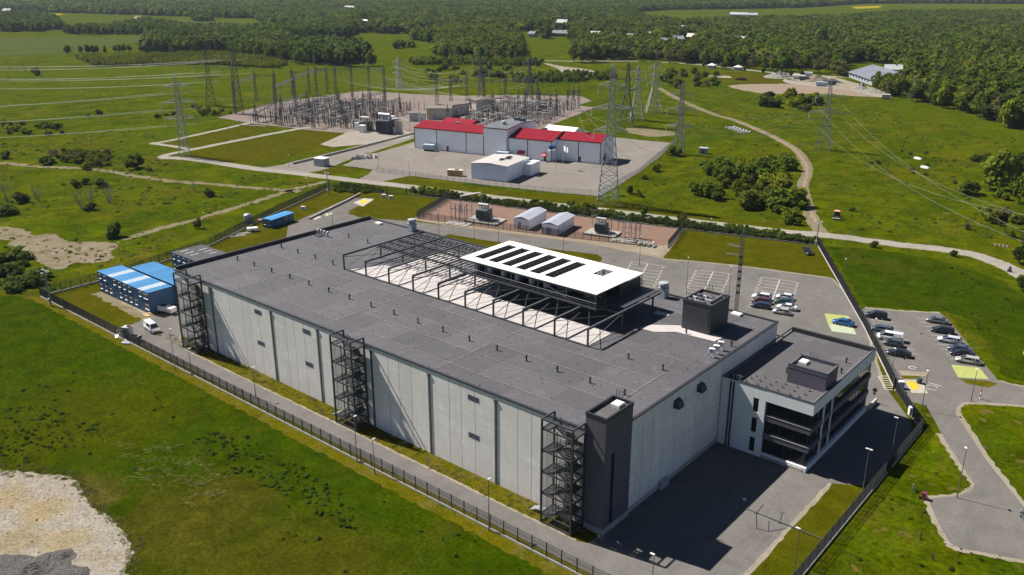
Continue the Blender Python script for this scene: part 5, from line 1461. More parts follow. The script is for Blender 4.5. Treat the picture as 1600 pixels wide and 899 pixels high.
# rows behind the hall: noses towards -X
axA = math.atan2(*reversed(pdir(*px((1250,442),(1187,433)))))
for lab, kind, col, p in (
    ('white van like estate, farthest in the left column of cars behind the hall', 'suv', WHITE, (1190,468)),
    ('dark red car squeezed between the white and the navy car behind the hall', 'estate', DKRED, (1189.5,473.5)),
    ('navy estate, nearest in the left column of cars behind the hall', 'estate', NAVY, (1188.5,481)),
    ('white car with dark roof, farthest in the right column behind the hall', 'hatch', WHITE, (1226,467.5)),
    ('dark teal sedan, second in the right column behind the hall', 'sedan', TEAL, (1225,475.5)),
    ('white sedan with dark glass, third in the right column behind the hall', 'sedan', WHITE, (1229.5,483.5)),
    ('silver hatchback, nearest in the right column behind the hall', 'hatch', SILVER, (1221,490.5))):
    car(lab, kind, col, at(*p), axA, 'cars parked behind the hall')
car('bright blue sedan on the painted green bay', 'sedan', BLUE, at(1317,507.5), axA-.12)
axB = math.atan2(*reversed(pdir(*px((1502,541),(1466,535)))))
for lab, kind, col, p in (
    ('grey sedan, farthest in the grass side row of the outer car park', 'sedan', GREY, (1464,504.5)),
    ('black estate, second in the grass side row of the outer car park', 'estate', BLACK, (1472,520)),
    ('silver white hatchback, third in the grass side row of the outer car park', 'estate', (.58,.60,.64), (1483,535)),
    ('steel blue sedan, fourth in the grass side row of the outer car park', 'sedan', STEELB, (1499,549)),
    ('black car half hidden between steel blue and beige cars', 'sedan', BLACK, (1503,556.5)),
    ('beige silver estate, nearest in the grass side row', 'estate', BEIGE_S, (1512,567)),
    ('black suv alone at the top of the fence side row', 'suv', BLACK, (1369,497)),
    ('dark steel blue car behind the white van at the fence', 'estate', STEELB, (1377,518)),
    ('grey green hatchback in front of the white van at the fence', 'hatch', (.07,.085,.085), (1395,540)),
    ('black car with tinted glass, nearest in the fence side row', 'sedan', BLACK, (1404,556))):
    car(lab, kind, col, at(*p), axB, 'cars in the outer car park')
car('white panel van parked at the fence in the outer car park', 'van', WHITE, at(1390,531.5), axB, None, .3, 'van')
car('white panel van on the road bend by the blue containers', 'van', WHITE, at(238,516.5), rad(-8), None, .3, 'van')
car('black estate parked on the lawn in the far fence corner', 'estate', BLACK, at(1262,396), math.atan2(*reversed(pdir(*px((1256,389),(1268,402))))))
car('steel blue car cut off at the right edge of the drive', 'estate', STEELB, at(1609,818), math.atan2(*reversed(pdir(*px((1600,830),(1592,812))))))
car('dark car driving far away on the pale gravel road', 'suv', BLACK, at(1577,428), .9) if False else None
p = at(1577,425); m = MB(); m.bbox(-.5,-.4,0,.5,.4,.8,.1); m.lathe([(.25,.8),(.3,1.2),(.2,1.5)],8)
tag(m.build('litter_bin', M['black'], None, p), 'small dark bin standing on the pale gravel road at the right', 'bin')
p = at(1307,341)
t = thing('tractor', 'red roofed tractor mowing the meadow by the dirt road', 'tractor', p, 1.9)
MB().bbox(.1,-.42,.8,2.0,.42,1.5,.08).build('bonnet', M['darkred'], t); MB().box(-1.3,-.75,1.0,.1,.75,2.4).build('cab', M['glass'], t)
MB().bbox(-1.4,-.85,2.4,.2,.85,2.6,.06).build('cab_roof', simple('tractor_roof', (.75,.30,.24), .5), t)
for s in (-.85,.85):
    MB().tube((-.8,s-.22,.85),(-.8,s+.22,.85),.85,16).build('rear_wheel', M['blackr'], t); MB().tube((1.4,s-.16,.55),(1.4,s+.16,.55),.55,14).build('front_wheel', M['blackr'], t)
MB().box(-2.9,-1.2,.3,-1.6,1.2,.55).build('mower', M['galv'], t)
for s in (-.72,.72):
    MB().bar((-1.25,s,1.0),(-1.25,s,2.4),.1).bar((.05,s,1.0),(.05,s,2.4),.1).build('cab_frame', M['darkred'], t)

# small roadside things at the right
p = at(1443,780); t = thing('bin', 'magenta bin at the corner of the lower right parking stub', 'bin', p)
MB().bbox(-.3,-.3,0,.3,.3,1.0,.05).build('body', M['magenta'], t); MB().box(-.33,-.33,1.0,.33,.33,1.1).build('lid', M['magenta'], t)
for p, lab in (((1424,775),'small pale sign post on the grass left of the magenta bin'),):
    p = at(*p); t = thing('sign_post', lab, 'sign', p); MB().tube((0,0,0),(0,0,2.0),.04,6).build('post', M['galv'], t); MB().box(-.03,-.3,1.4,.03,.3,2.0).build('plate', M['grey_metal'], t)
for p, lab in (((1438,842),'dark stake in the grass below the magenta bin, upper one'), ((1457,876),'dark stake in the grass below the magenta bin, lower one')):
    p = at(*p); tag(MB().tube((0,0,0),(0,0,1.1),.09,7).lathe([(.09,1.1),(.05,1.2)],7).build('bollard', M['black'], None, p), lab, 'bollard')
p = at(1531,624); t = thing('barrier_post', 'red and white barrier post at the junction right', 'barrier', p)
for k in range(4): MB().tube((0,0,.5*k),(0,0,.5*k+.5),.11,8).build('band', M['sign_red' if k % 2 else 'sign_white'], t)
p = at(1364,630) ; t = thing('round_sign', 'dark round sign on a thin post in front of the office', 'sign', p)
MB().tube((0,0,0),(0,0,2.6),.05,6).build('post', M['galv'], t); MB().tube((0,-.04,2.6),(0,.04,2.6),.42,16).build('plate', M['black'], t); MB().tube((0,-.04,1.9),(0,.04,1.9),.3,4).build('plate', M['black'], t)
p = at(1436,599); tag(MB().lathe([(.5,0),(.5,.9),(.42,1.05),(.2,1.1)],12).build('key_terminal', M['black'], None, p), 'dark round terminal post beside the bright yellow pad', 'terminal')
for i, q in enumerate(((1158,196),(1163,198),(1168,200),(1173,202))):
    pass
for i in range(6):
    a = at(1146+4.6*i, 200+1.6*i); t = thing('concrete_barrier', 'white bent concrete beam, %s of the row beside the dirt road' % nth(i), 'beam', a, -.1, 'white beams by the dirt road')
    MB().bar((-2.4,-3.4,.3),(.2,0,.3),.5,.6).build('long_leg', M['white_metal'], t); MB().bar((.2,0,.3),(-.8,2.6,.3),.5,.6).build('short_leg', M['white_metal'], t)
for i, q in enumerate(((1434,249),(1445,263))):
    tag(MB().box(-1.8,-.5,0,1.8,.5,.6).box(-1.5,-.4,.6,1.0,.4,.8).build('feeding_trough', M['sign_white'], None, at(*q), -.4), '%s pale trough lying in the right meadow' % ('farther','nearer')[i], 'trough')
p = at(1565,388); t = thing('striped_barrier', 'red and white striped road barrier at the bend', 'barrier', p, .1)
for k in range(8): MB().box(-2+k*.5,-.08,.5,-1.5+k*.5,.08,1.0).build('stripe', M['sign_red' if k % 2 else 'sign_white'], t)
for x in (-1.8,1.8): MB().bar((x,0,0),(x,0,.5),.1).build('leg', M['galv'], t)
p = at(1099,240); t = thing('small_cabin', 'small grey utility cabin on the meadow', 'cabin', p, .3)
MB().box(-1.7,-1.4,0,1.7,1.4,2.4).build('wall', M['grey_metal'], t); MB().box(-1.9,-1.6,2.4,1.9,1.6,2.55).build('roof', M['pale_insul'], t); MB().box(-.5,-1.44,.1,.5,-1.41,2.0).build('door', M['mid_steel'], t)
# two dirt spoil heaps bottom left
def heap(name, label, c, r, h, mat, seed, kind=None):
    rnd = random.Random(seed); m = MB(); N = 22; R = 8
    vs = [(0,0,h)]
    lob = [rnd.uniform(.7,1.25) for _ in range(N)]
    lob = [(lob[i-1]+lob[i]*2+lob[(i+1) % N])/4 for i in range(N)]
    for j in range(1, R+1):
        for k in range(N):
            a = 2*PI*k/N; q = j/R; rr_ = r*q*(1+(lob[k]-1)*q)
            vs.append((rr_*math.cos(a)+rnd.uniform(-.06,.06)*r, rr_*math.sin(a)*.8+rnd.uniform(-.06,.06)*r, max(-.02, h*(1-q)**1.2+rnd.uniform(-.12,.12)*h*(1-q)) if j < R else -.03))
    fs = [(0, 1+k, 1+(k+1) % N) for k in range(N)]
    for j in range(R-1):
        for k in range(N): fs.append((1+j*N+k, 1+(j+1)*N+k, 1+(j+1)*N+(k+1) % N, 1+j*N+(k+1) % N))
    m.add(vs, fs); o = m.build(name, M[mat], None, c, seed)
    return tag(o, label, 'heap', kind=kind)
heap('spoil_heap', 'dark grey spoil heap at the bottom left on the pale sand', at(48,890), 3.6, .7, 'ash', 2)
heap('spoil_heap', 'long dark spoil ridge along the bottom edge on the pale sand', at(88,912), 4.2, .8, 'ash', 5)
heap('spoil_heap', 'small round grey heap right of the dark spoil on the pale sand', at(101,868), 1.5, .45, 'ash', 8)
# ============================================================ TRANSFORMER COMPOUND
def insulator(m, x, y, z, h, r=.13, n=7, k=6):
    m.lathe([(r*.5, z), *[(r*(1.0 if i % 2 else .55), z+h*(i+.5)/(2*k)) for i in range(2*k)], (r*.5, z+h)], n, (x, y))
A15 = rad(13.5)
for q, lab in (((802,357),'left pale grey metal cabin in the red gravel compound'), ((846,366),'right pale grey metal cabin in the red gravel compound')):
    p = at(*q)
    t = thing('switchgear_cabin', lab, 'cabin', p, A15, 'pale grey cabins in the gravel compound')
    Wc, Lc, Hc = 5.2, 13.0, 3.3
    MB().box(.1,.1,0,Wc-.1,Lc-.1,Hc).build('core', M['grey_metal'], t)
    for k in range(4): MB().box(.1+k*(Wc-.2)/4+.01,.05,.1,.1+(k+1)*(Wc-.2)/4-.01,.098,Hc-.02).build('wall_panel', M['hall'], t)
    for k in range(9):
        MB().box(Wc-.098,.1+k*(Lc-.2)/9+.01,.1,Wc-.05,.1+(k+1)*(Lc-.2)/9-.01,Hc-.02).build('wall_panel', M['hall'], t)
    m = MB()
    m.add([(-.15,-.15,Hc),(Wc+.15,-.15,Hc),(Wc+.15,Lc+.15,Hc),(-.15,Lc+.15,Hc),(Wc/2,-.15,Hc+.75),(Wc/2,Lc+.15,Hc+.75)],[(0,1,4),(2,3,5),(1,2,5,4),(3,0,4,5),(3,2,1,0)])
    r = m.build('roof', M['cabin_roof'], t)
    m = MB()
    for k in range(1, 12): 
        y = k*Lc/12; m.bar((-.15,y,Hc+.02),(Wc/2,y,Hc+.78),.05); m.bar((Wc+.15,y,Hc+.02),(Wc/2,y,Hc+.78),.05)
    m.build('roof_seams', M['grey_metal'], r)
    MB().box(1.6,.02,.15,2.6,.048,2.3).build('door', M['grey_metal'], t)
def transformer(label, p, rz, col, big=1.0, slab=True):
    t = thing('transformer', label, 'transformer', p, rz)
    s = big
    if slab: MB().box(-4.6*s,-3.2*s,0,5.2*s,3.2*s,.55).build('plinth', M['stone'], t)
    z = .55 if slab else 0
    MB().bbox(-1.7*s,-1.1*s,z+.3,1.7*s,1.1*s,z+3.1*s,.1).build('tank', M[col], t)
    for sx in (-1, 1):
        m = MB()
        for k in range(9): m.box((-1.6+k*.36)*s,sx*1.25*s-.02+(0 if sx>0 else -.75*s),z+.7,(-1.45+k*.36)*s,sx*1.25*s+.75*s*(1 if sx>0 else 0)+.02,z+2.9*s)
        m.build('radiator', M[col], t)
    m = MB(); m.tube((-1.5*s,-.5*s,z+4.3*s),(1.5*s,-.5*s,z+4.3*s),.42*s,12); m.bar((-1.2*s,-.5*s,z+3.0*s),(-1.2*s,-.5*s,z+4.2*s),.12); m.bar((1.2*s,-.5*s,z+3.0*s),(1.2*s,-.5*s,z+4.2*s),.12)
    m.build('conservator', M['pale_insul'] if col != 'navy' else M['galv'], t)
    for k in range(3):
        m = MB(); insulator(m, (-1.0+k)*s, .45*s, z+3.1*s, 1.5*s, .2*s)
        m.build('bushing', M['insul'], t)
    for x in (-1.5,1.5): MB().box(x*s-.2,-.9*s,z,x*s+.2,.9*s,z+.3).build('skid', M['black'], t)
    MB().bbox(2.0*s,-.4*s,z,2.5*s,.5*s,z+1.6*s,.04).build('control_box', M['grey_metal'], t)
    return t
transformer('dark grey green transformer left of the pale cabins in the red gravel compound', at(757,346), A15, 'greygreen', 1.15)
transformer('dark transformer right of the pale cabins in the red gravel compound', at(940,366), A15, 'greygreen', 1.0)
def hv_post(m, x, y, hs, hi, r=.13, w=.16):
    m.box(x-w/2,y-w/2,0,x+w/2,y+w/2,hs); m.cbox(x,y,hs-.1,w*2.2,w*2.2,.1)
def hv_stand(label, p, rz, n=3, sp=1.6, hs=2.4, hi=1.5, bar=True, group=None, col='galv', ins='insul'):
    t = thing('insulator_stand', label, 'switchgear', p, rz, group)
    m = MB()
    for k in range(n): m.bar((k*sp,0,0),(k*sp,0,hs),.16); m.cbox(k*sp,0,0,.5,.5,.12)
    m.bar((-.4,0,hs),((n-1)*sp+.4,0,hs),.18)
    m.build('support', M[col], t)
    for k in range(n):
        m = MB(); insulator(m, k*sp, 0, hs+.08, hi); m.build('insulator', M[ins], t)
    if bar: MB().bar((-.5,0,hs+hi+.12),((n-1)*sp+.5,0,hs+hi+.12),.10).build('busbar', M['galv'], t)
    return t
for i, (q, n) in enumerate((((705,341),3),((712,345),3),((722,343),2),((730,345),2))):
    hv_stand('insulator stand, %s from the left beside the left compound transformer' % nth(i), at(*q), A15+.2*i, n, 1.5, 3.2, 1.7, True, 'insulator stands in the compound')
for i, (q, n) in enumerate((((955,368),1),((966,362),2),((976,371),2),((986,373),3),((992,376),2),((925,352),2))):
    hv_stand('insulator stand, %s of those around the right compound transformer' % nth(i), at(*q), A15+.2*i, n, 1.4, 3.0, 1.7, True, 'insulator stands in the compound')
for i, (q, mat) in enumerate((((716,350),'left'), ((975,377),'middle'), ((1000,379),'right'))):
    p = at(*q); tag(MB().box(-4,-2,0,4,2,.18).box(-3,-1.5,.18,-1,0,.35).box(.5,-1.2,.18,2.4,.8,.3).build('concrete_pad', M['stone'], None, (p.x,p.y,.02), A15), '%s pale concrete pad under compound switchgear' % mat, 'pad')
t = thing('busbar_gantry', 'pale pipe gantry leaning over the left compound transformer', 'gantry', at(741,335), A15)
m = MB(); m.tube((-5,0,5.4),(2.6,0,7.4),.28,8); m.build('pipe', M['galv'], t)
for x in (-5,2.6): MB().bar((x,0,0),(x,0,5.4 if x<0 else 7.4),.2).build('leg', M['galv'], t)
p = at(998,383); t = thing('cable_trench_covers', 'row of dark trench covers at the right compound switchgear', 'cover', p, A15)
for k in range(4): MB().box(k*1.5,-1.2,.03,k*1.5+.7,1.2,.22).build('cover', M['black'], t)

# ============================================================ RED-ROOFED HALL
RA = rad(12.3)
ro = at(648.5,231.5)
rh = thing('red_roofed_hall', 'long pale hall with red pitched roofs and a taller grey roofed middle', 'hall', (ro.x, ro.y, 0), RA)
def hallblock(x0, x1, y0, y1, ze, zr, roof, n, ridge=None, gable_right=True, trim='darkred'):
    yr = (y0+y1)/2 if ridge is None else ridge
    MB().box(x0+.1,y0+.1,0,x1-.1,y1-.1,ze-.1).build('core', M['hall'], rh)
    for k in range(n):
        a, b = x0+(x1-x0)*k/n, x0+(x1-x0)*(k+1)/n
        MB().box(a+.03,y0,.3,b-.03,y0+.098,ze-.02).build('wall_panel', M['hall'], rh)
    k2 = 3
    for k in range(k2):
        a, b = y0+(y1-y0)*k/k2, y0+(y1-y0)*(k+1)/k2
        MB().box(x1-.098,a+(.1 if k == 0 else .03),.3,x1,b-.03,ze-.02).build('wall_panel', M['hall'], rh)
    m = MB(); m.add([(x1-.05,y0+.1,ze-.1),(x1-.05,y1-.1,ze-.1),(x1-.05,yr,zr-.15)],[(0,1,2)]); m.add([(x0+.05,y0+.1,ze-.1),(x0+.05,y1-.1,ze-.1),(x0+.05,yr,zr-.15)],[(2,1,0)]); m.build('gable', M['hall'], rh)
    e = .35
    m = MB(); t_ = .22
    for (ya, za, yb, zb) in ((y0-e, ze-.02, yr, zr), (yr, zr, y1+e, ze-.02)):
        m.add([(x0-.2,ya,za),(x1+.2,ya,za),(x1+.2,yb,zb),(x0-.2,yb,zb),(x0-.2,ya,za-t_),(x1+.2,ya,za-t_),(x1+.2,yb,zb-t_),(x0-.2,yb,zb-t_)],[(0,1,2,3),(7,6,5,4),(4,5,1,0),(5,6,2,1),(6,7,3,2),(7,4,0,3)])
    r = m.build('roof', M[roof], rh)
    m = MB(); N = int((x1-x0)/1.2)
    for k in range(1, N):
        x = x0+(x1-x0)*k/N; m.bar((x,y0-e,ze+.01),(x,yr,zr+.03),.06,.06)
    m.build('roof_seams', M[roof], r)
    m = MB(); m.box(x0-.22,y0-e-.06,ze-.42,x1+.22,y0-e+.02,ze+.04); m.bar((x1+.22,y0-e,ze-.1),(x1+.22,yr,zr-.08),.08,.4); m.bar((x1+.22,yr,zr-.08),(x1+.22,y1+e,ze-.1),.08,.4)
    m.build('fascia', M[trim], rh)
hallblock(0, 35.6, 0, 17, 9.4, 11.4, 'redroof', 3)
hallblock(47.3, 67.4, 0.6, 20, 8.7, 11.2, 'redroof', 2, 11)
hallblock(67.45, 87.0, 5.6, 20.2, 8.9, 11.1, 'redroof', 2, 12.8)
hallblock(35.75, 47.1, -.6, 26, 12.2, 13.0, 'grey_roof', 1, 12)
for x in (.05, 11.6, 26.7, 35.6): MB().box(x-.12,-.10,.1,x+.12,-.005,9.1).build('downpipe', M['darkred'], rh)
for x, y in ((35.8,-.62),(47.0,-.62),(56.2,.58),(67.3,.58),(77.2,5.58),(86.9,5.58)): MB().box(x-.14,y-.12,.1,x+.14,y-.005,8.4).build('downpipe', M['black'], rh)
for x, y in ((17.2,0),(77.8,5.6),(64.3,.6)): MB().box(x-.55,y-.08,.05,x+.55,y-.01,2.3).build('door', M['darkred'], rh)
MB().box(87.0,8.5,.1,87.09,11.5,3.6).build('gate', M['black'], rh)
MB().box(87.0,9.0,.1,87.09,12,3.4) 
for x, y, w in ((53.4,.6,3.0),(64.3,.6,1.6)):
    m = MB(); m.add([(x-w/2,y-1.7,2.5),(x+w/2,y-1.7,2.5),(x+w/2,y-.01,3.6),(x-w/2,y-.01,3.6),(x-w/2,y-1.7,2.3),(x+w/2,y-1.7,2.3),(x+w/2,y-.01,2.3),(x-w/2,y-.01,2.3)],[(0,1,2,3),(4,5,1,0),(1,5,6,2),(4,0,3,7),(7,6,5,4)])
    m.build('awning', simple('awning_red', (.55,.03,.05), .6), rh)
m = MB(); m.lathe([(.9,12.6),(.9,14.0),(.6,14.2)],12,(41.5,7)); m.build('roof_vent', M['grey_metal'], rh)
m = MB(); m.cbox(45,18,12.5,2.2,1.8,1.6); m.cbox(41,20,12.5,2.0,1.8,1.4); m.build('roof_unit', M['greygreen'], rh)
m = MB(); m.cbox(18,8,11.2,2.2,1.0,.6); m.cbox(78,12,11,1.6,1.0,.7); m.cbox(57,16,10.2,1.5,1,.9); m.build('roof_unit', M['galv'], rh)
for q, lab in (((671,236),'pale box van body parked against the left wing of the red roofed hall'), ((786,248),'pale box container between the red hall and the white annex')):
    p = at(*q); t = thing('van_body', lab, 'van body', p, RA+.1)
    MB().bbox(-2.6,-1.2,.8,2.6,1.2,2.9,.06).build('box', M['pale_roof'], t); MB().box(-2.3,-1.0,.35,2.3,1.0,.8).build('chassis', M['black'], t)
    for x in (-1.6,1.6):
        for s in (-1.0,1.0): MB().tube((x,s-.14,.42),(x,s+.14,.42),.42,12).build('wheel', M['blackr'], t)
wo = at(736.4,279)
wa = thing('white_annex', 'low white sheet metal hall standing in front of the red roofed hall', 'hall', (wo.x, wo.y, 0), rad(13.5))
MB().box(.1,.1,0,15.2,19,6.0).build('core', M['hall2'], wa)
for k in range(3): MB().box(k*5.1+.03,0,.25,(k+1)*5.1-.03,.098,6.05).build('wall_panel', M['hall2'], wa)
for k in range(4): MB().box(15.205,.1+k*4.72+.03,.25,15.3,.1+(k+1)*4.72-.03,6.05).build('wall_panel', M['hall'], wa)
m = MB(); m.add([(-.15,-.15,6.05),(15.45,-.15,6.05),(15.45,19.15,6.05),(-.15,19.15,6.05),(7.6,-.15,6.65),(7.6,19.15,6.65)],[(0,1,4),(2,3,5),(1,2,5,4),(3,0,4,5),(3,2,1,0)]); m.build('roof', M['pad'], wa)
m = MB(); m.cbox(9,8,6.4,1.2,.8,.7); m.cbox(10.2,11,6.4,1.4,.8,.8); m.cbox(9.4,13.6,6.4,1.0,1.0,.6); m.tube((9,6,6.8),(10.4,14,6.9),.2,7); m.build('roof_unit', M['dark_steel'], wa)
MB().bbox(15.35,14,.0,18.6,22,4.6,.05).build('side_bay', M['hall'], wa)
MB().box(15.0,19.1,0,18,22,4.4).build('back_bay', M['grey_metal'], wa)
for i, (dx, dy) in enumerate(((0,0),(2.6,1.0))):
    p = at(699,275); t = thing('timber_crate', '%s large pale timber crate in the red hall yard' % ('left','right')[i], 'crate', (p.x+dx, p.y+dy, 0), .5)
    L = 4.4-i*1.2
    MB().box(0,0,.15,L,2.0,2.3).build('box', M['wood'], t)
    for k in range(5): MB().box(k*(L-.1)/4,-.04,.15,k*(L-.1)/4+.1,-.003,2.3).build('batten', M['wood'], t)
    MB().box(-.05,-.06,2.3,L+.05,2.06,2.38).build('lid', M['beige'], t); MB().box(.2,.1,0,L-.2,1.9,.15).build('skid', M['wood'], t)
# cable reels and white spools left of the yard
for i, q in enumerate(((560,248),(566,248.5),(571,247),(576,248),(581,246),(586,247),(572,244.5))):
    p = at(*q); t = thing('cable_drum', 'white cable drum, %s in the row at the red hall yard gate' % nth(i), 'drum', p, .4+i*.5, 'white cable drums')
    for s in (-.5,.5): MB().tube((0,s-.06,.9),(0,s+.06,.9),.9,14).build('flange', M['white_metal'], t)
    MB().tube((0,-.44,.9),(0,.44,.9),.55,12).build('core', M['wood'], t)
p = at(556,249); m = MB()
for k in range(5): m.box(-2,-1+.4*k,.1*k,2,-.7+.4*k,.1*k+.2)
tag(m.build('steel_pile', M['dark_steel'], None, p, .3), 'dark flat steel pile left of the white cable drums', 'steel')
wl = px((458,257),(500,247),(560,232),(610,219),(648,209))
t = thing('low_wall', 'low pale concrete wall along the access road left of the red roofed hall', 'wall')
for a, b in zip(wl, wl[1:]):
    n = 4
    for k in range(n):
        f0, f1 = k/n, (k+.985)/n
        MB().bar((a[0]+(b[0]-a[0])*f0,a[1]+(b[1]-a[1])*f0,.45),(a[0]+(b[0]-a[0])*f1,a[1]+(b[1]-a[1])*f1,.45),.5,.9).build('wall_block', M['plinth'], t)
p = at(503,259); t = thing('grey_kiosk', 'grey transformer kiosk with white roof at the road fork', 'kiosk', p, RA)
MB().box(-2.4,-1.9,0,2.4,1.9,3.0).build('wall', M['grey_metal'], t); MB().box(-2.6,-2.1,3.0,2.6,2.1,3.25).build('roof', M['white_metal'], t)
for x in (-1.3,1.0): MB().box(x-.6,-1.94,.2,x+.6,-1.905,2.4).build('door', M['galv'], t)
tn = at(868,208); t = thing('white_tent', 'white fabric storage tent behind the red roofed hall', 'tent', (-94,243.5,0), rad(5))
m = MB(); prof = [(0,0),(0,2.6),(1.5,4.0),(4.5,5.0),(7.5,4.0),(9,2.6),(9,0)]
m.v = []; 
for x in (0, 17): m.v += [(x,y,z) for y, z in prof]
m.f = [(i,i+1,i+8,i+7) for i in range(6)]+[tuple(range(6,-1,-1)), tuple(range(7,14))]
m.build('cover', M['white_metal'], t)
for k in range(1, 5): 
    m = MB()
    for (ya,za),(yb,zb) in zip(prof,prof[1:]): m.bar((17*k/5,ya-.02,za+.03),(17*k/5,yb,zb+.03),.10)
    m.build('rib', M['white_metal'], t)
t = thing('red_roofed_annex', 'smaller red roofed building behind the left wing of the hall', 'building', (-128.5,209,0), rad(8))
MB().box(0,0,0,19,10,7.2).build('wall', M['hall'], t); m = MB(); m.add([(-.3,-.3,7.2),(17,-.3,7.2),(17,10.3,7.2),(-.3,10.3,7.2),(-.3,5,9),(17,5,9)],[(0,1,5,4),(2,3,4,5),(1,2,5),(3,0,4)]); m.build('roof', M['redroof'], t)
MB().box(17.02,-.2,7.2,19.3,10.2,7.5).build('flat_roof', M['grey_roof'], t)
def flag(label, base, h, stripes, rz):
    t = thing('flagpole', label, 'flag', base, rz)
    MB().tube((0,0,0),(0,0,h),.09,7,.05).build('pole', M['lamp_white'], t)
    n = len(stripes)
    for k, mt in enumerate(stripes):
        z1 = h-.3-k*2.1/n; z0 = h-.3-(k+1)*2.1/n; m = MB(); N = 8; vs = []
        for i in range(N+1):
            x = .08+3.2*i/N; y = .18*math.sin(i*1.3+k*.1); dz = -.35*(i/N)**1.5+.1*math.sin(i*.9)
            vs += [(x,y-.012,z0+dz),(x,y-.012,z1+dz),(x,y+.012,z0+dz),(x,y+.012,z1+dz)]
        for i in range(N): m.f += [(4*i,4*i+4,4*i+5,4*i+1),(4*i+2,4*i+3,4*i+7,4*i+6)]
        m.v = vs; m.build('stripe' if n > 1 else 'cloth', M[mt], t)
    return t
flag('flagpole with blue black and white striped flag before the red hall', at(868,270), 11.0, ['flag_blue','flag_black','flag_white'], PI+.25)
t = flag('flagpole with white flag and small grey emblem before the red hall', at(879.5,264), 9.6, ['flag_white'], -.3)
m = MB()
for k in range(5): m.box(1.2+.22*k,.10,8.0+.1*(k%2),1.34+.22*k,.13,8.35)
m.box(1.2,.10,7.8,2.3,.13,7.9); m.build('emblem', M['grey_metal'], t)

# ============================================================ SUBSTATION
beige = [((667,187),(705,187),5.6,11,'plain beige box building behind the red roofed hall','beige'), ((703,182),(733,178),5.6,11,'lower beige building at the foot of the gantries','beige'), ((744,175),(775,172),6,10,'grey beige building among the right hand switchgear','beige'), ((640,190),(655,190),4,6,'small white cubicle left of the beige box building','pale_insul'),((654,191),(664,191),4,6,'smaller white cubicle beside the beige box building','white_metal')]
for a, b, h, d, lab, mt in beige:
    A, B = at(*a), at(*b); L = (B-A).length
    t = thing('switch_building', lab, 'building', A, math.atan2(B.y-A.y, B.x-A.x))
    MB().box(0,0,0,L,d,h).build('wall', M[mt], t); MB().box(-.3,-.3,h,L+.3,d+.3,h+.35).build('roof', M['yard_gravel'], t)
    MB().box(L*.3,-.06,.1,L*.3+1.2,-.01,2.4).build('door', M['grey_metal'], t)
transformer('large dark navy power transformer with pale coolers left of the red roofed hall', at(604,208), rad(15), 'navy', 2.1, False)
for q, lab, s in (((573,204),'pale green grey reactor left of the big navy transformer',1.5), ((848,176),'grey transformer in the right hand switchyard',1.3)):
    transformer(lab, at(*q), rad(20), 'greygreen', s, False)
for i, q in enumerate(((560,203),(567,207),(618,196),(612,192),(555,199))):
    p = at(*q); tag(MB().bbox(-1.6,-1.2,.2,1.6,1.2,3.6,.08).box(-1.4,-1.0,0,1.4,1.0,.2).build('switch_cubicle', M['white_metal' if i % 2 else 'pale_insul'], None, p, .3*i), 'pale switch cubicle, %s of those around the navy transformer' % nth(i), 'cubicle', 'pale switch cubicles')
p = at(618,208)
tag(MB().box(-4,-.1,0,4,.1,6).box(-4,-.1,0,-3.8,5,6).build('fire_wall', M['beige'], None, p, .3), 'pale fire wall behind the navy transformer', 'wall')
# high posts: gantry columns and beams
def gcol(t, base, h, top, w=1.45):
    m = MB()
    for x in (-1,1):
        for y in (-1,1): m.bar((x*w/2,y*w/2,0),(x*w*.25,y*w*.25,h),.16)
    n = max(4, int(h/2.2))
    for k in range(n):
        z0, z1 = h*k/n, h*(k+1)/n; a, b = w/2*(1-.5*k/n), w/2*(1-.5*(k+1)/n)
        m.bar((-a,-a,z0),(b,-b,z1),.09); m.bar((a,-a,z0),(b,b,z1),.09); m.bar((a,a,z0),(-b,b,z1),.09); m.bar((-a,a,z0),(-b,-b,z1),.09)
    m.bar((0,0,h),(0,0,top*.5+h*.5),.34); m.tube((0,0,top*.5+h*.5),(0,0,top),.13,5,.05)
    o = t.matrix_basis.translation
    return m.build('column', M['dark_lattice'], t, (base.x-o.x, base.y-o.y, 0))
def truss(t, a, b, w=.9):
    m = MB(); a, b = Vector(a), Vector(b); d = b-a; n = max(3, int(d.length/2)); s = Vector((-d.y,d.x,0)).normalized()*w/2; u = Vector((0,0,w))
    for e in (-s, s, -s+u, s+u): m.bar(a+e, b+e, .13)
    for k in range(n):
        p, q = a+d*k/n, a+d*(k+1)/n
        m.bar(p-s, q-s+u, .08); m.bar(p+s, q+s+u, .08); m.bar(p-s, q+s, .08); m.bar(p-s+u, q+s+u, .08)
    o = t.matrix_basis.translation
    return m.build('beam', M['dark_lattice'], t, (-o.x,-o.y,0))
INS = MB(); insulator(INS, 0, 0, -2.6, 2.6, .16, 6, 7)
INSm = INS.mesh('insulator_string', M['pale_insul'])
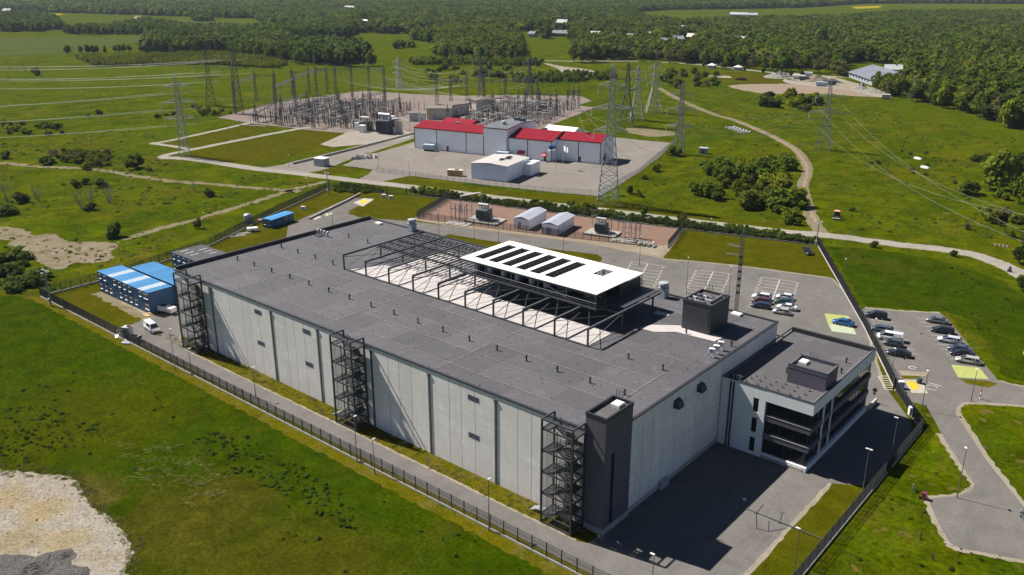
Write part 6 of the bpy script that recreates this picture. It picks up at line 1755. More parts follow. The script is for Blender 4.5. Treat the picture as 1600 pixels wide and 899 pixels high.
GANTRY = [
 ('long dark gantry across the left half of the substation', [((433,195),(429,105)),((463,176),(463,108)),((496,158),(495,113)),((526,158),(525,110)),((551,157),(551,104)),((578,155),(577,100)),((602,160),(601,100))], 20),
 ('dark gantry at the left edge of the substation', [((368,178),(368,80)),((401,160),(399,108)),((432,160),(430,110))], 17),
 ('dark gantry in the middle of the substation', [((683,167),(682,128)),((705,172),(703,116)),((730,166),(729,108))], 17),
 ('dark gantry in the right hand switchyard', [((820,178),(819,140)),((843,178),(842,143)),((869,181),(868.6,136))], 12),
 ('three column dark gantry at the right end of the switchyard', [((887,173),(886.6,131)),((895.5,172),(896,128)),((904,170),(904.5,127))], 11),
 ('dark gantry behind the middle of the switchyard', [((458,150),(457,118)),((484,149),(484,117)),((512,146),(512,108))], 16),
 ('tall dark gantry just left of the navy transformer', [((569,182),(569,138)),((602,176),(601,128))], 12),
 ('dark gantry at the back right of the switchyard', [((757,160),(757,120)),((790,160),(790,118)),((840,160),(840,116))], 14),
]
for i, (cols3, where) in enumerate((([(400,191),(440,179),(480,167)],'left hand'),([(440,197),(485,184),(530,171)],'left hand'),([(490,201),(535,188),(580,175)],'left hand'),([(540,200),(585,187),(625,176)],'left hand'),([(730,201),(770,187),(810,173)],'right hand'),([(780,206),(820,191),(860,177)],'right hand'),([(700,196),(735,184),(770,171)],'right hand'))):
    GANTRY.append(('low grey busbar gantry, %s from the left in the %s switchyard' % (nth(i if i < 4 else i-4), where), [((x,y),(x,y-34)) for x, y in cols3], 8.5))
WIRES = []
for lab, cols_, hb in GANTRY:
    b0 = at(*cols_[0][0])
    t = thing('bus_gantry', lab, 'gantry', b0, 0, 'bus gantries in the substation')
    ps = []
    for base, top in cols_:
        b = at(*base); h = height(base, top); gcol(t, b, hb+.2, max(h, hb+3)); ps.append((b, hb))
    for (a, ha), (b, hb_) in zip(ps, ps[1:]):
        truss(t, (a.x,a.y,min(ha,hb_)-1.5), (b.x,b.y,min(ha,hb_)-1.5))
        o = t.matrix_basis.translation
        for f in (.2,.5,.8):
            c = Vector((a.x,a.y,0)).lerp(Vector((b.x,b.y,0)), f)
            ob('insulator_string', INSm, t, (c.x-o.x, c.y-o.y, ha-1.5))
            WIRES.append((c.x, c.y, ha-4.1))
# rows of post insulators, disconnectors and light bus pipes
def post_mesh(hs, hi, ins):
    m = MB(); m.cbox(0,0,0,.55,.55,.25); m.bar((0,0,.2),(0,0,hs),.26); m.cbox(0,0,hs,.5,.5,.1); insulator(m,0,0,hs+.1,hi,.21,6,5); m.cbox(0,0,hs+hi+.1,.4,.4,.15)
    return m.mesh('post_insulator', M[ins])
PMs = [post_mesh(2.6,2.4,'insul'), post_mesh(3.4,2.9,'insul'), post_mesh(2.2,3.2,'dark_lattice'), post_mesh(3.0,1.8,'insul')]
def disc_mesh():
    m = MB()
    for x in (-1.7,0,1.7): m.bar((x,0,0),(x,0,2.8),.22); insulator(m,x,0,2.9,1.7,.2,6,4)
    m.bar((-2.2,0,2.8),(2.2,0,2.8),.25); 
    return m.mesh('disconnector', M['dark_lattice'])
DM = disc_mesh()
DA = MB().bar((-2.6,0,4.72),(2.6,0,4.76),.30,.24).bar((-1.7,-.5,4.75),(-1.7,.5,4.75),.35,.2).bar((1.7,-.5,4.75),(1.7,.5,4.75),.35,.2).mesh('contact_arm', M['pad'])
def brk_mesh():
    m = MB(); m.cbox(0,0,0,1.0,.8,1.6)
    for x in (-.9,0,.9): m.bar((x,0,0),(x,0,2.3),.2); insulator(m,x,0,2.3,2.6,.22,6,5)
    m.bar((-1.3,0,2.3),(1.3,0,2.3),.3)
    return m.mesh('circuit_breaker', M['pale_insul'])
BM = brk_mesh()
rs = random.Random(21)
def yard(corners, nu, nv, n_post, n_disc, n_brk, where, rz):
    C = [at(*c) for c in corners]
    def P(u, v): return (C[0].lerp(C[1], u)).lerp(C[3].lerp(C[2], u), v)
    cells = [((i+.5)/nu, (j+.5)/nv) for i in range(nu) for j in range(nv)]
    rs.shuffle(cells)
    for k, (u, v) in enumerate(cells[:n_post+n_disc+n_brk]):
        p = P(u+rs.uniform(-.12,.12)/nu, v+rs.uniform(-.2,.2)/nv)
        if k < n_post:
            tag(ob('post_insulator', PMs[rs.choice((0,0,1,1,2,3))], None, p, rz), 'slim dark post insulator standing in the %s switchyard gravel' % where, 'insulator', 'post insulators in the %s switchyard' % where)
        elif k < n_post+n_disc:
            dd = ob('disconnector', DM, None, p, rz+(PI/2 if rs.random() < .3 else 0)); ob('contact_arm', DA, dd)
            tag(dd, 'three column disconnector switch in the %s switchyard gravel' % where, 'disconnector', 'disconnectors in the %s switchyard' % where)
        else:
            tag(ob('circuit_breaker', BM, None, p, rz), 'pale three column circuit breaker in the %s switchyard gravel' % where, 'breaker', 'circuit breakers in the %s switchyard' % where)
yard(((392,192),(552,203),(660,172),(500,158)), 19, 16, 178, 60, 16, 'left hand', rad(12))
yard(((712,200),(828,205),(905,168),(792,160)), 15, 13, 112, 44, 22, 'right hand', rad(-12))
LM = MB().tube((0,0,0),(0,0,7),.16,6,.10).tube((0,0,7),(0,0,13),.08,5,.03).cbox(0,0,0,.7,.7,.3).mesh('lightning_mast', M['dark_lattice'])
rl = random.Random(8)
for i in range(44):
    cs = [at(*c) for c in (((385,192),(560,205),(690,168),(520,152)) if i < 26 else ((700,202),(835,208),(908,168),(780,156)))]
    u, v = rl.random(), rl.random(); p = cs[0].lerp(cs[1], u).lerp(cs[3].lerp(cs[2], u), v)
    tag(ob('lightning_mast', LM, None, p, 0, rl.uniform(.75,1.15)), 'tall thin dark lightning mast in the %s switchyard' % ('left hand' if i < 26 else 'right hand'), 'mast', 'lightning masts in the %s switchyard' % ('left hand' if i < 26 else 'right hand'))
def buspipe(i, a, b, z, where):
    A, B = at(*a), at(*b); m = MB(); d = B-A; n = max(2, int(d.length/7))
    m.tube((0,0,z),(d.x,d.y,z),.16,6)
    for k in range(n+1):
        q = d*k/n; m.bar((q.x,q.y,0),(q.x,q.y,z-1.6),.2); insulator(m, q.x, q.y, z-1.6, 1.5, .17, 6, 4)
        m.cbox(q.x, q.y, z-.1, 2.2, .5, .25) if k % 2 else None
    tag(m.build('bus_pipe', M['pale_insul'], None, A), 'pale bus pipe on posts, %s row from the front of the %s switchyard' % (nth(i), where), 'bus pipe', 'bus pipes in the %s switchyard' % where)
for i, (a, b) in enumerate((((392,194),(470,168)),((420,197),(505,168)),((455,198),(540,168)),((490,201),(590,170)),((520,203),(620,172)))): buspipe(i, a, b, 5.6, 'left hand')
for i, (a, b) in enumerate((((720,203),(800,170)),((760,207),(840,172)),((800,208),(880,176)),((640,205),(600,196)))): buspipe(i, a, b, 5.2, 'right hand')
for i, (q, L) in enumerate((((374,196),16),((455,196),14),((480,190),16),((545,192),12),((700,205),10))):
    p = at(*q); m = MB(); m.box(0,-.4,.02,L,.4,.3)
    for k in range(int(L)): m.box(k+.05,-.5,.3,k+.95,.5,.42)
    tag(m.build('cable_trough', M['stone'], None, p, rad(20)), 'pale concrete cable trough, %s from the left in the substation gravel' % nth(i), 'cable trough', 'cable troughs')

# ============================================================ PYLONS AND LINES
def pylon(label, base_px, top_px, bw, tw, arms, mat='lattice', rz=.3, th=.27, base=None, h=None, waist=.55):
    b = base or at(*base_px); h = h or height(base_px, top_px)
    t = thing('lattice_pylon', label, 'pylon', (b.x, b.y, 0), rz, 'lattice pylons')
    def wat(z):
        q = z/h
        return bw+(tw-bw)*min(1, q/waist) if q < waist else tw*(1-.55*(q-waist)/(1-waist))
    n = max(6, int(h/3.0)); zs = [h*(1-(1-k/n)**1.15) for k in range(n+1)]
    for sx in (-1,1):
        for sy in (-1,1):
            m = MB()
            for z0, z1 in zip(zs, zs[1:]):
                m.bar((sx*wat(z0)/2,sy*wat(z0)/2,z0),(sx*wat(z1)/2,sy*wat(z1)/2,z1),th)
            m.build('leg', M[mat], t)
    for f in range(4):
        m = MB(); c, s = [(1,0),(0,1),(-1,0),(0,-1)][f]
        def Q(a, d, z): return (a*c-d*s, a*s+d*c, z)
        for z0, z1 in zip(zs, zs[1:]):
            a, b2 = wat(z0)/2, wat(z1)/2
            m.bar(Q(a,-a,z0), Q(b2,b2,z1), th*.55); m.bar(Q(a,a,z0), Q(b2,-b2,z1), th*.55); m.bar(Q(b2,-b2,z1), Q(b2,b2,z1), th*.5)
        m.build('bracing', M[mat], t)
    ends = []
    for zf, L in arms:
        z = h*zf
        for s in (-1,1):
            m = MB(); w = wat(z)/2
            for yy in (-w, w): m.bar((s*w,yy,z),(s*L,0,z+.1),th*.7); m.bar((s*w,yy,z+1.4),(s*L,0,z+.15),th*.6)
            for k in range(1,4): q = k/4; m.bar((s*(w+(L-w)*q),-w*(1-q),z),(s*(w+(L-w)*q),w*(1-q),z),th*.4)
            m.build('cross_arm', M[mat], t)
            ob('insulator_string', INSm, t, (s*L,0,z))
            ends.append(Vector((b.x+s*L*math.cos(rz), b.y+s*L*math.sin(rz), z-2.6)))
    MB().tube((0,0,h),(0,0,h+1.5),.06,5).build('peak', M[mat], t)
    return ends
LA = rad(60)
P1 = pylon('pale three armed pylon standing on the gravel track left', (289,244),(275,120), 4.4, 2.2, [(.88,5),(.68,6.5),(.48,6)], rz=LA)
P2 = pylon('slim dark pylon on the meadow left of the substation', (330,165),(325,80), 5.5, 2.0, [(.88,5),(.7,7.5),(.52,6)], 'dark_lattice', LA)
P3 = pylon('dark twin armed pylon at the left substation gate', (374,178),(371,77), 4.5, 2.6, [(.92,7),(.70,8)], 'dark_lattice', LA)
P4 = pylon('short pale pylon beyond the left switchyard', (624,137),(624,90), 4, 1.6, [(.86,4),(.66,5),(.48,4)], rz=LA)
P5 = pylon('grey pylon behind the right switchyard buildings', (752,152),(751,89), 4, 1.8, [(.88,5),(.7,6),(.5,5)], 'dark_lattice', LA)
P6 = pylon('dark slim pylon at the back of the right switchyard', (827,155),(827,91), 4, 1.8, [(.9,4),(.7,5),(.5,4)], 'dark_lattice', LA)
P7 = pylon('tallest pale pylon rising beside the right corner of the red hall yard', (950,318),(957,103), 7.5, 2.6, [(.86,4.5),(.70,6.5),(.54,5.5)], rz=rad(35), th=.28)
P8 = pylon('left of three wide legged pylons beyond the red hall', (978,197),(981,99), 8, 2.2, [(.9,4),(.74,6),(.58,5)], 'dark_lattice', rad(40))
P9 = pylon('middle of three wide legged pylons beyond the red hall', (994,188),(995,104), 7, 2.0, [(.9,4),(.74,5),(.58,4)], rz=rad(40))
P10 = pylon('right of three wide legged pylons beyond the red hall, farthest one', (1021,176),(1024,98), 9, 2.0, [(.9,4),(.74,5),(.58,4)], rz=rad(40))
P11 = pylon('thin pale pylon on the meadow right of the red hall yard', (1060,241),(1067,132), 4.4, 2.0, [(.86,4),(.64,6),(.40,6)], rz=rad(20))
P12 = pylon('pale wide legged pylon standing alone on the right meadow', (1286,235),(1301,130), 7.0, 2.2, [(.80,5.5),(.56,7.5)], rz=rad(20), th=.24)
b13 = at(1652,560)
P13 = pylon('large pale pylon cut off by the right edge beyond the outer car park', None, None, 8.5, 2.6, [(.62,8),(.78,9),(.92,7)], rz=rad(-25), th=.26, base=b13, h=38)
def cable(label, a, b, sag, r=.06, group=None):
    m = MB(); n = 14; a, b = Vector(a), Vector(b); pts = []
    for k in range(n+1):
        t_ = k/n; p = a.lerp(b, t_); p.z -= sag*4*t_*(1-t_); pts.append(p-a)
    for p, q in zip(pts, pts[1:]): m.tube(p, q, r, 4, cap=False)
    tag(m.build('power_line', M['wire'], None, a), label, 'power line', group)
rw = random.Random(5)
def span(A, B, lab, grp, sag=5, r=.07):
    r *= .55
    for i, (a, b) in enumerate(zip(A, B)): cable(lab, a, b, sag, r, grp)
def off(E, d, dz=0): return [e+Vector((d[0], d[1], dz)) for e in E]
dL = at(-300,150)-at(280,150)
W1 = Vector((-330,-260,0))
span(P1, off(P1, (-300,-215), -2), 'pale conductor running left from the pale three armed pylon', 'conductors left of the three armed pylon', 9, .075)
span(P2, off(P2, (-330,-190), 4), 'pale conductor running left from the slim dark pylon', 'conductors left of the slim dark pylon', 9, .085)
span(P3, off(P3, (-330,-200), 6), 'pale conductor running left from the twin armed pylon', 'conductors left of the twin armed pylon', 9, .085)
gA = [Vector(w) for w in WIRES[:6]]
span(P1, gA, 'pale conductor from three armed pylon to the long gantry', 'conductors into the long left gantry', 4, .06)
span(P3, [Vector(w) for w in WIRES[18:22]], 'pale conductor from twin armed pylon to edge gantry', 'conductors into the left edge gantry', 3, .06)
span([Vector(w) for w in WIRES[6:18]], [Vector(w) for w in WIRES[24:36]], 'thin conductor hanging between substation gantries', 'conductors between the gantries', 5, .05)
span(P7, [Vector(w) for w in WIRES[36:42]], 'pale conductor from tallest pylon to the switchyard', 'conductors from the tallest pylon to the switchyard', 6, .06)
span(P7[:6], P11, 'pale conductor from tallest pylon to thin pylon', 'conductors between tallest and thin pylon', 6, .06)
span(P11, [P12[i % 4] for i in range(6)], 'pale conductor crossing to the lone right pylon', 'conductors crossing the right meadow', 7, .06)
span(P12, [P13[i] for i in (0,1,2,3)], 'pale conductor falling from the lone right pylon', 'conductors from the lone right pylon', 7, .042)
span(P8, P9, 'short conductor between two wide legged pylons', 'conductors among the three pylons', 1, .06)
span(P13, off(P13, (170,-190), 0), 'pale conductor right of the cut off pylon', 'conductors right of the cut off pylon', 6, .07)
span(P5, P6, 'thin conductor between the two dark back pylons', 'conductors between the back pylons', 4, .06)
span(P4, P5, 'thin conductor crossing behind the switchyard', 'conductors behind the switchyard', 5, .06)
# ============================================================ VEGETATION
def leaf_mesh(name, mat, blobs, n, size, seed, trunk=None, flat=.0):
    """blobs: list of (x,y,z,rx,rz). n leaf sprays (quads) spread through them; trunk: list of (p,q,r0,r1)"""
    R = np.random.RandomState(seed)
    B = np.array(blobs, float); vol = B[:,3]**2*B[:,4]; vol = vol**.8
    idx = R.choice(len(B), n, p=vol/vol.sum())
    d = R.normal(size=(n,3)); d /= np.linalg.norm(d, axis=1)[:,None]
    rad_ = (.45+.55*R.rand(n)**.5)[:,None]
    c = B[idx,:3]+d*rad_*np.stack([B[idx,3],B[idx,3],B[idx,4]],1)
    nrm = d*.8+R.normal(size=(n,3))*.55; nrm[:,2] += .25
    nrm /= np.linalg.norm(nrm, axis=1)[:,None]
    a = np.cross(nrm, R.normal(size=(n,3))); a /= np.linalg.norm(a, axis=1)[:,None]
    b = np.cross(nrm, a)
    s = size*(.6+.8*R.rand(n))[:,None]
    k1, k2 = (.5+.6*R.rand(n))[:,None], (.5+.6*R.rand(n))[:,None]
    v = np.stack([c-a*s*k1-b*s*.6, c+a*s*.7-b*s*k2*.6, c+a*s*k2+b*s*.7, c-a*s*.6+b*s*k1], 1).reshape(-1,3)
    v[:,2] = np.maximum(v[:,2], .02)
    m = MB()
    if trunk:
        for p, q, r0, r1 in trunk: m.tube(p, q, r0, 6, r1, cap=False)
    tv = len(m.v)
    verts = np.concatenate([np.array(m.v).reshape(-1,3), v]) if tv else v
    faces = m.f+[(tv+4*i,tv+4*i+1,tv+4*i+2,tv+4*i+3) for i in range(n)]
    me = bpy.data.meshes.new(name)
    me.from_pydata(verts.tolist(), [], faces)
    me.materials.append(mat)
    if trunk:
        me.materials.append(M['bark'])
        mi = np.zeros(len(faces), 'i'); mi[:len(m.f)] = 1
        me.polygons.foreach_set('material_index', mi)
    me.update()
    return me
def crown_blobs(seed, h, w, base, n, squash=1.0, cone=0):
    R = random.Random(seed); out = []
    for i in range(n):
        f = (i+.5)/n; z = base+(h-base)*(.12+.80*f)
        prof = math.sin(PI*min(1,.18+.82*f)**.9)*(1-cone*f) if not cone else (1-f)*.95+.08
        rr_ = w/2*prof*R.uniform(.35,.75); a = R.uniform(0,2*PI)
        r = w*.30*R.uniform(.65,1.2)*(.5+.6*prof)
        out.append((rr_*math.cos(a), rr_*math.sin(a), z, r, r*.85*squash))
    return out
def limbs(seed, h, base, w, r0, n=5):
    R = random.Random(seed); out = [((0,0,-.1),(0,0,base),r0,r0*.8),((0,0,base),(R.uniform(-.2,.2),R.uniform(-.2,.2),h*.8),r0*.8,r0*.2)]
    for i in range(n):
        z = base+(h*.6-base)*i/n; a = R.uniform(0,2*PI)
        out.append(((0,0,z),(w*.33*math.cos(a),w*.33*math.sin(a),z+h*.22),r0*.45,r0*.12))
    return out
TREES = {}   # kind -> (trunk mesh, crown mesh, full mesh)
def treekind(key, mat, h, w, base, nb, n, size, seed, cone=0):
    bl = crown_blobs(seed, h, w, base, nb, cone=cone); lb = limbs(seed, h, base, w, .16+h*.012)
    tm = MB()
    for p, q, r0, r1 in lb: tm.tube(p, q, r0, 6, r1, cap=False)
    TREES[key] = (tm.mesh('trunk', M['bark']), leaf_mesh('crown', M[mat], bl, n, size, seed), h)
treekind('broad1', 'leaf', 12, 9, 2.2, 14, 620, .62, 1); treekind('broad2', 'leaf', 12, 7.5, 2.0, 12, 560, .60, 2)
treekind('dark1', 'leaf_dark', 12, 8, 1.6, 13, 620, .60, 3); treekind('lime1', 'leaf_lime', 12, 7, 1.8, 12, 520, .58, 4)
treekind('brown1', 'leaf_brown', 12, 8, 2.2, 12, 430, .52, 5); treekind('conif', 'leaf_conif', 12, 5, 1.0, 12, 560, .55, 6, cone=1)
BUSH = {}
def bushkind(key, mat, h, w, nb, n, size, seed):
    R = random.Random(seed); bl = []
    for i in range(nb):
        a = R.uniform(0,2*PI); rr_ = w/2*R.uniform(0,.80); q = 1-(rr_/(w/2))**2*.8
        z = h*.45*q*R.uniform(.35,1.5)+h*.12; r = w*R.uniform(.11,.26)
        bl.append((rr_*math.cos(a), rr_*math.sin(a), z, r, min(r*.9, h*.45)))
    tr = [((0,0,0),(R.uniform(-.3,.3)*w,R.uniform(-.3,.3)*w,h*.6),.06,.02) for _ in range(5)]
    BUSH[key] = (leaf_mesh('bush', M[mat], bl, n, size, seed, tr), h)
bushkind('b1', 'leaf', 4, 5.5, 12, 620, .34, 11); bushkind('b2', 'leaf_dark', 4, 5, 11, 640, .33, 12); bushkind('b3', 'leaf_lime', 4, 5.5, 12, 560, .34, 13); bushkind('b4', 'leaf_dark', 3.2, 6.5, 13, 640, .34, 14); bushkind('b5', 'leaf_brown', 4, 5.5, 10, 380, .30, 15)
def bare_mesh(seed):
    R = random.Random(seed); m = MB()
    for i in range(7):
        a = R.uniform(0,2*PI); b = Vector((.25*math.cos(a),.25*math.sin(a),0)); tip = Vector((1.6*math.cos(a)*R.uniform(.6,1.3),1.6*math.sin(a)*R.uniform(.6,1.3),R.uniform(5,7)))
        m.tube(b, b.lerp(tip,.5), .08, 5, .05, cap=False); m.tube(b.lerp(tip,.5), tip, .05, 4, .015, cap=False)
        for k in range(9):
            f = R.uniform(.35,.95); s = b.lerp(tip, f); e = s+Vector((R.uniform(-1,1),R.uniform(-1,1),R.uniform(.3,1.2)))
            m.tube(s, e, .028, 3, .008, cap=False)
            for q in range(2): m.tube(s.lerp(e,.6), s.lerp(e,.6)+Vector((R.uniform(-.5,.5),R.uniform(-.5,.5),R.uniform(.1,.6))), .014, 3, .006, cap=False)
    return m.mesh('bare_tree', M['bark_pale'])
BARE = [bare_mesh(s) for s in (1,2,3)]
vr = random.Random(77)
NT = [0]
def tree(kind, p, h, label, group):
    tm, cm, h0 = TREES[kind]; s = h/h0; NT[0] += 1
    t = thing('conifer_tree' if kind == 'conif' else 'broadleaf_tree', label, 'tree', p, vr.uniform(0,6.28), group)
    sw = s*vr.uniform(.9,1.15); t.scale = (sw, sw, s)
    ob('trunk', tm, t); ob('crown', cm, t)
def bush(kind, p, h, label, group, wide=1.0):
    me, h0 = BUSH[kind]; s = h/h0; NT[0] += 1
    tag(ob('bush', me, None, p, vr.uniform(0,6.28), (s*wide*vr.uniform(.9,1.15), s*wide*vr.uniform(.9,1.15), s)), label, 'bush', group)
# --- single bushes and trees that stand out
for q, k, h, w, lab in (
    ((180,370),'b2',5.6,.85,'lone round dark bush right of the bare dirt patch on the left'),
    ((211,263),'b1',6.4,.95,'tallest dark round bush by the left dirt track'),
    ((233,267),'b1',2.2,1.0,'small dark bush just right of the tallest dark bush on the left'),
    ((135,265),'b3',3.0,1.0,'light green round bush left of the tallest dark bush'),
    ((70,258),'b2',4.4,1.0,'dark bush at the left end of the shrub belt by the track'),
    ((10,248),'b2',4.2,.9,'dark bush at the left edge above the track'),
    ((32,317),'b2',4.6,1.05,'dark bush between two bare trees at the left edge'),
    ((10,334),'b4',3.2,1.3,'wide dark bush cut off by the left edge above the dirt'),
    ((118,293),'b2',3.6,.95,'dark bush at the left of the small group above the lone bush'),
    ((135,288),'b2',3.2,.9,'upright dark bush in the middle of the small group'),
    ((157,292),'b2',3.8,1.0,'dark bush at the right of the small group with bare twigs'),
    ((143,328),'b2',3.0,1.2,'low dark bush at the foot of the bare tree cluster'),
    ((326,307),'b2',3.6,1.0,'dark bush alone on the meadow above the left fence'),
    ((312,357),'b5',4.0,.6,'thin brownish bush by the left fence above the dark container roof'),
    ((99,290),'b3',1.2,1,'tiny light bush left of the small dark group'),
    ((154,180),'b2',4.2,.8,'dark round tree like bush alone on the striped field'),
    ((138,182),'b2',2.4,.8,'small bush left of the round bush on the striped field'),
    ((57,118),'b2',7.5,.9,'dark bush at the track far left with bare trees'),
    ((1366,387),'b2',2.6,.8,'small bush on the road edge right of the fence corner'),
    ((1490,401),'b2',2.4,.8,'small bush on the near edge of the gravel road at the bend'),
    ((1332,330),'b2',1.8,1.2,'low dark bush right of the tractor'),
    ((1052,243),'b1',5.4,1.0,'green bush at the corner of the red hall yard fence'),
    ((1025,268),'b3',3.6,.9,'light bush along the right yard fence of the red hall'),
    ((1006,280),'b3',2.4,.9,'smaller light bush along the right yard fence of the red hall'),
    ((984,303),'b1',3.6,.6,'thin green bush right of the tallest pylon'),
    ((998,307),'b1',2.8,.7,'second thin green bush right of the tallest pylon'),
    ((1066,344),'b1',2.6,.9,'green bush at the far side of the back fence beside the road'),
    ((1006,337),'b1',3.2,.6,'upright green shrub on the road verge behind the compound')):
    bush(k, at(*q), h, lab, None, w)
for i, (q, h) in enumerate((((12,315),7.2),((60,315),6.8),((128,326),7.2),((143,322),7.0),((168,312),6.0),((172,318),6.0),((305,300),4.5),((16,110),9),((40,112),8))):
    tag(ob('bare_tree', BARE[i % 3], None, at(*q), i, h/6.5), 'leafless pale twiggy tree in the left meadows', 'tree', 'leafless trees of the left meadows')
# --- shrub groups
def cluster(poly, n, kinds, h0, h1, label, group, wide=1.0):
    pts = [at(*q) for q in poly]
    k = 0
    while k < n:
        u, v = vr.random(), vr.random()
        if len(pts) == 4: p = (pts[0].lerp(pts[1], u)).lerp(pts[3].lerp(pts[2], u), v)
        else: p = pts[0].lerp(pts[1], u)
        h = vr.uniform(h0, h1); kd = vr.choice(kinds)
        bush(kd, p, h, label, group, wide*vr.uniform(.85,1.25)); k += 1
cluster([(78,256),(178,262),(170,240),(80,238)], 30, ['b1','b1','b3','b5'], 2.0, 3.8, 'shrub in the mixed belt above the left dirt track', 'shrubs above the left dirt track')
cluster([(0,210),(100,213),(95,196),(0,193)], 17, ['b1','b1','b3'], 2.2, 4.5, 'shrub in the band at the left edge below the striped field', 'shrubs below the striped field')
cluster([(1095,318),(1255,335),(1225,262),(1110,262)], 46, ['b1','b3','b1','b1'], 3.0, 7.5, 'bush in the large bright thicket left of the dirt road', 'bushes of the thicket by the dirt road')
cluster([(1205,352),(1262,350),(1250,310),(1215,308)], 10, ['b1','b2','b3'], 2.5, 4.5, 'bush of the small group at the foot of the dirt road', 'bushes at the foot of the dirt road')
cluster([(0,470),(70,440),(40,395),(0,390)], 16, ['b4','b2','b1'], 1.6, 3.2, 'dark shrub on the overgrown bank left of the dirt patch', 'shrubs on the bank left of the dirt patch', 1.2)
cluster([(1500,300),(1600,330),(1600,240),(1530,235)], 10, ['b2','b1'], 3.0, 6.0, 'bush at the right edge below the tall trees', 'bushes at the right edge')
cluster([(1500,355),(1600,395),(1600,345),(1540,330)], 13, ['b5','b3','b1'], 2.0, 4.5, 'brownish bush above the gravel road bend on the right', 'bushes above the road bend')
cluster([(1180,170),(1275,175),(1285,155),(1200,150)], 13, ['b1','b3','b2'], 4.5, 8.0, 'bush of the green clump beside the sandy site', 'bushes of the clump by the sandy site')
cluster([(1030,140),(1130,140),(1120,115),(1040,112)], 22, ['b1','b3','b5','b2'], 4.0, 7.0, 'bush of the scrub behind the three pylons', 'bushes behind the three pylons')
cluster([(650,128),(800,130),(800,108),(660,106)], 18, ['b2','b1','b3'], 4.0, 8.0, 'bush of the scrub line behind the substation', 'bushes behind the substation')
cluster([(240,188),(370,178),(370,165),(270,168)], 14, ['b3','b1','b2'], 2.0, 3.8, 'low bush left of the substation gravel', 'low bushes left of the substation')
cluster([(1330,262),(1500,300),(1480,240),(1360,225)], 10, ['b2','b5'], 1.2, 2.2, 'small scattered bush on the right meadow', 'scattered bushes of the right meadow', 1.1)
# shrubs between back fence and road
hp = [(646,300),(660,302),(676,303),(692,305),(704,309),(745,314),(758,316),(835,321),(848,324),(862,324),(893,324),(905,326),(918,327),(928,328)]
for i, q in enumerate(hp): bush(['b1','b2','b3'][i % 3], at(*q), vr.uniform(2.2,3.6), 'leafy shrub on the verge between back fence and gravel road', 'shrubs behind the back fence', 1.1)
# tall trees right edge and belts
for q, h, k in (((1558,300),15,'broad1'),((1572,292),12,'dark1'),((1545,296),9,'broad2'),((1592,318),10,'broad2'),((1598,385),6,'dark1'),((1592,412),5,'dark1')):
    tree(k, at(*q), h, 'tall leafy tree at the right edge above the road bend', 'tall trees at the right edge')
tree('dark1', at(1596,455), 4.5, 'small dark tree under the cut off pylon at the right edge', None)
def trees(poly, n, kinds, h0, h1, label, group):
    pts = [at(*q) for q in poly]; L = len(pts)-1
    for i in range(n):
        u = (i+vr.uniform(.1,.9))/n*L; k = min(int(u), L-1)
        p = pts[k].lerp(pts[k+1], u-k)+Vector((vr.uniform(-5,5),vr.uniform(-5,5),0))
        tree(vr.choice(kinds), p, vr.uniform(h0,h1), label, group)
trees([(1370,142),(1400,150),(1460,165),(1520,178),(1570,193),(1600,203)], 46, ['broad1','broad2','dark1','brown1','lime1'], 9, 15, 'leafy tree along the front edge of the right hand forest', 'trees on the right forest edge')
trees([(1320,120),(1290,114),(1240,113),(1200,110),(1130,103),(1090,100),(1000,95)], 30, ['broad1','lime1','brown1','broad2','dark1'], 10, 15, 'tree along the pale road in front of the village', 'trees along the pale road')
trees([(575,104),(540,104),(500,102),(470,100),(430,93),(380,86),(330,84),(260,84)], 32, ['dark1','broad1','dark1','broad2','conif'], 11, 16, 'dark tree on the front edge of the wood beyond the substation', 'trees of the wood beyond the substation')
trees([(125,84),(160,83),(210,81)], 12, ['conif','dark1'], 7, 10, 'dark tree in the straight row on the left field', 'row of dark trees on the left field')
tree('dark1', at(107,86), 10, 'single dark tree left of the straight row on the field', None)
trees([(900,97),(930,97)], 5, ['dark1','broad2'], 14, 18, 'tall dark tree in the clump at the pale road bend', 'tall trees at the pale road bend')
trees([(1098,104),(1150,109),(1200,116),(1262,122)], 12, ['dark1'], 4, 6, 'small roadside tree along the pale road', 'small roadside trees')

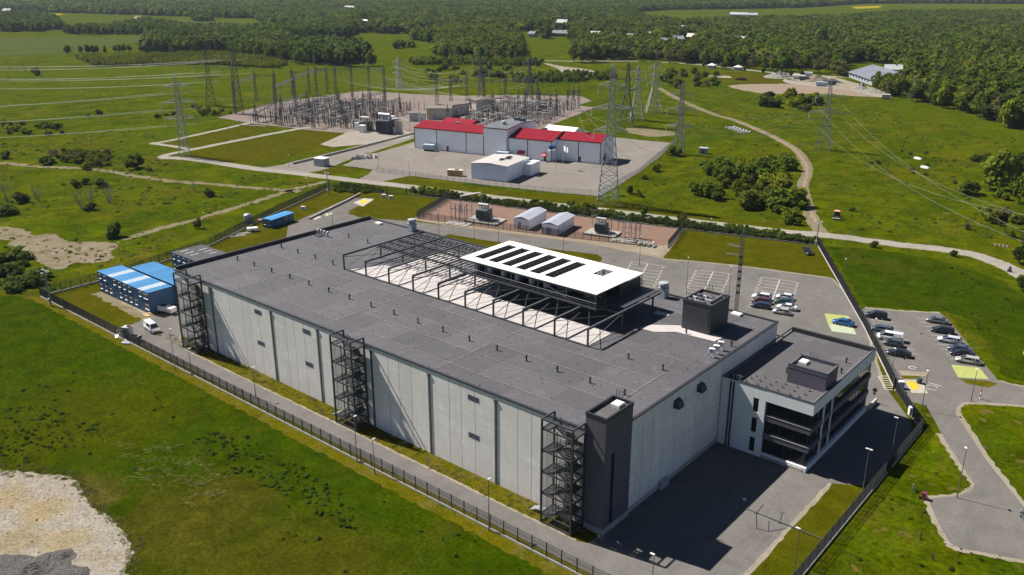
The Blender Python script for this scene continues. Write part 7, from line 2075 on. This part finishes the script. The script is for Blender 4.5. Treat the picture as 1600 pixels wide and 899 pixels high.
# --- stuff: hedge, forests, weeds (geometry node instances)
def gn_scatter(name, pts, scales, meshes, idx, kind='stuff', label=None):
    col = bpy.data.collections.new(name+'_kinds')
    for i, me in enumerate(meshes):
        o = bpy.data.objects.new('%s_kind_%d' % (name, i), me); col.objects.link(o)
    me = bpy.data.meshes.new(name)
    me.vertices.add(len(pts)); me.vertices.foreach_set('co', np.asarray(pts, 'f').ravel())
    R = np.random.RandomState(len(pts))
    for nm, tp, data in (('sc','FLOAT_VECTOR',np.asarray(scales,'f')),('rz','FLOAT',R.rand(len(pts)).astype('f')*6.28),('ix','INT',np.asarray(idx,'i'))):
        a = me.attributes.new(nm, tp, 'POINT')
        a.data.foreach_set('vector' if tp == 'FLOAT_VECTOR' else 'value', data.ravel())
    ng = bpy.data.node_groups.new(name, 'GeometryNodeTree')
    ng.interface.new_socket('Geometry', in_out='INPUT', socket_type='NodeSocketGeometry')
    ng.interface.new_socket('Geometry', in_out='OUTPUT', socket_type='NodeSocketGeometry')
    N = ng.nodes; gi = N.new('NodeGroupInput'); go = N.new('NodeGroupOutput')
    ci = N.new('GeometryNodeCollectionInfo'); ci.inputs[0].default_value = col; ci.inputs[1].default_value = True; ci.inputs[2].default_value = True
    ip = N.new('GeometryNodeInstanceOnPoints')
    def att(nm, tp):
        n = N.new('GeometryNodeInputNamedAttribute'); n.data_type = tp; n.inputs[0].default_value = nm
        return [s for s in n.outputs if s.enabled][0]
    cx = N.new('ShaderNodeCombineXYZ'); ng.links.new(att('rz','FLOAT'), cx.inputs[2])
    ng.links.new(gi.outputs[0], ip.inputs['Points']); ng.links.new(ci.outputs[0], ip.inputs['Instance'])
    ip.inputs['Pick Instance'].default_value = True
    ng.links.new(att('ix','INT'), ip.inputs['Instance Index'])
    ng.links.new(cx.outputs[0], ip.inputs['Rotation']); ng.links.new(att('sc','FLOAT_VECTOR'), ip.inputs['Scale'])
    ng.links.new(ip.outputs[0], go.inputs[0])
    o = bpy.data.objects.new(name, me); COL.objects.link(o)
    o.modifiers.new('scatter', 'NODES').node_group = ng
    o['kind'] = kind
    if label: o['label'] = label
    return o
def inpoly(P, poly):
    x, y = P[:,0], P[:,1]; r = np.zeros(len(P), bool); n = len(poly)
    for i in range(n):
        (x1,y1), (x2,y2) = poly[i], poly[(i+1) % n]
        c = ((y1 > y) != (y2 > y)) & (x < (x2-x1)*(y-y1)/((y2-y1) if y2 != y1 else 1e-9)+x1)
        r ^= c
    return r
def scatter_pts(poly, area, seed, cap=90000):
    R = np.random.RandomState(seed); A = np.array(poly); lo, hi = A.min(0), A.max(0)
    n = min(int(np.prod(hi-lo)/area), 900000)
    P = lo+R.rand(n,2)*(hi-lo); P = P[inpoly(P, poly)]
    return P[:cap], R
def full(key, extra=None):
    mat, h, w, base, nb, n, size, seed, cone = key
    return leaf_mesh('forest_tree', M[mat], crown_blobs(seed, h, w, base, nb, cone=cone), n, size, seed, limbs(seed, h, base, w, .2, 2))
FT = [full(k) for k in (('leaf',12,8.5,1.5,11,230,.95,31,0),('leaf',12,7.5,1.5,10,210,.95,32,0),('leaf_dark',12,8,1.2,10,230,.95,33,0),('leaf_dark',12,7,1.0,10,230,.9,34,0),('leaf_lime',12,7.5,1.5,10,200,.9,35,0),('leaf_brown',12,8,1.8,10,180,.85,36,0),('leaf_conif',12,5,.8,10,230,.9,37,1))]
FORESTS = [
 ('far_forest', [(-260,-9),(1860,-9),(1860,7),(1640,7),(1500,6),(1350,6),(1250,13),(1040,16),(960,22),(1000,26),(1000,31),(900,44),(800,50),(700,47),(640,54),(560,52),(480,44),(420,44),(400,30),(215,24),(110,21),(0,16),(-260,16)], 75, 9, 15, (2,2,3,1,1,0,2), 'far wooded plain reaching to the horizon'),
 ('left_forest', [(-160,28),(60,26),(88,34),(100,46),(60,50),(-160,52)], 34, 8, 13, (1,1,2,2,0,0,1), 'wood at the far left between pale fields'),
 ('hedgerow_wood', [(105,50),(190,44),(230,36),(290,46),(360,48),(420,54),(290,55),(105,54)], 34, 7, 12, (1,1,2,1,0,1,0), 'hedgerow wood behind the left field'),
 ('field_copse', [(300,30),(330,28),(332,34),(303,34)], 30, 8, 11, (1,1,2,1,0,0,0), 'small copse on the left far field'),
 ('dark_wood', [(225,82),(225,66),(330,56),(430,52),(470,44),(560,50),(540,60),(452,64),(458,74),(510,74),(572,80),(573,98),(530,102),(480,98),(400,90),(350,82),(250,82)], 26, 9, 15, (1,1,3,3,0,1,1), 'dark mixed wood beyond the substation'),
 ('willow_scrub', [(120,92),(330,84),(420,92),(448,102),(440,108),(400,106),(330,102),(150,104)], 9, 3.2, 5, (0,0,0,0,5,0,0), 'bright yellow green willow scrub in front of the dark wood'),
 ('central_wood', [(640,62),(700,46),(790,50),(800,60),(815,64),(818,86),(812,95),(760,96),(700,92),(674,84),(690,70)], 26, 8, 14, (3,3,1,1,1.2,1.6,0), 'bright mixed wood beyond the substation centre'),
 ('field_clump', [(616,76),(644,72),(646,76),(618,78)], 26, 7, 9, (1,1,2,0,0,0,0), 'clump of trees in the middle field'),
 ('roadside_scrub', [(640,97),(720,93),(800,96),(850,98),(845,104),(740,103),(640,103)], 16, 3, 6, (2,2,0,0,3,0,0), 'low bright scrub along the pale road'),
 ('village_wood', [(812,60),(900,46),(1000,33),(1060,40),(1080,60),(1090,98),(1000,93),(905,95),(895,84),(898,63)], 42, 9, 14, (2,2,2,1,2,1,1), 'trees between the village houses'),
 ('right_forest', [(1075,98),(1070,42),(1170,37),(1300,36),(1400,27),(1500,26),(1860,28),(1860,235),(1640,203),(1590,193),(1540,181),(1470,163),(1420,150),(1400,140),(1415,120),(1385,105),(1340,97),(1322,112),(1290,108),(1200,106)], 27, 9, 15, (3,3,1.6,1.2,.35,2.6,.2), 'large mixed forest on the right'),
 ('scrub_band', [(800,122),(870,116),(960,118),(965,124),(900,130),(800,130)], 14, 2.5, 5, (2,2,2,0,1,0,0), 'scrub band behind the right switchyard'),
]
HOUSES = ((869,42),(825,58),(862,57),(874,56),(921,60),(944,59),(978,64),(1010,60),(1030,70),(1052,67),(1072,66),(1064,73),(1062,48),(1092,50),(1112,53),(1128,67),(1148,69),(1167,71),(537,18),(516,4),(3,22),(565,38))
carve = [px((x-7,y-2),(x+20,y-2),(x+18,y+3+.05*y),(x-5,y+3+.05*y)) for x, y in HOUSES]
for i, (nm, poly, area, h0, h1, wts, lab) in enumerate(FORESTS):
    P, R = scatter_pts(px(*poly), area, 100+i)
    if nm == 'right_forest':
        hole = px((1310,128),(1320,103),(1345,95),(1400,104),(1425,132)); ribbon_hole = px((1270,64),(1300,66),(1345,84),(1335,92),(1290,84),(1265,72))
        P = P[~inpoly(P, hole) & ~inpoly(P, ribbon_hole)]
    for cv in carve:
        if nm in ('village_wood','right_forest','far_forest','central_wood'): P = P[~inpoly(P, cv)]
    if not len(P): continue
    w = np.array(wts, float); w /= w.sum()
    # species come in drifts, not evenly mixed
    drift = np.sin(P[:,0]*.021+R.rand()*6)+np.sin(P[:,1]*.017+R.rand()*6)+np.sin((P[:,0]+P[:,1])*.006)
    u = np.clip(R.rand(len(P))*.62+.38*(drift+3)/6, 0, .9999)
    ix = np.searchsorted(np.cumsum(w), u).clip(0, len(FT)-1)
    h = (h0+(h1-h0)*R.rand(len(P))**.8)/12; wd = h*(.85+.4*R.rand(len(P)))
    if nm == 'far_forest': wd *= 1.35
    gn_scatter(nm, np.c_[P, np.zeros(len(P))], np.c_[wd, wd, h], FT, ix, label=lab)
# hedge
hb_ = [BUSH[k][0] for k in ('b1','b2','b4')]
P, R = scatter_pts(px((527,287),(575,292),(592,296),(600,301),(560,303),(520,300)), 1.6, 5)
s = .22+.14*R.rand(len(P)); gn_scatter('rough_growth', np.c_[P, np.zeros(len(P))], np.c_[s,s,s], hb_, R.randint(0,3,len(P)), label='rough green growth left of the back gate')
P, R = scatter_pts([(-52,121.4),(-17,129.8),(46,145.3),(77,153.4),(76,158.8),(46,152.5),(20,146),(-17,135.2),(-50,127.0)], 1.5, 6)
s = .30+.26*R.rand(len(P))**2; gn_scatter('hedge', np.c_[P, np.zeros(len(P))], np.c_[s,s,s], hb_, R.choice(3, len(P), p=[.25,.45,.30]), label='dense green hedge between the back fence and the gravel road')
# weeds and tufts in the foreground field
def tuft(seed, mat, n, h, w):
    R = np.random.RandomState(seed); v = []; f = []
    for i in range(n):
        a = R.rand()*6.28; r = R.rand()**.5*w; x, y = r*math.cos(a), r*math.sin(a); l = h*(.5+.7*R.rand()); t = R.rand()*6.28; dx, dy = .05*math.cos(t), .05*math.sin(t); lx, ly = R.normal(0,.12,2)
        k = len(v); v += [(x-dx,y-dy,0),(x+dx,y+dy,0),(x+lx+dx*.3,y+ly+dy*.3,l),(x+lx-dx*.3,y+ly-dy*.3,l)]; f.append((k,k+1,k+2,k+3))
    m = MB(); m.add(v, f); return m.mesh('grass_tuft', M[mat])
GT = [tuft(1,'weed',46,.30,.5), tuft(2,'weed',40,.24,.6), tuft(3,'leaf_lime',40,.24,.55), tuft(4,'drygrass',40,.30,.5)]
weeds = [leaf_mesh('weed', M['weed'], [(0,0,.18,.36,.2),(.25,.1,.16,.24,.16),(-.2,-.15,.16,.26,.16)], 60, .13, s_) for s_ in (41,42)]+[leaf_mesh('weed', M['leaf_dark'], [(0,0,.16,.34,.18)], 46, .13, 43)]
for nm, poly, area, lab in (('weeds', [(0,640),(60,632),(170,668),(180,690),(110,705),(30,728),(0,730)], 1.1, 'dark weed rosettes in the left foreground'), ('weeds', [(300,690),(330,672),(400,700),(470,730),(540,770),(560,830),(520,820),(440,770),(350,740)], .8, 'band of dark weed rosettes across the foreground'), ('weeds', [(0,560),(60,540),(200,600),(420,690),(760,850),(800,899),(500,899),(300,760),(0,700)], 16, 'scattered weeds of the foreground field'), ('weeds', [(1290,870),(1440,700),(1560,760),(1600,899),(1280,899)], 9, 'scattered weeds of the right foreground verge'), ('weeds', [(1300,395),(1500,420),(1600,470),(1600,600),(1480,480)], 12, 'scattered weeds of the right lush meadow')):
    P, R = scatter_pts(px(*poly), area, int(area*10)); P = P[~inpoly(P, lotB)]; s = .32+.75*R.rand(len(P))**3
    gn_scatter(nm, np.c_[P, np.zeros(len(P))], np.c_[s,s,s], weeds, R.randint(0,3,len(P)), label=lab)
def stalks(seed):
    R = random.Random(seed); m = MB()
    for i in range(12):
        x, y, a, l = R.uniform(-.7,.7), R.uniform(-.7,.7), R.gauss(.4,.6), R.uniform(.3,.8); z = R.uniform(.06,.16)
        c, s_ = math.cos(a), math.sin(a); w = .022
        m.quad((x-s_*w,y+c*w,z),(x+s_*w,y-c*w,z),(x+l*c+s_*w,y+l*s_-c*w,z+R.uniform(-.04,.08)),(x+l*c-s_*w,y+l*s_+c*w,z))
    return m.mesh('dry_stalk', M['drygrass'])
SK = [stalks(1), stalks(2)]
P, R = scatter_pts(px((185,685),(255,688),(340,735),(360,790),(300,800),(205,740)), 3.2, 9)
s = .5+1.0*R.rand(len(P))**2; gn_scatter('dry_stalks', np.c_[P, np.zeros(len(P))], np.c_[s*1.5,s*.8,s], SK, R.randint(0,2,len(P)), label='pale dry stalks flattened in the foreground grass')
P, R = scatter_pts([(-12,-3.35),(106,-3.35),(106,-.3),(0,-.3)], .5, 12)
s = .35+.5*R.rand(len(P)); gn_scatter('verge_tufts', np.c_[P, np.zeros(len(P))], np.c_[s,s,s*.7], [GT[3],GT[2]], R.choice(2,len(P),p=[.6,.4]), label='dry grass tufts along the hall wall')
# tussocks, nettles and low scrub that break up the meadows
TU = [leaf_mesh('tussock', M['leaf_lime'], [(0,0,.10,.7,.16),(.5,.2,.1,.4,.12)], 60, .16, 51), leaf_mesh('tussock', M['weed'], [(0,0,.12,.7,.2),(-.4,.3,.1,.45,.16)], 64, .16, 52), leaf_mesh('tussock', M['drygrass'], [(0,0,.08,.8,.12)], 50, .16, 53), leaf_mesh('tussock', M['leaf_dark'], [(0,0,.2,.6,.3),(.3,-.3,.2,.4,.25)], 70, .16, 54)]
for nm, poly, area, p_, lab in (('meadow_scrub', [(960,318),(1030,255),(1075,200),(1060,160),(1130,140),(1300,160),(1400,170),(1600,215),(1600,420),(1500,388),(1290,362),(1270,355),(1000,330)], 7, (.40,.30,.20,.10), 'patchy tussocks and low scrub of the right meadows'),
        ('meadow_scrub', [(-30,200),(240,205),(260,240),(250,252),(400,268),(500,285),(470,300),(300,350),(180,440),(60,465),(-30,440)], 5, (.34,.36,.20,.10), 'patchy tussocks and low scrub of the left meadows'),
        ('meadow_scrub', [(-30,118),(250,110),(410,120),(340,180),(240,200),(-30,196)], 26, (.3,.35,.25,.10), 'tussocks of the striped field'),
        ('meadow_scrub', [(640,125),(830,125),(960,135),(1000,200),(920,160),(700,145)], 10, (.35,.35,.15,.15), 'low scrub behind the switchyard')):
    P, R = scatter_pts(px(*poly), area, 200+int(area*7), 40000)
    f = np.sin(P[:,0]*.09+np.sin(P[:,1]*.05)*2)+np.sin(P[:,1]*.11+np.sin(P[:,0]*.04)*2)+R.rand(len(P))*2.6
    P = P[f > 1.3]
    road = px((1284,366),(1268,340),(1258,310),(1254,290),(1262,268),(1256,250),(1240,232),(1200,210),(1150,189),(1110,177),(1060,155),(1030,138))
    d = np.full(len(P), 1e9)
    for r_ in (road, road_main):
        for a, b in zip(r_, r_[1:]):
            A, B = np.array(a), np.array(b); t_ = np.clip(((P-A)@(B-A))/((B-A)@(B-A)), 0, 1); d = np.minimum(d, np.linalg.norm(P-(A+t_[:,None]*(B-A)), axis=1))
    P = P[d > 4.5]
    s = .35+.9*R.rand(len(P))**2.2
    gn_scatter(nm, np.c_[P, np.zeros(len(P))], np.c_[s,s,s*(.5+.6*R.rand(len(P)))], TU, R.choice(4, len(P), p=p_), label=lab)
# rubble on the sand bottom left
stm = []
for s_ in range(3):
    R = random.Random(s_); m = MB(); m.lathe([(.02,0),(.16,.02),(.2,.08),(.12,.16),(.02,.18)],6); m.v = [(x*R.uniform(.7,1.3),y*R.uniform(.7,1.3),z*R.uniform(.7,1.2)) for x,y,z in m.v]; stm.append(m.mesh('stone', M['ash' if s_ == 0 else 'stone']))
P, R = scatter_pts(px((0,742),(110,750),(180,822),(200,868),(190,899),(0,899)), .8, 17)
s = .12+.6*R.rand(len(P))**4; gn_scatter('rubble', np.c_[P, np.full(len(P),.01)], np.c_[s,s,s], stm, R.randint(0,3,len(P)), label='small stones scattered on the pale sand')

# ============================================================ FAR BUILDINGS
def house(label, p, L, D, h, rz, wall='house_white', roof='house_roof', group=None, name='house'):
    t = thing(name, label, 'house', p, rz, group)
    MB().box(0,0,0,L,D,h).build('wall', M[wall], t)
    m = MB(); e = .5; rh_ = D*.38
    m.add([(-e,-e,h),(L+e,-e,h),(L+e,D+e,h),(-e,D+e,h),(-e,D/2,h+rh_),(L+e,D/2,h+rh_)],[(0,1,5,4),(2,3,4,5),(1,2,5),(3,0,4),(3,2,1,0)]); r = m.build('roof', M[roof], t)
    MB().box(L*.6,D*.4,h+rh_*.5,L*.6+.7,D*.4+.7,h+rh_+.8).build('chimney', M['brick_red'], r)
    for k in range(max(2,int(L/3))):
        x = 1.2+k*(L-2)/max(2,int(L/3)); MB().box(x,-.06,1.0,x+1.0,-.01,2.3).build('window', M['glass'], t)
    return t
for q, L, D, h, rz, wl, rf, lab in (
    ((869,42),20,12,6,.3,'house_white','pale_insul','pale roofed farm building deep in the forest'), ((825,58),9,8,4,.1,'house_white','house_roof','small white house at the left end of the village'),
    ((862,57),22,9,4,.2,'brick_red','house_roof','long dark house left in the village'), ((874,56),9,7,4,.8,'house_white','house_white','pale gabled house beside the long dark one'),
    ((921,60),12,9,5,.1,'house_white','house_white','white house in the middle of the village'), ((944,59),11,8,4,.4,'grey_metal','house_roof','grey house right of the white village house'),
    ((978,64),14,9,5,.2,'brick_red','house_roof','red brown house between village trees'), ((1010,60),10,8,4.5,.5,'house_white','house_white','bright white gable above the village centre'),
    ((1030,70),12,9,4,.2,'house_roof','house_roof','dark roofed house in the village centre'), ((1052,67),13,9,4,.9,'house_roof','grey_metal','grey roofed house left of the red one'),
    ((1072,66),12,10,6,.2,'brick_red','house_white','red house with white gable in the village'), ((1064,73),18,9,4,.2,'brick_red','house_roof2','long low red roofed house in front of the red one'),
    ((1062,48),13,8,4,.3,'grey_metal','grey_metal','grey house high in the village woods'), ((1092,50),14,9,4,.3,'house_white','house_roof2','brown roofed house high in the village woods'),
    ((1112,53),11,8,4,.3,'brick_red','house_roof2','red roofed house right in the village woods'), ((1128,67),14,9,5,.5,'house_white','house_roof','dark roofed white house in the right of the village'),
    ((1148,69),12,9,5,.2,'house_white','house_white','pale house at the right end of the village'), ((1167,71),8,7,5,.4,'house_white','house_roof','small white house last on the right of the village'),
    ((537,18),26,14,6,.2,'house_white','house_white','pale building far off in the forest left of centre'), ((516,4),30,12,6,.2,'house_white','house_roof','white building near the horizon left of centre'), ((3,22),24,12,6,.2,'house_white','house_roof','white building at the left edge near the yellow field'), ((565,38),14,8,4,.2,'house_white','grey_metal','grey roof peeping out of the forest left of centre'),
    ((1140,27),30,10,5,.2,'grey_metal','grey_metal','row of grey sheds on the far right field'), ((1160,28),26,10,5,.4,'house_white','grey_metal','white shed on the far right field')):
    house(lab, at(*q), L, D, h, rz, wl, rf)
B0, B1 = at(1326,121), at(1362,134); an = math.atan2(B1.y-B0.y, B1.x-B0.x); L = (B1-B0).length
t = thing('barn', 'large grey roofed barn beside the sandy yard on the right', 'barn', B0, an)
D = 34
MB().box(0,0,0,L,D,4).build('wall', M['grey_metal'], t)
m = MB(); m.add([(-1,-1,3.8),(L+1,-1,3.8),(L+1,D+1,3.8),(-1,D+1,3.8),(-1,D/2,9.5),(L+1,D/2,9.5)],[(0,1,5,4),(2,3,4,5),(1,2,5),(3,0,4),(3,2,1,0)]); r = m.build('roof', M['barn_roof'], t)
m = MB()
for k in range(1,12): m.bar((L*k/12,-1,3.85),(L*k/12,D/2,9.55),.2,.12)
m.build('roof_seams', M['grey_metal'], r)
MB().box(L*.5,D*.5+.0,4,L*.5+.1,D*.5+.1,4.1)
MB().box(L+.02,8,.1,L+.15,26,3.8).build('gate', M['black'], t)
for k in range(7): MB().box(3+k*L/8,-.08,1.6,3+k*L/8+3,-.01,2.8).build('window', M['glass'], t)
house('white flat roofed shed right of the grey barn', at(1382,119), 12, 9, 5, .4, 'house_white', 'pale_insul'); house('long low white lean to beside the grey barn', at(1374,128), 22, 8, 3.5, .4, 'house_white', 'white_metal')
for i, (q, r_, h, mt, lab) in enumerate((((1217,121),13,5,'heap','pale gravel heap at the left of the sandy yard'), ((1345,140),8,4.5,'heap','pale pointed heap in front of the grey barn'), ((1362,144),12,2.5,'heap','low pale heap right of the pointed one'), ((1278,126),12,4,'dirt','brown heap in the middle of the sandy yard'), ((1386,151),4,2.2,'gravel_road','small pale heap at the end of the sandy track'), ((1300,129),8,3,'ash','grey heap behind the machine in the sandy yard'))):
    heap('gravel_heap', lab, at(*q), r_, h, mt, i+20)
for q, c, lab, L in (((1248,124),'white_metal','white truck body left in the sandy yard',9), ((1256,126),'greygreen','green machine beside the white truck body',7), ((1262,119),'white_metal','white caravan behind the sandy yard',7), ((1284,135),'pale_roof','pale trailer in front of the sandy yard heaps',8), ((1296,133),'black','dark trailer beside the pale one in the sandy yard',9), ((1318,116),'house_white','small white hut left of the grey barn',5), ((1384,155),'house_white','white tub lying on the meadow below the sandy track',5)):
    p = at(*q); t = thing('yard_vehicle', lab, 'trailer', p, .3)
    MB().bbox(-L/2,-1.3,.7,L/2,1.3,3.0,.12).build('box', M[c], t); MB().box(-L*.4,-1,.3,L*.4,1,.7).build('chassis', M['blackr'], t)
    for x in (-L*.3,L*.3):
        for s in (-1.1,1.1): MB().tube((x,s-.15,.45),(x,s+.15,.45),.45,10).build('wheel', M['blackr'], t)
ws = px((1277,68),(1292,70),(1312,76),(1330,82)); 
ribbon('gravel_road', ws, 11, .3, 'pale_roof' if False else 'gravel_road', .5)
for i, q in enumerate(((1112,107),(1153,110))):
    p = at(*q); t = thing('white_pavilion', '%s small white pavilion on the paddock by the pale road' % ('left','right')[i], 'pavilion', p)
    MB().box(-3,-2,0,3,2,2.6).build('wall', M['grey_metal'], t); m = MB(); m.add([(-3.4,-2.4,2.6),(3.4,-2.4,2.6),(3.4,2.4,2.6),(-3.4,2.4,2.6),(0,0,4.2)],[(0,1,4),(1,2,4),(2,3,4),(3,0,4),(3,2,1,0)]); m.build('roof', M['white_metal'], t)
tag(MB().box(-4,-.6,0,4,.6,1.4).box(-2,-.4,1.4,3,.5,2.0).build('hay_rack', M['black'], None, at(1158,126), .2), 'dark rack on the paddock behind the three pylons', 'rack')

P, R = scatter_pts(px((-20,724),(70,729),(130,740),(160,786),(220,830),(226,868),(210,899),(186,899),(200,868),(184,826),(140,793),(108,750),(70,745),(-20,745)), .30, 31)
s = .35+.6*R.rand(len(P)); gn_scatter('edge_tufts', np.c_[P, np.zeros(len(P))], np.c_[s,s,s*.7], [GT[3],GT[2],GT[1]], R.choice(3,len(P),p=[.4,.4,.2]), label='ragged grass tufts along the edge of the pale sand')
# drains and repairs in the asphalt
for i, q in enumerate(((617,741),(835,852),(1172,742),(868,772),(1440,522),(1418,621),(700,352),(1130,442),(960,408),(1540,700))):
    p = at(*q); tag(MB().box(-.35,-.35,.015,.35,.35,.034).build('drain_cover', M['black'], None, (p.x,p.y,0), .1*i), 'small dark drain cover in the asphalt, %s of them counted from the left' % nth([0,2,7,3,9,8,1,6,5,4][i] if False else i), 'drain cover', 'drain covers')
# ============================================================ HAZE
HZ = 1
if HZ:
    m = bpy.data.materials.new('haze'); m.use_nodes = True; nt = m.node_tree
    nt.nodes.remove(nt.nodes['Principled BSDF'])
    v = nt.nodes.new('ShaderNodeVolumePrincipled'); v.inputs['Density'].default_value = 3.4e-5; v.inputs['Color'].default_value = (.70,.84,1,1); v.inputs['Anisotropy'].default_value = .2
    nt.links.new(v.outputs[0], nt.nodes['Material Output'].inputs['Volume'])
    tag(MB().box(-6700,-2700,-1.2,4700,6700,82).build('haze', m), kind='stuff')

# ============================================================ LABELS: tell neighbours of one group apart by tone and by place
def words(n):
    ones = ['','first','second','third','fourth','fifth','sixth','seventh','eighth','ninth','tenth','eleventh','twelfth','thirteenth','fourteenth','fifteenth','sixteenth','seventeenth','eighteenth','nineteenth']
    tens = ['','','twenty','thirty','forty','fifty','sixty','seventy','eighty','ninety']
    if n < 20: return ones[n]
    return tens[n//10][:-1]+'ieth' if n % 10 == 0 else tens[n//10]+' '+ones[n % 10]
TONE = {'leaf_green':'mid green','leaf_dark_green':'dark green','leaf_lime':'lime green','leaf_brown_bud':'brownish','conifer_needle':'blackish green'}
SHORT = {'shrubs above the left dirt track':'shrub above the left dirt track','shrubs below the striped field':'shrub at the left edge below the striped field','bushes of the thicket by the dirt road':'bush in the thicket beside the dirt road',
 'bushes at the foot of the dirt road':'bush at the foot of the dirt road','shrubs on the bank left of the dirt patch':'shrub on the bank left of the dirt patch','bushes at the right edge':'bush below the tall right edge trees',
 'bushes above the road bend':'bush above the gravel road bend','bushes of the clump by the sandy site':'bush in the clump beside the sandy site','bushes behind the three pylons':'bush in the scrub behind the three pylons',
 'bushes behind the substation':'bush in the scrub line behind the substation','low bushes left of the substation':'low bush left of the substation gravel','scattered bushes of the right meadow':'small bush scattered on the right meadow',
 'shrubs behind the back fence':'shrub between back fence and gravel road','tall trees at the right edge':'tall tree above the right road bend','trees on the right forest edge':'tree on the right forest front edge',
 'trees along the pale road':'tree along the pale road before the village','trees of the wood beyond the substation':'tree fronting the wood beyond the substation','row of dark trees on the left field':'tree in the straight row on the left field',
 'tall trees at the pale road bend':'tall tree at the pale road bend','small roadside trees':'small roadside tree along the pale road','leafless trees of the left meadows':'leafless twiggy tree in the left meadows'}
byl = {}
for o in bpy.data.objects:
    if o.parent is None and o.get('group') and o.get('label'): byl.setdefault(o['label'], []).append(o)
for lab, os_ in byl.items():
    if len(os_) < 2 or len(os_) > 70: continue
    sub = {}
    for o in os_:
        mt = o.data.materials[0] if o.type == 'MESH' else next((c.data.materials[0] for c in o.children if c.name.startswith('crown')), None)
        tone = TONE.get(mt.name, '') if mt and o.get('category') in ('bush','tree') else ''
        sub.setdefault(tone, []).append(o)
    for tone, L in sub.items():
        def sx(o):
            d = Vector(o.location)-CAM; return d.dot(RT)/d.dot(FW)
        L.sort(key=sx)
        for i, o in enumerate(L):
            b_ = SHORT.get(o['group'], lab)
            o['label'] = ((tone+' ') if tone else '')+b_+(', %s from the left' % words(i+1) if len(L) > 1 else '')
